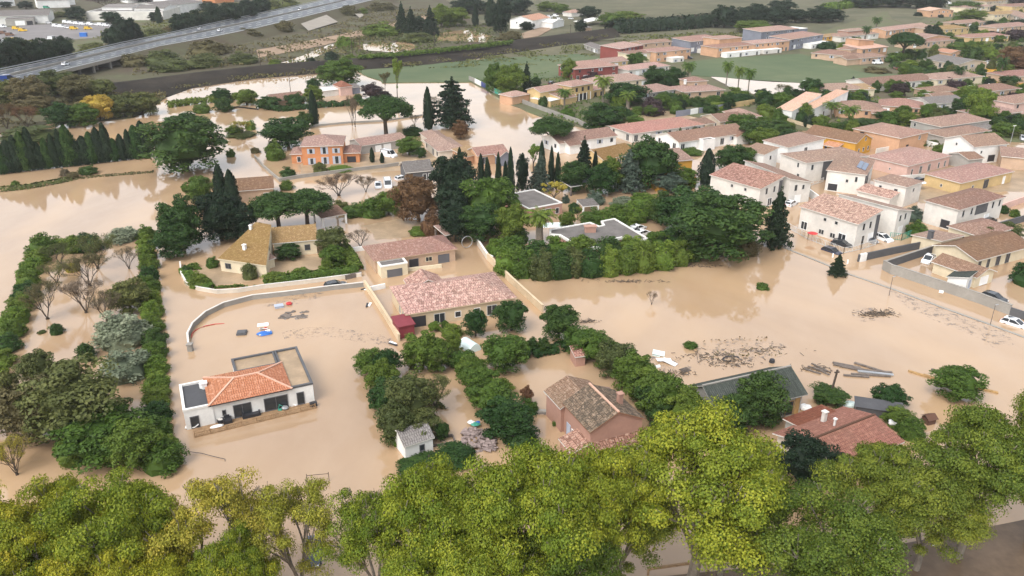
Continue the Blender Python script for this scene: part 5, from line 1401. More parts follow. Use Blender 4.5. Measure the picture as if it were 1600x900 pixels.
# islands of gardens at upper left
hedge([(262, 168), (300, 163), (350, 158), (400, 152)], 3, 2.2, 'mid', 'broken hedge standing in the upper left flood', 5, .5, 'hedge', 0, .6)
hedge([(404, 168), (440, 174), (500, 168), (560, 164), (610, 160)], 2.6, 1.8, 'dark', 'hedge in front of the flooded island cottages', 6, .45, 'hedge', 0, .5)
trees('round the flooded island cottages', ('tree', 500, 92, 562, 136, 'mid'), ('round', 334, 138, 362, 160, 'dark'), ('round', 336, 152, 366, 176, 'dark'), ('round', 370, 140, 402, 166, 'mid'), ('round', 404, 150, 440, 172, 'dark'), ('round', 446, 146, 476, 170, 'dark'), ('round', 478, 134, 506, 164, 'mid'), ('round', 480, 122, 502, 148, 'dark'), ('loose', 608, 92, 634, 156, 'bright'), ('loose', 594, 112, 610, 144, 'scrubl'), ('round', 566, 130, 594, 156, 'purple'),
      ('bush', 590, 140, 612, 156, 'purple'), ('bush', 305, 160, 330, 178, 'mid'), ('cyp', 484, 140, 499, 196), ('bush', 384, 188, 400, 204, 'bright'), ('bush', 552, 146, 566, 156, 'dark'))
tree('pine', 565, 149, 643, 214, label='big umbrella pine with forked trunk standing in water')
tree('cyp', 662, 136, 678, 203, 'deep', label='lone slim cypress left of the tiered cedar')
tree('cedar', 678, 126, 738, 202, 'deep', label='big dark tiered cedar at the water edge')
tree('bush', 630, 196, 662, 213, 'dark', label='round dark bush behind the long low stone house')
tree('tree', 708, 188, 732, 218, 'autumn', label='small red-leaved tree below the tiered cedar')
trees('by the thin wall near the umbrella pine', ('bare', 543, 148, 558, 196), ('bare', 546, 156, 564, 198), ('bare', 664, 150, 690, 186), ('bare', 640, 180, 656, 196))
tree('tree', 416, 184, 486, 232, 'dark', label='large dark round tree left of the orange house'); tree('round', 466, 174, 490, 202, 'dark', label='dark ball tree behind the orange house')
trees('around the orange house garden', ('bush', 416, 218, 446, 252, 'mid'), ('bush', 440, 260, 462, 278, 'dark'), ('bush', 490, 253, 512, 272, 'olive'), ('bush', 512, 258, 552, 270, 'bright'), ('cyp', 578, 230, 586, 254), ('cyp', 594, 238, 601, 255), ('tree', 620, 214, 660, 244, 'mid'), ('round', 652, 230, 666, 248, 'dark'), ('bush', 438, 280, 458, 298, 'mid'), ('bush', 354, 232, 368, 246, 'mid'), ('bush', 392, 230, 406, 240, 'scrubl'), ('round', 354, 196, 380, 214, 'mid'), ('bush', 358, 204, 400, 216, 'olive'))
trees('behind the long tan bungalow', ('twiggy', 500, 272, 560, 310, 'dry'), ('twiggy', 556, 276, 588, 302, 'dry'), ('bare', 545, 360, 582, 386), ('bush', 640, 352, 668, 370, 'mid'))
# dark clump at left centre
trees('beside the cream farmhouse', ('tree', 258, 306, 318, 392, 'dark'), ('tree', 250, 350, 308, 404, 'dark'), ('tree', 294, 276, 336, 320, 'mid'), ('cyp', 338, 256, 362, 330, 'deep'), ('cyp', 354, 264, 378, 332, 'deep'), ('tree', 314, 300, 380, 380, 'deep'), ('tree', 340, 316, 402, 376, 'deep'), ('round', 380, 350, 420, 385, 'deep'))
tree('pine', 396, 300, 478, 362, 'dark', label='left one of two broad dark pines behind the cream farmhouse'); tree('pine', 442, 296, 520, 356, 'dark', label='right one of two broad dark pines behind the cream farmhouse')
trees('in the cream farmhouse garden', ('tree', 498, 356, 542, 400, 'olive'), ('tree', 502, 384, 540, 416, 'mid'), ('round', 434, 380, 470, 408, 'dark'), ('bush', 380, 410, 404, 438, 'olive'), ('bush', 500, 404, 522, 430, 'mid'), ('bush', 454, 416, 486, 436, 'mid'), ('bush', 324, 400, 342, 420, 'mid'), ('bush', 412, 424, 448, 446, 'mid'), ('bush', 285, 414, 300, 430, 'dark'), ('bush', 296, 424, 330, 452, 'mid'))
hedge([(288, 424), (300, 440), (330, 453)], 2., 1., 'bright', 'curving green shrub bed inside the farmhouse wall', 22, .28)
hedge([(412, 443), (470, 436), (520, 430), (558, 424)], 2.2, 1.2, 'mid', 'clipped green hedge along the front of the cream farmhouse', 22, .28)
hedge([(558, 424), (546, 402), (534, 386)], 2.6, 1.3, 'mid', 'clipped hedge between the farmhouse and the long tan bungalow', 22, .28)
trees('behind the rust brown tree', ('bush', 536, 318, 580, 340, 'mid'), ('bush', 564, 308, 606, 342, 'mid'), ('tree', 590, 300, 626, 338, 'mid'), ('bush', 610, 290, 640, 322, 'bright'), ('bush', 520, 312, 545, 330, 'olive'))
tree('tree', 622, 276, 686, 350, 'autumn', label='large rust brown tree in the middle left'); tree('bush', 660, 330, 690, 372, 'autumn', label='low rust brown conifer below the rust brown tree')
# central dark wood
trees('in the dark central wood', ('tree', 676, 240, 742, 330, 'deep'), ('tree', 684, 286, 744, 352, 'deep'), ('tree', 722, 278, 806, 356, 'mid'), ('tree', 720, 320, 782, 380, 'dark'), ('tree', 772, 320, 824, 380, 'mid'), ('tree', 690, 320, 734, 380, 'deep'), ('cyp', 714, 230, 724, 270), ('cyp', 746, 240, 758, 300), ('cyp', 756, 246, 768, 300), ('cyp', 774, 238, 784, 300), ('cyp', 792, 230, 804, 318), ('round', 806, 240, 826, 304, 'deep'), ('cyp', 784, 252, 796, 316),
      ('cyp', 840, 220, 852, 284), ('cyp', 856, 228, 866, 292), ('cyp', 866, 238, 876, 292), ('conif', 828, 242, 860, 300, 'bluegreen'), ('loose', 822, 228, 846, 270, 'bright'), ('tree', 874, 252, 916, 302, 'dark'), ('conif', 896, 218, 926, 286), ('tree', 914, 256, 962, 306, 'dark'), ('cyp', 924, 236, 934, 280), ('tree', 936, 246, 970, 300, 'mid'))
tree('conif', 956, 238, 1006, 300, 'bluegreen', label='tall blue-grey conifer right of the dark central wood')
tree('tree', 978, 216, 1052, 296, 'dark', label='big round dark tree behind the blue-grey conifer'); tree('round', 1020, 270, 1066, 304, 'bluegreen', label='low spreading blue-green cedar by the ochre house')
tree('round', 1054, 262, 1088, 296, 'mid', label='round mid-green tree in front of the ochre house'); tree('cyp', 1090, 232, 1116, 290, 'deep', label='broad dark cypress right of the ochre house')
trees('around the garden pool', ('bush', 916, 298, 944, 322, 'bluegreen'), ('loose', 850, 286, 882, 318, 'yellow'), ('bush', 956, 306, 986, 324, 'silver'), ('bush', 985, 300, 1024, 322, 'bright'), ('round', 874, 332, 898, 358, 'mid'), ('bush', 878, 304, 890, 318, 'bluegreen'), ('bush', 888, 316, 906, 334, 'dark'), ('loose', 896, 324, 908, 344, 'mid'))
tree('fatpalm', 820, 326, 866, 382, 'mid', label='bushy date palm left of the angular flat roof')
trees('behind the angular flat roof', ('bush', 906, 326, 952, 356, 'mid'), ('bush', 936, 318, 984, 356, 'mid'), ('bush', 970, 312, 1016, 350, 'bright'), ('bush', 1000, 306, 1046, 342, 'mid'), ('tree', 1018, 298, 1060, 352, 'dark'), ('bush', 960, 330, 996, 356, 'bright'), ('bush', 792, 352, 826, 384, 'dark'), ('bush', 760, 372, 790, 394, 'olive'))
tree('tree', 1030, 292, 1130, 372, 'dark', label='left rear one of the paired giant dark pines'); tree('tree', 1056, 304, 1190, 408, 'dark', label='right front one of the paired giant dark pines')
trees('in the thick flooded hedge row', *[('bush', x - 20, y - 46 - (x * 7 % 11), x + 22, y, m) for x, y, m in ((792, 432, 'bright'), (818, 436, 'mid'), (846, 440, 'olive'), (874, 438, 'dark'), (896, 434, 'olive'), (922, 436, 'dark'), (948, 434, 'bright'), (976, 430, 'mid'), (1002, 428, 'mid'), (1030, 424, 'bright'), (1056, 418, 'mid'), (1074, 410, 'mid'))],
      *[('bush', x - 24, y - 44, x + 24, y, m) for x, y, m in ((800, 412, 'mid'), (838, 416, 'dark'), (870, 412, 'bright'), (910, 410, 'mid'), (950, 412, 'dark'), (985, 408, 'bright'), (1024, 402, 'mid'), (1050, 400, 'dark'))], ('bush', 762, 372, 790, 402, 'bright'), ('bush', 776, 388, 806, 420, 'bright'))
tree('conif', 1188, 298, 1230, 388, 'deep', label='tall spiky conifer left of the white estate'); tree('bush', 1146, 368, 1182, 402, 'scrubl', label='brownish bush under the paired giant pines')
tree('cyp', 1146, 279, 1158, 312, 'deep', label='thin cypress in front of the mottled-roofed white house'); tree('conif', 1294, 398, 1320, 432, 'deep', label='small dark conifer standing alone in the flood by the kerb wall')
trees('between the white estate houses', ('tree', 1118, 226, 1166, 270, 'dark'), ('tree', 1150, 230, 1178, 268, 'mid'), ('bush', 1412, 322, 1440, 348, 'bluegreen'), ('bush', 1414, 344, 1448, 372, 'mid'), ('bush', 1250, 282, 1264, 296, 'mid'), ('bush', 1560, 320, 1574, 334, 'dark'), ('bush', 1576, 326, 1592, 340, 'mid'), ('round', 1510, 352, 1552, 384, 'olive'), ('round', 1552, 346, 1592, 376, 'olive'))
tree('bush', 1580, 408, 1630, 450, 'dark', label='dark green shrub at the right edge inside the walled compound')
# villa quarter
trees('around the arcaded villa', ('round', 758, 98, 786, 146, 'mid'), ('tree', 776, 100, 818, 152, 'mid'), ('conif', 814, 100, 832, 146, 'deep'), ('round', 830, 120, 846, 140, 'dark'), ('palm', 870, 138, 894, 170), ('palm', 928, 118, 956, 162), ('fatpalm', 968, 142, 992, 176), ('tree', 948, 130, 1006, 166, 'dark'), ('bush', 840, 150, 858, 168, 'dark'), ('bush', 876, 166, 898, 186, 'bright'), ('tree', 912, 160, 972, 206, 'dark'), ('bush', 962, 168, 988, 190, 'dark'), ('bush', 985, 166, 1006, 180, 'mid'), ('tree', 876, 92, 902, 124, 'mid'), ('bush', 912, 112, 945, 130, 'purple'), ('bush', 918, 118, 948, 132, 'deep'))
tree('bush', 1002, 152, 1036, 182, 'purple', label='dark purple bush behind the long red-roofed bungalow')
tree('pine', 828, 184, 892, 232, 'dark', label='umbrella pine at the near corner of the flooded meadow')
trees('behind the long red-roofed bungalow', ('tree', 1006, 102, 1036, 138, 'dark'), ('tree', 1030, 106, 1072, 144, 'dark'), ('palm', 1064, 96, 1084, 134), ('tree', 1020, 146, 1050, 172, 'mid'), ('bush', 1050, 146, 1080, 168, 'mid'), ('bush', 1076, 150, 1100, 168, 'dark'), ('bush', 1098, 148, 1130, 166, 'mid'), ('tree', 978, 82, 1008, 106, 'mid'), ('bush', 1132, 136, 1170, 158, 'mid'), ('tree', 1180, 142, 1206, 172, 'dark'), ('bush', 1140, 146, 1180, 164, 'dark'), ('bush', 1082, 128, 1100, 142, 'dark'))
trees('rising between the lawn pool and the tower house', ('palm', 1126, 95, 1142, 136), ('palm', 1144, 103, 1161, 144), ('palm', 1160, 106, 1177, 146))
trees('in front of the long red-roofed bungalow', ('bush', 1032, 206, 1056, 222, 'mid'), ('bush', 1054, 200, 1066, 222, 'dark'), ('bush', 1074, 198, 1096, 212, 'dark'), ('tree', 1136, 178, 1178, 210, 'mid'), ('tree', 1156, 188, 1202, 226, 'dark'), ('round', 1178, 182, 1204, 206, 'mid'), ('tree', 1172, 200, 1216, 232, 'mid'), ('bush', 960, 226, 1000, 240, 'mid'), ('bush', 1060, 230, 1096, 244, 'mid'), ('tree', 1196, 188, 1236, 216, 'dark'), ('round', 1214, 202, 1256, 228, 'dark'))
trees('by the small lawn pool', ('twiggy', 1210, 132, 1236, 154, 'scrubl'), ('tree', 1250, 122, 1282, 152, 'dark'), ('bush', 1232, 138, 1256, 152, 'dark'), ('round', 1276, 140, 1330, 168, 'dark'), ('round', 1300, 142, 1320, 162, 'mid'), ('conif', 1324, 120, 1338, 136, 'deep'), ('bush', 1334, 144, 1356, 160, 'bright'))
trees('among the estate gardens on the right', ('palm', 1284, 158, 1310, 186), ('palm', 1308, 164, 1338, 200), ('round', 1270, 180, 1296, 204, 'mid'), ('bush', 1220, 188, 1240, 204, 'mid'), ('bush', 1330, 184, 1378, 200, 'dark'), ('round', 1370, 172, 1400, 194, 'dark'), ('round', 1400, 172, 1428, 198, 'mid'), ('bush', 1356, 158, 1378, 172, 'dark'), ('round', 1390, 130, 1416, 154, 'purple'), ('round', 1408, 126, 1420, 140, 'dark'), ('round', 1442, 126, 1456, 140, 'dark'),
      ('round', 1430, 140, 1454, 164, 'bright'), ('round', 1470, 120, 1486, 136, 'purple'), ('round', 1478, 126, 1506, 146, 'purple'), ('palm', 1486, 102, 1504, 132, 'dark'), ('tree', 1486, 150, 1514, 186, 'dark'), ('tree', 1508, 138, 1546, 198, 'bright'), ('tree', 1534, 176, 1560, 198, 'dark'), ('round', 1564, 146, 1610, 172, 'purple'), ('tree', 1560, 178, 1606, 200, 'deep'), ('bush', 1420, 214, 1444, 230, 'mid'), ('bush', 1448, 218, 1466, 230, 'olive'), ('bush', 1456, 224, 1482, 240, 'mid'),
      ('round', 1534, 206, 1562, 226, 'mid'), ('bush', 1560, 200, 1600, 216, 'olive'), ('tree', 1550, 192, 1586, 214, 'mid'), ('round', 1468, 166, 1486, 182, 'dark'), ('bush', 1284, 192, 1318, 204, 'mid'), ('round', 1562, 118, 1590, 134, 'dark'))
hedge([(1396, 106), (1420, 112), (1450, 118), (1484, 124), (1500, 127)], 5, 3., 'dark', 'tall clipped hedge bordering the lawn on the right', 5, .5, 'hedge', .14, .2)
hedge([(1384, 98), (1400, 92), (1430, 90)], 6, 3., 'mid', 'short hedge above the long clipped hedge', 4, .5, 'hedge', .14, .3)
trees('in the upper right suburb', ('pine', 1386, 50, 1434, 92, 'dark'), ('tree', 1442, 38, 1466, 64, 'deep'), ('palm', 1360, 26, 1374, 52, 'dark'), ('palm', 1344, 40, 1358, 68, 'dark'), ('bush', 1278, 64, 1306, 78, 'dark'), ('bush', 1318, 58, 1346, 76, 'mid'), ('bush', 1384, 82, 1410, 96, 'mid'), ('bush', 1406, 76, 1430, 92, 'dark'), ('tree', 1482, 66, 1520, 84, 'mid'), ('tree', 1500, 72, 1530, 104, 'dark'), ('tree', 1515, 64, 1545, 90, 'mid'), ('round', 1532, 74, 1556, 96, 'bright'), ('tree', 1560, 72, 1600, 112, 'autumn'), ('tree', 1576, 84, 1622, 114, 'autumn'),
      ('tree', 1496, 14, 1536, 34, 'mid'), ('tree', 1538, 32, 1556, 46, 'deep'), ('tree', 1572, 46, 1600, 64, 'purple'), ('tree', 1548, 8, 1574, 18, 'deep'), ('tree', 1576, -4, 1602, 10, 'purple'), ('tree', 1486, 2, 1530, 18, 'mid'), ('bush', 1428, 18, 1444, 26, 'deep'), ('bush', 1466, 22, 1474, 28, 'deep'), ('bush', 1488, 24, 1504, 34, 'mid'), ('bush', 1536, 48, 1560, 56, 'purple'), ('tree', 1586, 30, 1620, 42, 'deep'), ('palm', 1552, 88, 1568, 128, 'dark'), ('bush', 1520, 46, 1536, 54, 'mid'), ('bush', 1500, 96, 1530, 110, 'mid'), ('bush', 1350, 104, 1388, 116, 'scrubl'), ('bush', 1432, 110, 1460, 124, 'dark'))
# flooded orchard on the left
for i, (x, y) in enumerate(((62, 412), (52, 428), (47, 446), (42, 466), (36, 486), (28, 506), (20, 528), (12, 550), (4, 574), (-4, 598), (70, 398))):
    tree('bush', x - 17 - i * .5, y - 26 - i * .8, x + 17 + i * .5, y + 4, ('mid', 'bright', 'mid', 'dark')[i % 4], zone='in the left orchard hedge', group='bushes of the left orchard hedge')
for i, (x, y) in enumerate(((232, 372), (231, 388), (232, 404), (234, 420), (235, 438), (236, 456), (238, 476), (239, 496), (241, 518), (243, 540), (244, 562), (246, 586), (248, 610), (248, 634), (250, 658), (252, 684), (262, 712))):
    tree('bush', x - 13 - i * .6, y - 22 - i * .9, x + 13 + i * .6, y + 4, ('mid', 'bright', 'bright', 'mid', 'dark')[i % 5], zone='in the hedge by the muddy lane', group='bushes of the right orchard hedge')
for x0, y0, x1, y1, m in ((70, 370, 110, 396, 'mid'), (100, 366, 140, 396, 'mid'), (124, 362, 162, 396, 'dark'), (172, 352, 218, 380, 'silver')):
    tree('bush', x0, y0, x1, y1, m, zone='in the far hedge of the flooded orchard')
trees('in the flooded orchard', ('twiggy', 74, 380, 118, 416, 'olive'), ('twiggy', 126, 368, 182, 424, 'olive'), ('twiggy', 112, 396, 172, 452, 'scrubl'), ('bare', 184, 386, 220, 420), ('twiggy', 68, 410, 112, 446, 'olive'), ('twiggy', 46, 440, 106, 504, 'scrubl'), ('twiggy', 108, 436, 164, 494, 'dry'), ('twiggy', 146, 456, 190, 506, 'dry'), ('tree', 178, 434, 234, 490, 'olive'), ('bush', 80, 504, 100, 524, 'dark'), ('bush', 60, 516, 72, 522, 'olive'), ('bush', 160, 482, 236, 548, 'silver'), ('bush', 168, 540, 236, 600, 'silver'), ('bush', 124, 534, 150, 566, 'dark'), ('bush', 104, 410, 126, 426, 'yellow'),
      ('tree', 38, 546, 92, 606, 'olive'), ('tree', -20, 560, 46, 680, 'olive'), ('tree', 56, 566, 196, 690, 'olive'), ('tree', 10, 590, 110, 690, 'scrubl'), ('tree', 100, 640, 226, 722, 'mid'), ('tree', 176, 656, 254, 734, 'mid'), ('bush', 228, 684, 286, 742, 'mid'), ('bush', 96, 666, 146, 730, 'mid'))
tree('bare', 0, 678, 54, 742, 'yellow', label='bare shrub with bright yellow leaves at the left edge')
tree('twiggy', 2, 690, 50, 740, 'yellow', label='thin yellow-leaved shrub by the left edge')
# clumps between deck house and brick house
trees('right of the deck house', ('tree', 556, 548, 606, 590, 'mid'), ('tree', 588, 548, 626, 598, 'dark'), ('tree', 570, 564, 620, 616, 'mid'), ('tree', 580, 592, 640, 650, 'dark'), ('tree', 606, 590, 680, 668, 'olive'), ('twiggy', 650, 590, 712, 644, 'olive'), ('tree', 592, 630, 650, 696, 'olive'), ('tree', 630, 640, 684, 690, 'olive'), ('bush', 612, 664, 648, 700, 'bright'), ('tree', 680, 660, 702, 690, 'dark'), ('bush', 640, 672, 664, 692, 'bright'))
for i, (x0, y0, x1, y1, m) in enumerate(((696, 520, 722, 560, 'mid'), (704, 548, 744, 584, 'mid'), (712, 556, 762, 604, 'mid'), (726, 572, 780, 628, 'mid'), (736, 596, 800, 652, 'mid'), (752, 622, 830, 694, 'dark'), (770, 640, 824, 676, 'mid'), (762, 592, 800, 626, 'mid'))):
    tree('round', x0, y0, x1, y1, m, zone='in the leafy garden row', group='trees of the leafy row')
trees('in the pink-roofed house garden', ('tree', 632, 520, 690, 580, 'mid'), ('twiggy', 640, 540, 700, 584, 'olive'), ('tree', 726, 486, 760, 528, 'dark'), ('tree', 774, 470, 824, 520, 'dark'), ('round', 670, 502, 690, 520, 'bright'), ('bush', 690, 500, 702, 514, 'mid'), ('tree', 756, 526, 824, 582, 'mid'), ('tree', 846, 476, 900, 532, 'dark'), ('round', 822, 528, 842, 556, 'dark'), ('round', 838, 526, 858, 556, 'dark'), ('round', 808, 536, 824, 554, 'dark'), ('bush', 690, 504, 722, 530, 'mid'), ('tree', 660, 530, 706, 580, 'mid'))
hedge([(796, 552), (830, 556), (872, 548), (896, 540)], 2, 1.2, 'dark', 'low dark hedge along the back of the brick house garden', 22, .28)
for i, (x0, y0, x1, y1, m) in enumerate(((880, 512, 936, 560, 'mid'), (906, 520, 960, 576, 'mid'), (930, 536, 990, 596, 'olive'), (956, 550, 1016, 618, 'mid'), (980, 574, 1044, 644, 'mid'), (1000, 590, 1070, 668, 'mid'), (1036, 606, 1100, 690, 'mid'), (990, 600, 1040, 660, 'dark'), (1014, 634, 1060, 690, 'dark'))):
    tree('round', x0, y0, x1, y1, m, zone='right of the old brick house', group='trees of the dense hedge row')
trees('around the old brick house', ('bush', 864, 650, 884, 668, 'mid'), ('tree', 812, 604, 832, 636, 'autumn'), ('bush', 816, 622, 840, 650, 'mid'), ('bush', 790, 662, 838, 704, 'dark'), ('bush', 680, 690, 744, 734, 'dark'), ('bush', 624, 712, 700, 752, 'dark'))
trees('between the barn and the red-roofed house', ('tree', 1114, 612, 1178, 680, 'dark'), ('tree', 1144, 584, 1222, 664, 'dark'), ('round', 1270, 602, 1322, 638, 'dark'), ('round', 1362, 600, 1410, 642, 'dark'), ('round', 1378, 634, 1420, 672, 'mid'), ('tree', 1208, 680, 1290, 764, 'deep'), ('bush', 1400, 650, 1440, 690, 'mid'))
tree('tree', 1456, 572, 1530, 624, 'mid', label='bushy green tree over the floating orange beams')
trees('standing small in the right-hand flood', ('bush', 1068, 532, 1088, 546, 'mid'), ('bush', 1181, 441, 1199, 454, 'mid'), ('bare', 1010, 456, 1026, 476))
# foreground plane trees
PL = [('plane', -70, 748, 120, 1020, 'planel'), ('plane', 30, 738, 200, 990, 'planel'), ('plane', 110, 728, 290, 1000, 'plane'), ('plane', 180, 742, 310, 960, 'planel'), ('planethin', 272, 730, 440, 980, 'planey'), ('planethin', 405, 732, 545, 960, 'planey'), ('planethin', 520, 752, 670, 975, 'plane'),
      ('plane', 610, 716, 790, 1000, 'plane'), ('plane', 730, 700, 940, 1000, 'plane'), ('plane', 850, 690, 1010, 960, 'plane'), ('plane', 960, 640, 1204, 930, 'plane'), ('plane', 890, 740, 1040, 930, 'planeg'), ('plane', 1130, 750, 1350, 1000, 'planeg'), ('plane', 1270, 680, 1440, 900, 'planeg'), ('plane', 1400, 620, 1590, 870, 'planeg'), ('plane', 1530, 568, 1680, 850, 'planeg'),
      ('plane', 1350, 730, 1510, 890, 'planeg'), ('plane', -90, 800, 90, 1090, 'plane'), ('plane', 100, 830, 270, 1080, 'planel'), ('plane', 640, 800, 830, 1070, 'plane'), ('plane', 780, 810, 960, 1060, 'planeg'), ('plane', 1050, 700, 1200, 900, 'planeg'), ('planethin', 310, 830, 450, 1050, 'planel'), ('plane', 330, 815, 440, 1040, 'plane'), ('plane', 190, 850, 330, 1090, 'planel'), ('plane', -30, 850, 120, 1100, 'planel')]
for p in PL: tree(*p, zone='in the nearest tree row', group='plane trees along the near road')
# ground cover
undergrowth('undergrowth', [(200, 124), (300, 110), (420, 100), (560, 84), (660, 50), (700, 16), (600, 14), (480, 52), (400, 66), (300, 84), (220, 96)], 5200, 'scrubl', .75, 1.6, .3)
undergrowth('undergrowth', [(440, 100), (540, 62), (680, 42), (790, 36), (800, 64), (640, 96), (500, 112)], 3600, 'olive', .7, 1.4, .3)
undergrowth('undergrowth', [(-30, 150), (100, 126), (200, 126), (262, 150), (205, 184), (90, 188), (0, 206), (-30, 212)], 5200, 'scrubl', .6, 1.5, .3)
undergrowth('undergrowth', [(170, 152), (300, 136), (450, 118), (640, 103), (800, 82), (950, 58), (940, 46), (700, 78), (520, 98), (300, 118), (160, 136)], 3600, 'scrubl', .6, 1.2, .8, .05)
undergrowth('undergrowth', [(0, 62), (170, 60), (250, 58), (400, 22), (330, 10), (250, 34), (180, 40), (120, 66), (60, 74)], 2400, 'olive', .8, 1.2, .3)
undergrowth('undergrowth', [(735, 124), (830, 118), (960, 90), (1060, 130), (1060, 164), (960, 165), (926, 202), (850, 183)], 4200, 'mid', .45, 1., .14)
undergrowth('undergrowth', [(1060, 150), (1180, 170), (1200, 195), (1330, 210), (1500, 217), (1620, 214), (1620, 30), (1450, 34), (1400, 60), (1420, 118), (1340, 140), (1280, 152), (1180, 160)], 12000, 'mid', .5, 1.1, .14, .02)
undergrowth('undergrowth', [(960, 66), (1240, 60), (1240, 54), (1100, 50), (960, 58)], 1200, 'olive', .8, .8, .2)
undergrowth('undergrowth', [(640, 108), (900, 100), (960, 70), (800, 72), (640, 96)], 1500, 'olive', .6, .5, .3, .12)
undergrowth('undergrowth', [(287, 420), (296, 440), (330, 452), (400, 447), (390, 436), (330, 436), (306, 412)], 900, 'mid', .28, .7, 0, .0)
undergrowth('undergrowth', [(440, 436), (560, 424), (546, 396), (520, 400), (510, 424), (440, 430)], 1100, 'mid', .28, .8, 0, .0)
undergrowth('undergrowth', [(640, 545), (700, 560), (740, 600), (700, 640), (660, 640), (640, 590)], 900, 'olive', .25, .7, 0, .1)
# reeds and brush in the water
hedge([(1100, 548), (1150, 543), (1212, 540)], 6, .3, 'scrubl', 'thin drowned reeds poking out of the right-hand flood', 1.2, .2, 'reeds', 0, .9, False)

# garden greenery between the suburban houses: one plant at a time, told apart by the house it stands by
HS = [(o, d_) for o, d_, z_, e_ in THINGS if o.get('category') in ('house', 'villa') and e_]
def boxes():
    out = []
    bpy.context.view_layer.update()
    for o, d_ in HS:
        for c in o.children:
            if c.name.startswith('wall') and not c.name.startswith('wall_panel'):
                xs = [v.co for v in c.data.vertices]
                out.append((c.matrix_world.inverted(), min(p.x for p in xs), max(p.x for p in xs), min(p.y for p in xs), max(p.y for p in xs)))
    return out
BX = boxes()
taken = [(o.location.x, o.location.y) for o, d_, z_, e_ in THINGS if o.get('category') in ('tree', 'bush', 'shrub', 'car', 'van')]
R2 = random.Random(21)
used, made = set(), 0
for k in range(6000):
    if made >= 170: break
    px, py = R2.uniform(960, 1600), R2.uniform(18, 215)
    if py < 95 and px < 1270 or (1075 < px < 1400 and 86 < py < 152 and py < 152 - max(0, px - 1290) * .3) or py < 60 - (px - 1380) * .2: continue
    p = P(px, py, .14)
    if any(ix0 - 2.2 < (q := mi @ p).x < ix1 + 2.2 and iy0 - 2.2 < q.y < iy1 + 2.2 for mi, ix0, ix1, iy0, iy1 in BX): continue
    if any((p.x - a) ** 2 + (p.y - b) ** 2 < 8 for a, b in taken): continue
    ho, hd = min(HS, key=lambda t: (t[0].matrix_world.translation - p).length)
    hx, hy = to_px(ho.location + Vector((4, 4, 0)))
    rel = 'left of' if px < hx - 14 else 'right of' if px > hx + 16 else 'behind' if py < hy else 'in front of'
    m_ = R2.choice(('dark', 'mid', 'dark', 'deep', 'mid', 'olive', 'bright'))
    kd = R2.choice(('bush', 'bush', 'round', 'tree'))
    lb = f'{TONE[m_]} {SHAPE[kd]} {rel} the {hd}'
    if lb in used or len(lb.split()) > 16: continue
    used.add(lb); taken.append((p.x, p.y)); made += 1
    w = R2.uniform(3., 6.5) * ppm(p); h = R2.uniform(2.5, 6) * ppm(p)
    tree(kd, px - w / 2, py - h, px + w / 2, py, m_, label=lb, z0=.14)
# ------------------------------------------------------------------ garden walls and fences
wall([(282, 414), (284, 432), (292, 446), (310, 454), (340, 459), (372, 457), (410, 451), (480, 443), (565, 432)], .7, .2, 'pale', 'long curved pale garden wall round the cream farmhouse', cap='offwhite')
wall([(296, 548), (294, 528), (302, 512), (322, 494), (350, 480), (395, 468), (450, 462), (520, 453), (568, 448)], .85, .22, 'concrete', 'curved grey concrete wall round the empty flooded plot', cap='offwhite')
for p, lb in (((298, 548), 'grey gate pillar ending the curved concrete wall'), ((257, 553), 'lone grey gate pillar beside the muddy lane')):
    mb = MB(); mb.box(-.35, .35, -.35, .35, -.6, 1.1); mb.box(-.45, .45, -.45, .45, 1.1, 1.22)
    o = mb.build('gate_pillar', [M['concrete']]); o.location = P(*p); tag(o, 'pillar', lb, exact=True)
wall([(570, 448), (586, 472), (604, 500), (624, 534)], 1.2, .3, 'sand', 'straight cream wall between the flooded plot and the pink-roofed house', cap='sand')
wall([(762, 406), (800, 444), (848, 488)], 1.3, .3, 'sand', 'straight cream wall right of the pink-roofed house', cap='sand')
wall([(746, 382), (762, 406), (770, 410)], 1.2, .3, 'pale', 'short pale wall beside the long tan bungalow', cap='coping')
wall([(574, 456), (602, 450)], .9, .25, 'white', 'short white gate panel left of the pink-roofed house')
wall([(545, 394), (570, 391)], .9, .25, 'white', 'short white wall left of the long tan bungalow')
wall([(628, 425), (690, 418)], .7, .25, 'cream', 'low cream wall between the tan and the pink-roofed houses')
wall([(540, 437), (565, 431)], .9, .25, 'brown' if 0 else 'oldwood', 'short dark wooden gate by the clipped hedge', 'wooden_gate', cat='gate')
wall([(436, 284), (470, 278), (540, 269), (600, 262), (640, 256)], .8, .3, 'concrete', 'stone boundary wall in front of the orange house', cap='concrete')
wall([(398, 246), (412, 262), (438, 284)], .8, .3, 'concrete', 'stone boundary wall left of the orange house')
for a_, b_, lb in (((624, 260), (637, 258), 'left'), ((643, 257), (652, 255), 'middle'), ((668, 256), (682, 253), 'right')):
    wall([a_, b_], 1.1, .25, 'sand', f'{lb} one of three cream gate walls on the flooded street')
wall([(480, 199), (540, 193), (600, 190), (640, 184), (668, 180)], .6, .3, 'concrete', 'thin drowned wall under the umbrella pine')
wall([(340, 172), (372, 168), (404, 172)], .5, .3, 'soil', 'low earth wall in the upper left flood')
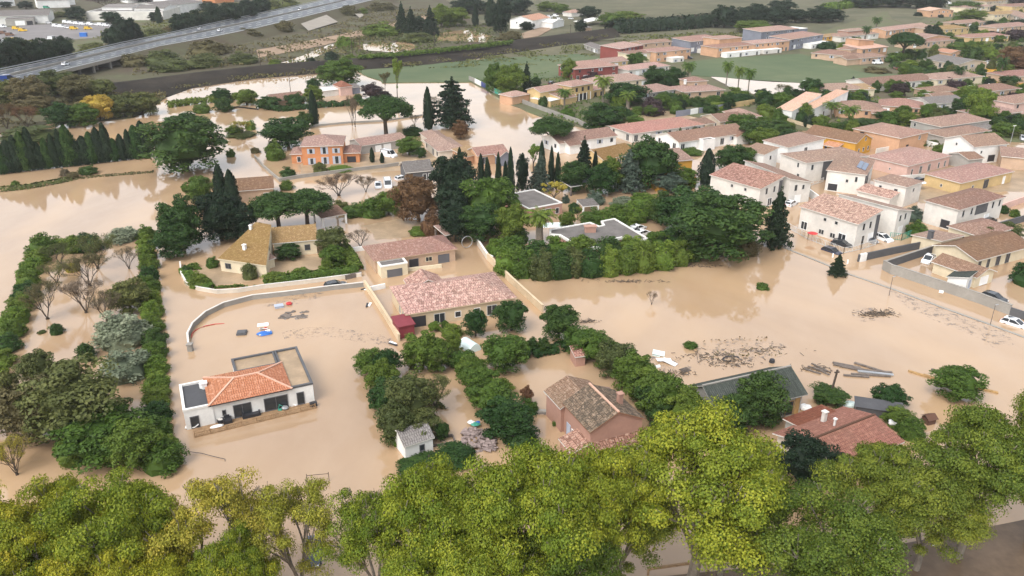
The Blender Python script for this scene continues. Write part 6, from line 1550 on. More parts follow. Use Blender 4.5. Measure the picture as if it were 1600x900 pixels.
# graffiti wall along the meadow water
wall([(782, 148), (800, 156), (830, 167), (870, 182), (900, 192), (922, 203)], 1.6, .3, 'concrete', 'long dark grey wall along the flooded meadow')
gw = [(733, 126, 742, 130, 'concrete'), (742, 130, 752, 135, 'white'), (752, 135, 764, 141, 'navy'), (764, 141, 773, 146, 'white'), (773, 146, 790, 152, 'green')]
root = empty('painted_wall', P(733, 126))
for x0, y0, x1, y1, m_ in gw:
    a, b = P(x0, y0) - root.location, P(x1, y1) - root.location
    mb = MB(); mb.obox((a + b) / 2 + Vector((0, 0, .7)), (b - a) / 2 * .995, Vector((.1, .12, 0)), Vector((0, 0, 1.3))); mb.build('painted_panel', [M[m_]], root)
a, b = P(776, 147) - root.location, P(788, 151) - root.location
d = (b - a).normalized(); n_ = Vector((d.y, -d.x, 0)) * .25
mb = MB()
for t, s in ((.25, 1), (.4, -1), (.55, 1), (.7, -1)):
    c = a.lerp(b, t) + n_
    mb.bar(c + Vector((0, 0, 1.1 - .5 * s)), c + d * .9 + Vector((0, 0, 1.1 + .5 * s)), .22, .06)
mb.build('graffiti', [M['whitep']], root)
tag(root, 'wall', 'wall painted in white, blue and green graffiti panels', exact=True)
for a_, b_, c_, lb in (((1056, 182), (1078, 179), 'greyb', 'grey-blue section of garden wall behind the long red roof'), ((1078, 179), (1090, 177), 'white', 'white section of garden wall behind the long red roof'), ((1092, 177), (1130, 171), 'greyb', 'blue-grey garden wall left of the bright yellow one'), ((1130, 171), (1178, 163), 'yellow', 'bright yellow garden wall behind the pale house')):
    wall([a_, b_], 1.9, .3, c_, lb, zb=.14)
# estate walls
wall([(1340, 409), (1400, 396), (1460, 384), (1530, 366), (1600, 346), (1680, 326)], 1.5, .3, 'darkwall', 'long black wall along the drowned lane of the white estate')
wall([(1343, 409), (1352, 407)], 1.6, .45, 'white', 'white end post of the long black wall', 'end_post')
wall([(1379, 421), (1430, 404), (1480, 388), (1516, 376)], 1.6, .3, 'darkwall', 'dark rear wall of the brown bungalow compound', cap='concrete')
wall([(1379, 421), (1392, 428), (1412, 434), (1470, 454), (1530, 474), (1577, 492)], 1.8, .3, 'concrete', 'long grey boundary wall of the brown bungalow compound', cap='concrete')
wall([(1577, 492), (1650, 516)], 1.4, .3, 'darkg', 'dark grey wall section at the right edge above the white car')
wall([(1240, 284), (1262, 292)], 1.6, .3, 'white', 'white garden wall between two white houses')
wall([(1252, 298), (1282, 320)], 1.8, .3, 'white', 'white wall below the sloping parapet house')
wall([(1400, 284), (1462, 280), (1500, 268)], 1.6, .3, 'offwhite', 'curved pale wall below the pale pink bungalow')
wall([(1560, 330), (1610, 312)], 1.5, .3, 'pinkw', 'pinkish wall along the drowned street at the right edge')
wall([(1368, 240), (1392, 236)], 1.5, .3, 'offwhite', 'white wall between the ochre and pink-walled houses')
wall([(1425, 222), (1464, 232)], 1.6, .3, 'white', 'white wall right of the pink-walled house')
wall([(1230, 190), (1256, 198), (1280, 206)], 1.2, .3, 'sand', 'sandy lane wall below the tall white modern house')
wall([(1506, 140), (1545, 138), (1536, 124)], 1.6, .35, 'white', 'curved white wall of the pale house', zb=.14)
land('forecourt', [(1538, 106), (1560, 106), (1600, 128), (1590, 140), (1555, 137)], .3, 'ochre', .3)
def railing(pts, h, label, m_='frame', gap=.35, name='fence'):
    q = [P(*p) for p in pts]
    root = empty(name, q[0])
    for a, b in zip(q[:-1], q[1:]):
        a, b = a - q[0], b - q[0]
        n = max(1, round((b - a).length / 2.4))
        for k in range(n + 1):
            c = a.lerp(b, k / n)
            mb = MB(); mb.bar(c + Vector((0, 0, -.6)), c + Vector((0, 0, h + .1)), .1, .1); mb.build('post', [M[m_]], root)
            if k < n:
                e = a.lerp(b, (k + 1) / n)
                mb = MB()
                for z_ in (.15, h): mb.bar(c + Vector((0, 0, z_)), e + Vector((0, 0, z_)), .06, .06)
                nb_ = int((e - c).length / gap)
                for j in range(1, nb_): mb.bar(c.lerp(e, j / nb_) + Vector((0, 0, .0)), c.lerp(e, j / nb_) + Vector((0, 0, h - .03)), .05, .05)
                mb.build('panel', [M[m_]], root)
    tag(root, 'fence', label, exact=True)
railing([(1224, 353), (1262, 374), (1318, 396), (1345, 390), (1368, 383)], 1.2, 'grey metal railing round the foot of the grey-railed white house')
railing([(1390, 374), (1408, 376), (1428, 368)], 1.5, 'green slatted fence beside the parked white cars', 'green')
railing([(1262, 292), (1286, 284)], 1.1, 'short grey railing before the recessed-centre white house')

# ------------------------------------------------------------------ wooden deck and its furniture
A, B = P(304, 684), P(494, 638)
d = (B - A).normalized(); n_ = Vector((-d.y, d.x, 0)); Ld = (B - A).length
deck = empty('wooden_deck', A, math.atan2(d.y, d.x))
mb = MB(); mb.box(0, Ld, 0, 2.6, -.3, .06); mb.box(0, Ld, -.06, .0, -.3, .16); mb.build('boards', [M['wood']], deck)
for k in range(9):
    mb = MB(); x = .08 + (Ld - .16) * k / 8; mb.box(x - .06, x + .06, -.02, .1, -.4, .75); mb.build('post', [M['wood']], deck)
for k in range(8):
    mb = MB(); x0_, x1_ = .08 + (Ld - .16) * k / 8 + .062, .08 + (Ld - .16) * (k + 1) / 8 - .062
    mb.bar((x0_, .03, .62), (x1_, .03, .62), .06, .08)
    if k in (0, 2, 4, 5, 7):
        for j in range(6):
            xa = x0_ + (x1_ - x0_) * j / 6
            mb.bar((xa, .03, .05), (xa + (x1_ - x0_) / 6 * .9, .03, .56), .04, .05)
    mb.build('balustrade', [M['wood']], deck)
tag(deck, 'deck', 'flooded wooden terrace with slatted balustrade before the white bungalow', exact=True)
def onpt(x, y, z=.06): return P(x, y, z)
def item(name, cat, label, px, py, mat, fn, rz=0., z=.06, smooth=False):
    mb = MB(); fn(mb)
    o = mb.build(name, mat if isinstance(mat, list) else [M[mat]], None, smooth)
    o.location = P(px, py, z); o.rotation_euler.z = rz
    tag(o, cat, label, exact=True)
    return o
dk = math.atan2(d.y, d.x)
def sofa(name, lb, px, py, ln, mat):
    r_ = empty(name, P(px, py, .06), dk); tag(r_, 'sofa', lb, exact=True)
    mb = MB(); mb.box(-ln / 2, ln / 2, -.4, .4, 0, .42); mb.build('seat', [M[mat]], r_)
    mb = MB(); mb.box(-ln / 2, ln / 2, .404, .62, 0, .85); mb.build('backrest', [M[mat]], r_)
    for s in (-1, 1):
        mb = MB(); mb.box(s * ln / 2 - (0 if s > 0 else .2) + s * .003, s * ln / 2 + (.2 if s > 0 else 0), -.4, .62, 0, .6); mb.build('armrest', [M[mat]], r_)
sofa('sofa', 'long dark rattan sofa in the middle of the deck', 393, 650, 1.9, 'darkp')
sofa('armchair', 'dark armchair near the left end of the deck', 352, 655, .75, 'darkp')
sofa('armchair', 'dark armchair in front of the other one on the deck', 356, 660, .7, 'darkp')
item('round_table', 'table', 'round dark table with pale top between the deck armchairs', 346, 659, [M['darkp'], M['offwhite']], lambda m: (m.tube([(0, 0, 0), (0, 0, .5)], [.5, .55], 14), m.tube([(0, 0, .5), (0, 0, .54)], [.45, .45], 14, 1)))
item('white_float', 'float', 'oval white float lying at the deck edge', 339, 667, 'whitep', lambda m: m.ball((0, 0, .1), (.9, .4, .14), 0, 12, 5), dk, smooth=True)
item('lounger', 'lounger', 'white plastic lounger washed to the left deck corner', 300, 668, 'whitep', lambda m: (m.box(-.8, .4, -.3, .3, .1, .2, bottom=True), m.bar((.4, 0, .15), (.9, 0, .5), .6, .08)), dk - .3)
item('tipped_table', 'table', 'white table tipped over near the right deck end', 458, 632, 'whitep', lambda m: (m.bar((-.7, 0, .6), (.6, 0, .1), .9, .06), m.bar((-.3, .3, .5), (-.6, .3, 0), .06, .06), m.bar((-.3, -.3, .5), (-.6, -.3, 0), .06, .06)), dk - .6)
for k, x in enumerate((463, 468)):
    item('deck_chair', 'chair', ('left' if k == 0 else 'right') + ' one of two dark folding chairs leaning at the deck wall', x, 630 - k, 'darkp', lambda m: (m.bar((-.25, 0, .0), (.05, 0, .9), .45, .05), m.bar((-.1, 0, .4), (.3, 0, .42), .45, .05)), dk)
item('bicycle_trailer', 'toy', 'green and grey jumble of garden toys on the deck', 441, 640, [M['green'], M['metal']], lambda m: (m.ball((.4, 0, .3), (.5, .4, .3), 1, 8, 4), m.tube([(-.5, 0, 0), (-.3, 0, .8), (.1, 0, .5)], [.06, .06, .06], 6), m.box(-.5, 0, -.3, .2, 0, .12)))
item('storage_box', 'box', 'black box at the right corner of the deck', 490, 634, 'darkp', lambda m: (m.box(-.45, .45, -.25, .25, 0, .5), m.box(-.48, .48, -.28, .28, .5, .56)), dk)
item('air_conditioner', 'unit', 'white rooftop unit on the dark flat annex', 318, 605, 'whitep', lambda m: (m.box(-.45, .45, -.25, .25, 0, .7), m.box(-.5, .5, -.3, .3, .7, .76)), 1.2, z=2.76)

# ------------------------------------------------------------------ floating things
item('water_tank', 'tank', 'dark grey square plastic tank floating in the flooded plot', 378, 521, 'darkg', lambda m: (m.box(-.75, .75, -.75, .75, -.2, .3), m.box(-.6, .6, -.6, .6, .3, .38)), .15, z=0)
item('corrugated_pipe', 'pipe', 'red corrugated pipe curving inside the grey concrete wall', 310, 518, 'red', lambda m: m.tube([(-.3, -2.2, .05), (-.7, -.8, .08), (-.5, .6, .08), (.4, 1.8, .08), (1.8, 2.6, .06), (3.2, 2.9, 0)], [.07] * 6, 6), 0, z=0)
item('white_raft', 'raft', 'white floating panel behind the blue pool float', 411, 508, 'whitep', lambda m: (m.box(-.9, .9, -.5, .5, -.1, .12), m.bar((-.8, 0, .2), (.8, .1, .3), .2, .1)), .2, z=0)
item('pool_float', 'float', 'crumpled blue and white pool float in the flooded plot', 414, 522, [M['blue'], M['whitep']], lambda m: (m.ball((0, 0, .15), (1.2, .7, .3), 0, 9, 5, 3, .25), m.ball((.5, .3, .3), (.5, .35, .25), 1, 7, 4, 4, .2), m.bar((-.9, -.5, .2), (.8, .5, .4), .2, .08, 1)), .4, z=0)
item('toy_heap', 'toy', 'small reddish jumble between white panel and blue pool float', 412, 515, [M['red'], M['oldwood'], M['whitep']], lambda m: (m.ball((-.3, 0, .1), (.4, .3, .2), 1, 7, 4, 2, .3), m.ball((.3, .1, .15), (.3, .25, .2), 0, 7, 4, 5, .3), m.bar((-.6, -.2, .2), (.7, -.1, .25), .1, .06, 2)), 0, z=0)
item('rubble_heap', 'rubble', 'grey rubble mound in the flooded plot by the curved wall', 460, 492, 'dirt', lambda m: [m.ball((R.uniform(-1.8, 1.8), R.uniform(-1.4, 1.4), 0), (R.uniform(.3, .8), R.uniform(.3, .7), R.uniform(.08, .25)), 0, 7, 4, k, .3) for k in range(16)], 0, z=0)
item('red_bag', 'bag', 'red bag on top of the grey rubble mound', 452, 476, 'red', lambda m: (m.ball((0, 0, .2), (.55, .35, .3), 0, 8, 5, 3, .15), m.ball((.2, .1, .45), (.12, .12, .12), 0, 6, 4, 2, .1)), 0, z=0)
item('blue_crate', 'crate', 'blue-grey crate left of the red bag on the rubble mound', 436, 480, 'shutter', lambda m: (m.box(-.7, .7, -.5, .5, -.1, .35), m.box(-.75, .75, -.55, .55, .35, .4)), .4, z=0)
for k, (x, y, lb) in enumerate(((575, 452, 'white and dark boards at the top of the straight cream wall'), (578, 476, 'white board caught on the straight cream wall'), (614, 536, 'white and purple litter at the foot of the straight cream wall'))):
    item('driftwood_boards', 'boards', lb, x, y, [M['whitep'], M['darkp']], lambda m: (m.box(-.7, .7, -.2, .2, 0, .1), m.bar((-1.2, .3, .1), (.4, .5, .12), .3, .08, 1)), .5 + k, z=.02)
item('tunnel_tent', 'tent', 'pale turquoise tunnel tent standing in the garden water', 734, 545, 'tarp', lambda m: [m.poly([(-1.5, 1.1 * math.cos(t), 1.3 * math.sin(t) + .1), (1.5, 1.1 * math.cos(t), 1.3 * math.sin(t) + .1), (1.5, 1.1 * math.cos(t + .315), 1.3 * math.sin(t + .315) + .1), (-1.5, 1.1 * math.cos(t + .315), 1.3 * math.sin(t + .315) + .1)]) for t in [k * .3142 for k in range(10)]] + [m.poly([(x, 1.1 * math.cos(k * .3142), 1.3 * math.sin(k * .3142) + .1) for k in range(11)]) for x in (-1.49, 1.49)], -.9, z=-.1)
item('collapsed_roof', 'rubble', 'collapsed heap of broken roof tiles beside the leafy row', 748, 690, 'gravel', lambda m: [m.obox((R.uniform(-2, 2), R.uniform(-2.2, 2.2), R.uniform(.05, .5)), Vector((R.uniform(.15, .5), R.uniform(-.2, .2), R.uniform(-.1, .1))), Vector((R.uniform(-.1, .1), R.uniform(.12, .35), R.uniform(-.1, .1))), Vector((0, 0, .05))) for k in range(170)], 0, z=0)
item('tarpaulin', 'tarpaulin', 'green and white tarpaulin on top of the tile heap', 742, 668, [M['green'], M['whitep'], M['blue']], lambda m: (m.ball((0, 0, .5), (.7, .5, .15), 0, 8, 4, 2, .2), m.ball((-.5, .4, .55), (.5, .4, .18), 1, 8, 4, 3, .2), m.ball((.4, .4, .5), (.35, .3, .15), 2, 8, 4, 5, .2)), 0, z=0)
item('raised_bed', 'planter', 'square wooden raised bed right of the white garden hut', 692, 690, 'oldwood', lambda m: [m.bar(a, b, .16, .5) for a, b in (((-1.4, -.8, .1), (1.4, -.8, .1)), ((-1.4, .8, .1), (1.4, .8, .1)), ((-1.4, -.72, .1), (-1.4, .72, .1)), ((1.4, -.72, .1), (1.4, .72, .1)))], .25, z=0)
item('jetty', 'jetty', 'narrow grey plank platform left of the old brick house', 862, 645, 'concrete', lambda m: (m.box(-2.8, 2.6, -.3, .3, .1, .35, bottom=True), m.box(-2.2, -2., -.2, .2, -.6, .1), m.box(1.8, 2., -.2, .2, -.6, .1)), -.05, z=.2)
item('white_box', 'box', 'white box standing on the narrow grey platform', 862, 643, 'whitep', lambda m: (m.box(-.5, .5, -.25, .25, 0, .5), m.box(-.55, .55, -.3, .3, .5, .56)), 0, z=.56)
item('teal_panel', 'panel', 'pale teal sheet floating upper left in the debris field', 1029, 553, 'tarp', lambda m: (m.bar((-.9, 0, .25), (.9, .1, .05), 1.5, .06), m.bar((-.9, -.8, .05), (.3, -.9, .05), .1, .1)), -.3, z=0)
for k, (x, y, r_, lb) in enumerate(((1038, 564, .9, 'left one of two overlapping white sheets in the debris field'), (1046, 568, .1, 'right one of two overlapping white sheets in the debris field'))):
    item('white_sheet', 'panel', lb, x, y, 'whitep', lambda m: (m.bar((-1.2, 0, .3 + .1 * k), (1.1, .1, .08), 1.0, .05), m.bar((-1., .45, .0), (-1., .45, .3), .06, .06)), r_ - .8, z=0)
item('white_drum', 'drum', 'small white drum left of the white sheets', 1027, 574, 'whitep', lambda m: m.tube([(-.4, 0, .05), (.4, 0, .1)], [.28, .28], 10), .4, z=0)
item('pallet', 'pallet', 'grey wooden pallet right of the white sheets', 1071, 579, 'oldwood', lambda m: [m.box(-.7, .7, y, y + .14, .05, .12, bottom=True) for y in (-.5, -.25, 0, .25, .5)] + [m.box(x, x + .1, -.5, .64, -.08, .048) for x in (-.6, 0, .6)], .5, z=0)
def drift(n, rx, ry, s=0.):
    def f(m):
        for k in range(n):
            a = R.uniform(0, 6.28); c = Vector((R.gauss(0, rx / 2), R.gauss(0, ry / 2), R.uniform(0, .12)))
            v = Vector((math.cos(a), math.sin(a), R.uniform(-.1, .35))) * R.uniform(.2, .9)
            m.bar(c, c + v, .06, .05)
    return f
for name, lb, px, py, n, rx, ry in (('drift_brush', 'dark raft of driftwood twigs in the flood before the brick house hedge', 920, 502, 60, 2.2, .7), ('drift_brush', 'big dark brush pile stranded near the kerb wall', 1376, 490, 160, 2.6, 1.2), ('drift_brush', 'thin scatter of twigs left of the big brush pile', 1352, 492, 40, 2., 1.4),
                                    ('drift_brush', 'twigs washed below the white sheets', 1052, 584, 60, 3., .8), ('drift_brush', 'tangle of drowned vines in the debris field', 1140, 566, 110, 4., 1.6), ('drift_brush', 'faint scatter of stalks right of the debris field', 1190, 548, 60, 5., 1.4), ('drift_brush', 'branch raft near the leaning pole', 1276, 578, 70, 2.4, 1.2),
                                    ('drift_brush', 'twigs stranded in the small garden water below the red-brown trees', 1100, 556, 70, 4., 1.5), ('drift_brush', 'brown drift line under the thick hedge row', 980, 440, 90, 6., .6), ('drift_brush', 'drift of twigs at the water edge below the giant pines', 1090, 416, 60, 5., .6)):
    if 'pile' in lb: item(name, 'driftwood', lb, px, py, 'brush', drift(n, rx, ry), 0, z=0)
    else:
        mb = MB(); drift(n, rx, ry)(mb)
        o = mb.build(name, [M['brush']]); o.location = P(px, py); o['kind'] = 'stuff'
item('ring_frame', 'frame', 'dark bent ring lying in the debris field', 1142, 562, 'darkp', lambda m: m.tube([(1.3 * math.cos(t), .55 * math.sin(t), .12 + .2 * max(0, math.sin(t))) for t in [k * .35 for k in range(14)]], [.1] * 14, 6), .2, z=0)
item('black_barrel', 'barrel', 'black barrel floating alone above the barn', 1206, 566, 'darkp', lambda m: m.tube([(0, 0, -.3), (0, 0, .1), (0, 0, .5)], [.36, .42, .36], 12), 0, z=0)
for k, (a_, b_, lb) in enumerate((((1301, 566), (1345, 575), 'uppermost'), ((1302, 569), (1350, 578), 'second'), ((1335, 567), (1384, 582), 'steepest'), ((1318, 586), (1358, 589), 'lowest'), ((1340, 580), (1396, 586), 'broad pale'), ((1342, 578), (1394, 582), 'thin dark'), ((1330, 584), (1392, 588), 'long low'), ((1312, 572), (1352, 580), 'half-hidden'))):
    a, b = P(*a_, .12), P(*b_, .12)
    mb = MB(); mb.bar(Vector((0, 0, .03 * (k % 3))), b - a + Vector((0, 0, .02)), .5 if k in (4, 1) else .35, .18)
    o = mb.build('timber_beam', [M['metal' if k == 4 else 'oldwood']]); o.location = a
    tag(o, 'beam', f'{lb} grey beam in the floating timber stack right of the pole', group='floating timber beams', exact=True)
for k, (a_, b_) in enumerate((((1262, 572), (1292, 580)), ((1268, 568), (1298, 582)), ((1258, 577), (1282, 584)), ((1270, 574), (1296, 586)))):
    a, b = P(*a_, .1), P(*b_, .12)
    mb = MB(); mb.bar(Vector((0, 0, .03 * k)), b - a + Vector((0, 0, .02 * k)), .22, .14)
    o = mb.build('dark_plank', [M['oldwood']]); o.location = a
    tag(o, 'plank', 'dark plank in the loose bundle left of the leaning pole', group='dark planks by the pole')
for k, (a_, b_, lb) in enumerate((((1420, 580), (1500, 604), 'long orange beam floating left of the bushy tree'), ((1444, 586), (1490, 600), 'shorter orange beam lying against the long one'), ((1522, 605), (1560, 614), 'orange beam end right of the bushy tree'), ((1456, 578), (1500, 586), 'dark beam above the long orange one'))):
    a, b = P(*a_, .1), P(*b_, .12)
    mb = MB(); mb.bar(Vector((0, 0, 0)), b - a, .24, .18); mb.bar(Vector((0, .2, .02)), b - a + Vector((0, .2, 0)), .1, .22)
    o = mb.build('floating_beam', [M['oldwood' if k == 3 else 'beam']]); o.location = a; tag(o, 'beam', lb, exact=True)
pr = empty('utility_pole', P(1295, 624))
mb = MB(); mb.tube([(0, 0, -1), (.45, 0, 4.6)], [.17, .14], 8); mb.build('pole', [M['bark']], pr)
mb = MB(); mb.bar((.1, 0, 4.2), (.75, 0, 4.3), .16, .16); mb.build('cross_arm', [M['bark']], pr)
tag(pr, 'pole', 'dark leaning utility pole behind the round bush', exact=True)
item('white_tarp', 'tarpaulin', 'white tarpaulin beside the barn door', 1258, 640, 'whitep', lambda m: m.ball((0, 0, .3), (.9, .5, .5), 0, 9, 5, 3, .15), -.5, z=0)
item('white_tarp', 'tarpaulin', 'white tarpaulin between round bush and red roof', 1328, 634, 'tarp', lambda m: m.ball((0, 0, .2), (1.1, .7, .5), 0, 9, 5, 7, .12), 0, z=0)
item('lean_to', 'lean-to', 'long dark lean-to roof behind the red-roofed house', 1370, 648, 'flatdark', lambda m: (m.poly([(-3., -1., 1.3), (3., -1., 1.3), (3., 1., 1.8), (-3., 1., 1.8)]), m.box(-2.8, 2.8, -.8, .8, -.6, 1.2), ), -.3, z=0)
item('gas_tank', 'tank', 'white lying gas tank right of the red-roofed house', 1398, 666, 'whitep', lambda m: m.tube([(-.9, 0, .6), (-.75, 0, .6), (.75, 0, .6), (.9, 0, .6)], [.2, .4, .4, .2], 12), .0, z=.2)
item('gas_tank', 'tank', 'white lying gas tank under the paired giant pines', 1156, 373, 'whitep', lambda m: m.tube([(-1.2, 0, .6), (-1., 0, .6), (1., 0, .6), (1.2, 0, .6)], [.25, .5, .5, .25], 12), .1, z=0)
item('dog_kennel', 'kennel', 'small brown-roofed kennel below the bushy green tree', 1450, 660, 'brown', lambda m: (m.box(-.6, .6, -.6, .6, -.3, .8), m.poly([(-.8, -.8, .8), (.8, -.8, .8), (.8, 0, 1.3), (-.8, 0, 1.3)]), m.poly([(-.8, .8, .8), (.8, .8, .8), (.8, 0, 1.3), (-.8, 0, 1.3)])), .3, z=0)
item('parasol', 'parasol', 'red parasol on the terrace of the grey-railed white house', 1268, 376, 'red', lambda m: [m.tube([(0, 0, -.3), (0, 0, 1.9)], [.03, .03], 6)] + [m.poly([(0, 0, 2.), (1.1 * math.cos(k * .785), 1.1 * math.sin(k * .785), 1.65), (1.1 * math.cos(k * .785 + .785), 1.1 * math.sin(k * .785 + .785), 1.65)]) for k in range(8)], 0, z=0)
item('parasol', 'parasol', 'white parasol right of the small white two-storey house', 1434, 296, 'whitep', lambda m: [m.tube([(0, 0, -.3), (0, 0, 2.1)], [.04, .04], 6)] + [m.poly([(0, 0, 2.4), (1.7 * math.cos(k * .785), 1.7 * math.sin(k * .785), 1.9), (1.7 * math.cos(k * .785 + .785), 1.7 * math.sin(k * .785 + .785), 1.9)]) for k in range(8)], 0, z=0)
item('swimming_pool', 'pool', 'small turquoise garden pool behind the date palm', 866, 352, [M['whitep'], M['tarp']], lambda m: (m.box(-3, 3, -1.6, 1.6, -.3, .1), m.box(-2.6, 2.6, -1.3, 1.3, .1, .14, 1)), .1, z=0)
item('blue_cover', 'cover', 'bright blue pool cover behind the courtyard house', 732, 232, 'blue', lambda m: m.ball((0, 0, .1), (1.6, .8, .35), 0, 10, 4, 2, .05), 0, z=0)
item('trampoline', 'trampoline', 'round grey ring frame right of the brown-roofed shelter', 730, 388, 'metal', lambda m: m.tube([(1.2 * math.cos(t), .2 * math.cos(t), 1.4 + 1.2 * math.sin(t)) for t in [k * .4 for k in range(17)]], [.07] * 17, 6), .4, z=0)
sp_ = [p for p in ((1389, 462), (1547, 508))]
for p, lb in zip(sp_, ('thin lamp post by the corner of the grey boundary wall', 'thin lamp post above the scum near the white car')):
    o = empty('lamp_post', P(*p)); tag(o, 'lamp post', lb, exact=True)
    mb = MB(); mb.tube([(0, 0, -.5), (0, 0, 3.6)], [.06, .045], 6); mb.build('post', [M['oldwood']], o)
    mb = MB(); mb.bar((0, 0, 3.6), (.5, .1, 3.7), .14, .08); mb.build('lamp_head', [M['metal']], o)
item('white_sign', 'sign', 'small white panel on the grey boundary wall', 1471, 455, 'whitep', lambda m: m.obox((0, -.25, 0), (.35, 0, 0), (0, .03, 0), (0, 0, .25)), -.55, z=1.2)
for k, (x, y) in enumerate(((1301, 402), (1324, 412))):
    item('white_bollard', 'bollard', ('left' if k == 0 else 'right') + ' white bollard in the water by the small dark conifer', x, y, 'whitep', lambda m: (m.tube([(0, 0, -.4), (0, 0, .7)], [.16, .14], 8), m.ball((0, 0, .72), .15, 0, 8, 4)), 0, z=0)
# bottom street furniture
def lamp(px, py, h, lb):
    o = empty('street_lamp', P(px, py)); tag(o, 'street lamp', lb, exact=True)
    mb = MB(); mb.tube([(0, 0, -.5), (0, 0, h - .4), (.25, 0, h), (.7, 0, h + .1)], [.11, .08, .06, .05], 8); mb.build('post', [M['metal']], o)
    mb = MB(); mb.obox((1.05, 0, h + .12), (.4, 0, .03), (0, .15, 0), (0, 0, .07)); mb.build('lamp_head', [M['whitep']], o)
lamp(1004, 770, 6.4, 'pale street lamp between the plane trees below the brick house'); lamp(1346, 850, 7.6, 'white-headed street lamp among the plane trees on the right')
item('white_post', 'post', 'white marker post leaning by the brown road on the right', 1459, 852, 'whitep', lambda m: (m.tube([(-.1, 0, -.2), (.15, 0, 1.9)], [.13, .13], 8), m.ball((.15, 0, 1.9), .14, 0, 8, 4)), 0, z=0)
item('goal_frame', 'frame', 'thin dark goal-like frame standing in the water behind the plane trees', 498, 752, 'bark', lambda m: (m.bar((-1.3, 0, -.5), (-1.3, 0, 1.1), .07, .07), m.bar((1.2, 0, -.5), (1.2, 0, 1.2), .07, .07), m.bar((-1.3, 0, .9), (1.2, 0, 1.), .05, .05)), .1, z=0)
item('fallen_cable', 'cable', 'thin dark cable lying in the water beside the orchard corner', 290, 708, 'darkp', lambda m: m.tube([(0, 0, .3), (2., -.2, .15), (4., -.9, .1), (5.3, -1.4, .15), (5.4, -1.7, 0)], [.035] * 5, 5), 0, z=0)
item('wooden_rail', 'rail', 'brown wooden rail along the near road under the plane trees', 1060, 892, 'wood', lambda m: (m.bar((-3.2, -.5, .7), (3.2, .5, .9), .2, .25), m.bar((3.1, .5, -.5), (3.1, .5, 1.2), .2, .2), m.bar((-3.1, -.5, -.5), (-3.1, -.5, .8), .2, .2)), 0, z=0)
# telegraph poles along the railway
for k, (x, y, h) in enumerate(((408, 108, 8), (483, 100, 6), (551, 88, 10), (563, 82, 9), (679, 72, 8), (1063, 46, 9), (1086, 44, 9), (980, 46, 8), (891, 56, 7), (1002, 42, 8))):
    o = empty('telegraph_pole', P(x, y, .2)); tag(o, 'pole', 'thin telegraph pole along the far railway bank', group='telegraph poles on the railway bank')
    mb = MB(); mb.tube([(0, 0, -.4), (0, 0, h)], [.2, .13], 6); mb.build('post', [M['bark']], o)
    mb = MB(); mb.bar((-1, 0, h - .7), (1, 0, h - .7), .18, .18); mb.build('cross_arm', [M['bark']], o)
o = empty('telegraph_pole', P(455, 152)); tag(o, 'pole', 'slim pole standing in the upper left flood', exact=True)
mb = MB(); mb.tube([(0, 0, -.4), (0, 0, 9)], [.14, .1], 6); mb.build('post', [M['bark']], o); mb = MB(); mb.bar((-.6, 0, 8.6), (.6, 0, 8.6), .12, .12); mb.build('cross_arm', [M['bark']], o)
for p, lb, h in (((1537, 152), 'short lamp post by the curved white wall', 4), ((1579, 222), 'white street lamp on the muddy street at the far right', 5), ((1253, 150), 'slim post beside the dark round tree at the lawn pool', 6), ((1355, 158), 'slim post in front of the lawn-edge house', 5)):
    o = empty('lamp_post', P(*p, .14)); tag(o, 'lamp post', lb, exact=True)
    mb = MB(); mb.tube([(0, 0, -.4), (0, 0, h)], [.1, .07], 6); mb.build('post', [M['metal']], o); mb = MB(); mb.bar((-.5, 0, h), (.5, 0, h + .05), .2, .1); mb.build('lamp_head', [M['whitep']], o)
# solar panels on the white house
fs, gab, rl = roof_faces(*[c for c in (sh[3][0][0], sh[3][0][1], sh[3][0][2], sh[3][0][3])], 5.2, 'hip', 1.3, .35)
# (the slope that faces the camera's right)
f = max(fs, key=lambda q: (Vector(q[1]) - Vector(q[0])).cross(Vector(q[2]) - Vector(q[0])).normalized().x)
p = [Vector(q) for q in f]
u = (p[1] - p[0]).normalized(); nn = u.cross(p[2] - p[0]).normalized(); v = nn.cross(u)
for r_ in range(2):
    for c_ in range(4):
        o_ = p[0] + u * ((p[1] - p[0]).length * .18 + c_ * 1.75) + v * (.9 + r_ * 1.15) + nn * .1
        mb = MB(); mb.obox(o_ + u * .85 + v * .53, u * .84, v * .53, nn * .04); mb.build('solar_panel', [M['solar'] if 'solar' in M else M.setdefault('solar', plain('solar_glass', (.07, .1, .17), .15, .1, 1., .6))], sh[0])

# ------------------------------------------------------------------ vehicles
car(525, 447, (560, 440), 'black', 'dark grey hatchback in water by the curved garden wall', z=-.5)
car(1586, 507, (1640, 524), 'white', 'white hatchback drowned to its doors at the right edge', z=-.55)
car(1357, 376, (1372, 382), 'grey', 'grey car beside the white one before the grey-railed house', z=-.35)
car(1380, 374, (1396, 380), 'white', 'white car parked next to the green slatted fence', z=-.35)
car(1300, 393, (1312, 397), 'navy', 'dark car half sunk outside the grey railing', z=-.7)
car(1315, 383, (1325, 385), 'black', 'black car inside the grey railing', z=-.4)
car(1553, 468, (1590, 480), 'black', 'black car behind the grey boundary wall', z=-.3)
car(1450, 408, (1440, 416), 'white', 'white and yellow car at the rear wall of the compound', z=-.3)
car(490, 866, (488, 890), 'navy', 'dark blue car facing the camera under the sparse plane trees', z=-.35)
car(591, 291, (592, 300), 'white', 'left one of two white vans side by side on the flooded street', z=-.5)
car(606, 290, (608, 300), 'white', 'taller right one of two white vans on the flooded street', 'van', z=-.5)
car(629, 279, (640, 277), 'white', 'white car right of the two white vans', z=-.6)
car(608, 244, (618, 246), 'white', 'white van parked by the white garage doors', 'van', z=-.3)
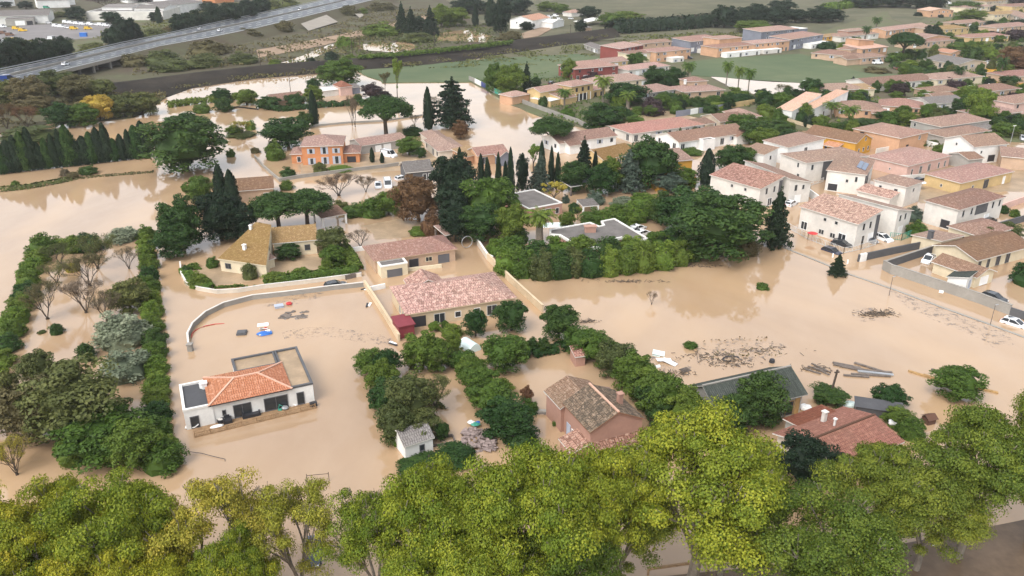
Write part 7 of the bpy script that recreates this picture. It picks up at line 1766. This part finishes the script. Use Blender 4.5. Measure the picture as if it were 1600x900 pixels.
car(997, 358, (1010, 354), 'white', 'rear one of three white cars beside the angular flat roof', z=-.4)
car(1004, 366, (1016, 362), 'white', 'front one of three white cars beside the angular flat roof', z=-.4)
car(990, 362, (1002, 358), 'silver', 'left one of three pale cars beside the angular flat roof', z=-.4)
car(1258, 232, (1268, 231), 'navy', 'dark navy car before the ochre house', z=-.2)
car(1205, 224, (1212, 220), 'white', 'white car behind the white cube houses', z=-.1)
car(1253, 221, (1246, 218), 'white', 'white car left of the ochre house', z=-.1)
car(1596, 214, (1600, 224), 'white', 'white car on the muddy street at the far right edge', z=0)
car(1598, 219, (1604, 229), 'silver', 'silver car in front of the white one at the far right edge', z=0)
car(1236, 320, (1244, 316), 'white', 'white car behind the tall spiky conifer', z=-.3)
car(1438, 284, (1446, 282), 'black', 'dark car at the wall of the yellow bungalow', z=-.3)
car(1545, 346, (1556, 343), 'black', 'dark car before the long window front', z=-.4)
car(829, 138, (836, 136), 'white', 'white car left of the arcaded villa', z=.1)
car(862, 132, (868, 130), 'black', 'black car under the villa roof edge', z=.1)
zz = 'on the far parking lot'
for k, (x, y, c, kd) in enumerate(((88, 42, 'white', 'van'), (97, 43, 'white', 'van'), (106, 44, 'white', 'car'), (116, 46, 'yellow', 'van'), (138, 46, 'yellow', 'van'), (104, 36, 'white', 'van'), (112, 37, 'white', 'van'), (121, 38, 'white', 'van'), (130, 39, 'white', 'van'), (142, 39, 'white', 'van'), (150, 39, 'white', 'car'), (158, 40, 'white', 'van'), (166, 41, 'white', 'van'),
                                   (176, 42, 'white', 'car'), (26, 46, 'yellow', 'van'), (36, 49, 'yellow', 'van'), (6, 53, 'brown', 'van'), (16, 56, 'brown', 'van'), (24, 64, 'yellow', 'van'), (4, 43, 'white', 'van'), (76, 32, 'white', 'van'), (76, 37, 'white', 'car'), (52, 37, 'black', 'van'), (82, 62, 'white', 'van'), (68, 5, 'red', 'van'), (73, 13, 'green', 'van'), (10, 68, 'white', 'van'))):
    car(x, y, 10 + (k * 37 % 30) - 15, c, f'{c} {kd}', kd, .3, zz, True)
item('blue_container', 'container', 'blue waste container on the far parking lot', 131, 57, 'blue', lambda m: (m.box(-2, 2, -1.2, 1.2, 0, 2.2), m.box(-2.1, 2.1, -1.3, 1.3, 2.2, 2.35)), .1, z=.3)
for x, t, hd, c, kd, lb in ((103, .3, 1, 'white', 'car', 'white car on the motorway above the bridge'), (343, .3, 1, 'white', 'car', 'white car on the near lanes of the motorway'), (312, .72, 1, 'silver', 'car', 'silver car on the far lanes of the motorway'), (468, .55, 1, 'white', 'van', 'white lorry on the motorway near the top')):
    k = 0
    rr = lerprow(t)
    for i in range(len(rr) - 1):
        if to_px(rr[i])[0] <= x <= to_px(rr[i + 1])[0]: break
    a, b = rr[i], rr[i + 1]
    s = (x - to_px(a)[0]) / (to_px(b)[0] - to_px(a)[0])
    q = a.lerp(b, s)
    o = car(400, 400, math.degrees(math.atan2(b.y - a.y, b.x - a.x)), c, lb, kd, ZH + .01, simple=True)
    o.location = (q.x, q.y, ZH + .01)
rr = lerprow(.16)
o = car(400, 400, 40, 'blue', 'blue lorry on the motorway at the left edge', 'van', ZH + .01)
o.location = rr[1] + Vector((2.5, 0, .01)); o.scale = (1.9, 1.3, 1.6)
zz = 'by the far white farm'
for x, y, c, kd in ((858, 28, 'white', 'van'), (868, 26, 'white', 'van'), (860, 33, 'white', 'van'), (874, 32, 'white', 'van'), (884, 22, 'white', 'van'), (891, 24, 'silver', 'car'), (940, 28, 'white', 'van'), (962, 30, 'silver', 'van'), (840, 36, 'blue', 'car'), (892, 30, 'white', 'car'), (976, 30, 'white', 'car')):
    car(x, y, R.uniform(-25, 25), c, f'{c} {"camper van" if kd == "van" else "car"}', kd, .35, zz, True)
zz = 'on the upper right estate streets'
for x, y, c, kd in ((1371, 100, 'white', 'van'), (1402, 86, 'white', 'car'), (1418, 86, 'white', 'car'), (1408, 110, 'red', 'car'), (1402, 108, 'brown', 'car'), (1432, 58, 'white', 'van'), (1441, 60, 'white', 'car'), (1494, 62, 'white', 'van'), (1482, 6, 'white', 'van'), (1546, 100, 'white', 'car'), (1206, 82, 'black', 'car'), (1200, 79, 'grey', 'car'), (1130, 86, 'grey', 'car'), (1076, 92, 'black', 'car')):
    car(x, y, R.uniform(-40, 40), c, f'{c} {kd}', kd, .2, zz, True)
# ------------------------------------------------------------------ air
bm = MB(); bm.box(-1500, 1500, -40, 1400, -1.4, 66, bottom=True)
hz = nodes('haze_air')
hm, hn, hl, hb = hz
hn.remove(hb)
vol = hn.new('ShaderNodeVolumePrincipled')
vol.inputs['Color'].default_value = (.93, .96, 1, 1)
vol.inputs['Density'].default_value = HAZE
hl.new(vol.outputs[0], hn['Material Output'].inputs['Volume'])
if HAZE:
    ho = bm.build('haze', [hm])
    ho['kind'] = 'stuff'

# ------------------------------------------------------------------ labels: look-alikes of one zone get their order in the row
from collections import defaultdict
bpy.context.view_layer.update()
ORD = ['leftmost', 'second from left', 'third from left', 'fourth from left', 'fifth from left', 'sixth from left', 'seventh from left', 'eighth from left', 'ninth from left', 'tenth from left', 'eleventh from left', 'twelfth from left']
RORD = ['rightmost', 'second from right', 'third from right', 'fourth from right', 'fifth from right', 'sixth from right', 'seventh from right', 'eighth from right', 'ninth from right', 'tenth from right', 'eleventh from right']
buck = defaultdict(list)
for o, desc, zone, exact in THINGS: buck[(desc + ' ' + zone).strip()].append(o)
for base, os_ in buck.items():
    if len(os_) == 1:
        os_[0]['label'] = base
        continue
    os_.sort(key=lambda o: to_px(o.location)[0])
    n = len(os_)
    for i, o in enumerate(os_):
        if n == 2: q = ('left', 'right')[i] + ' one of two'
        elif n == 3 and i == 1: q = 'middle one of three'
        elif i < (n + 1) // 2: q = ORD[i]
        else: q = RORD[n - 1 - i]
        o['label'] = f'{q}: {base}' if n > 3 and 0 < i < n - 1 else f'{q} {base}'

for o, d_, z_, e_ in THINGS:
    nw = len(o['label'].split())
    if nw > 16 or nw < 4: print('LABEL', nw, o['label'])
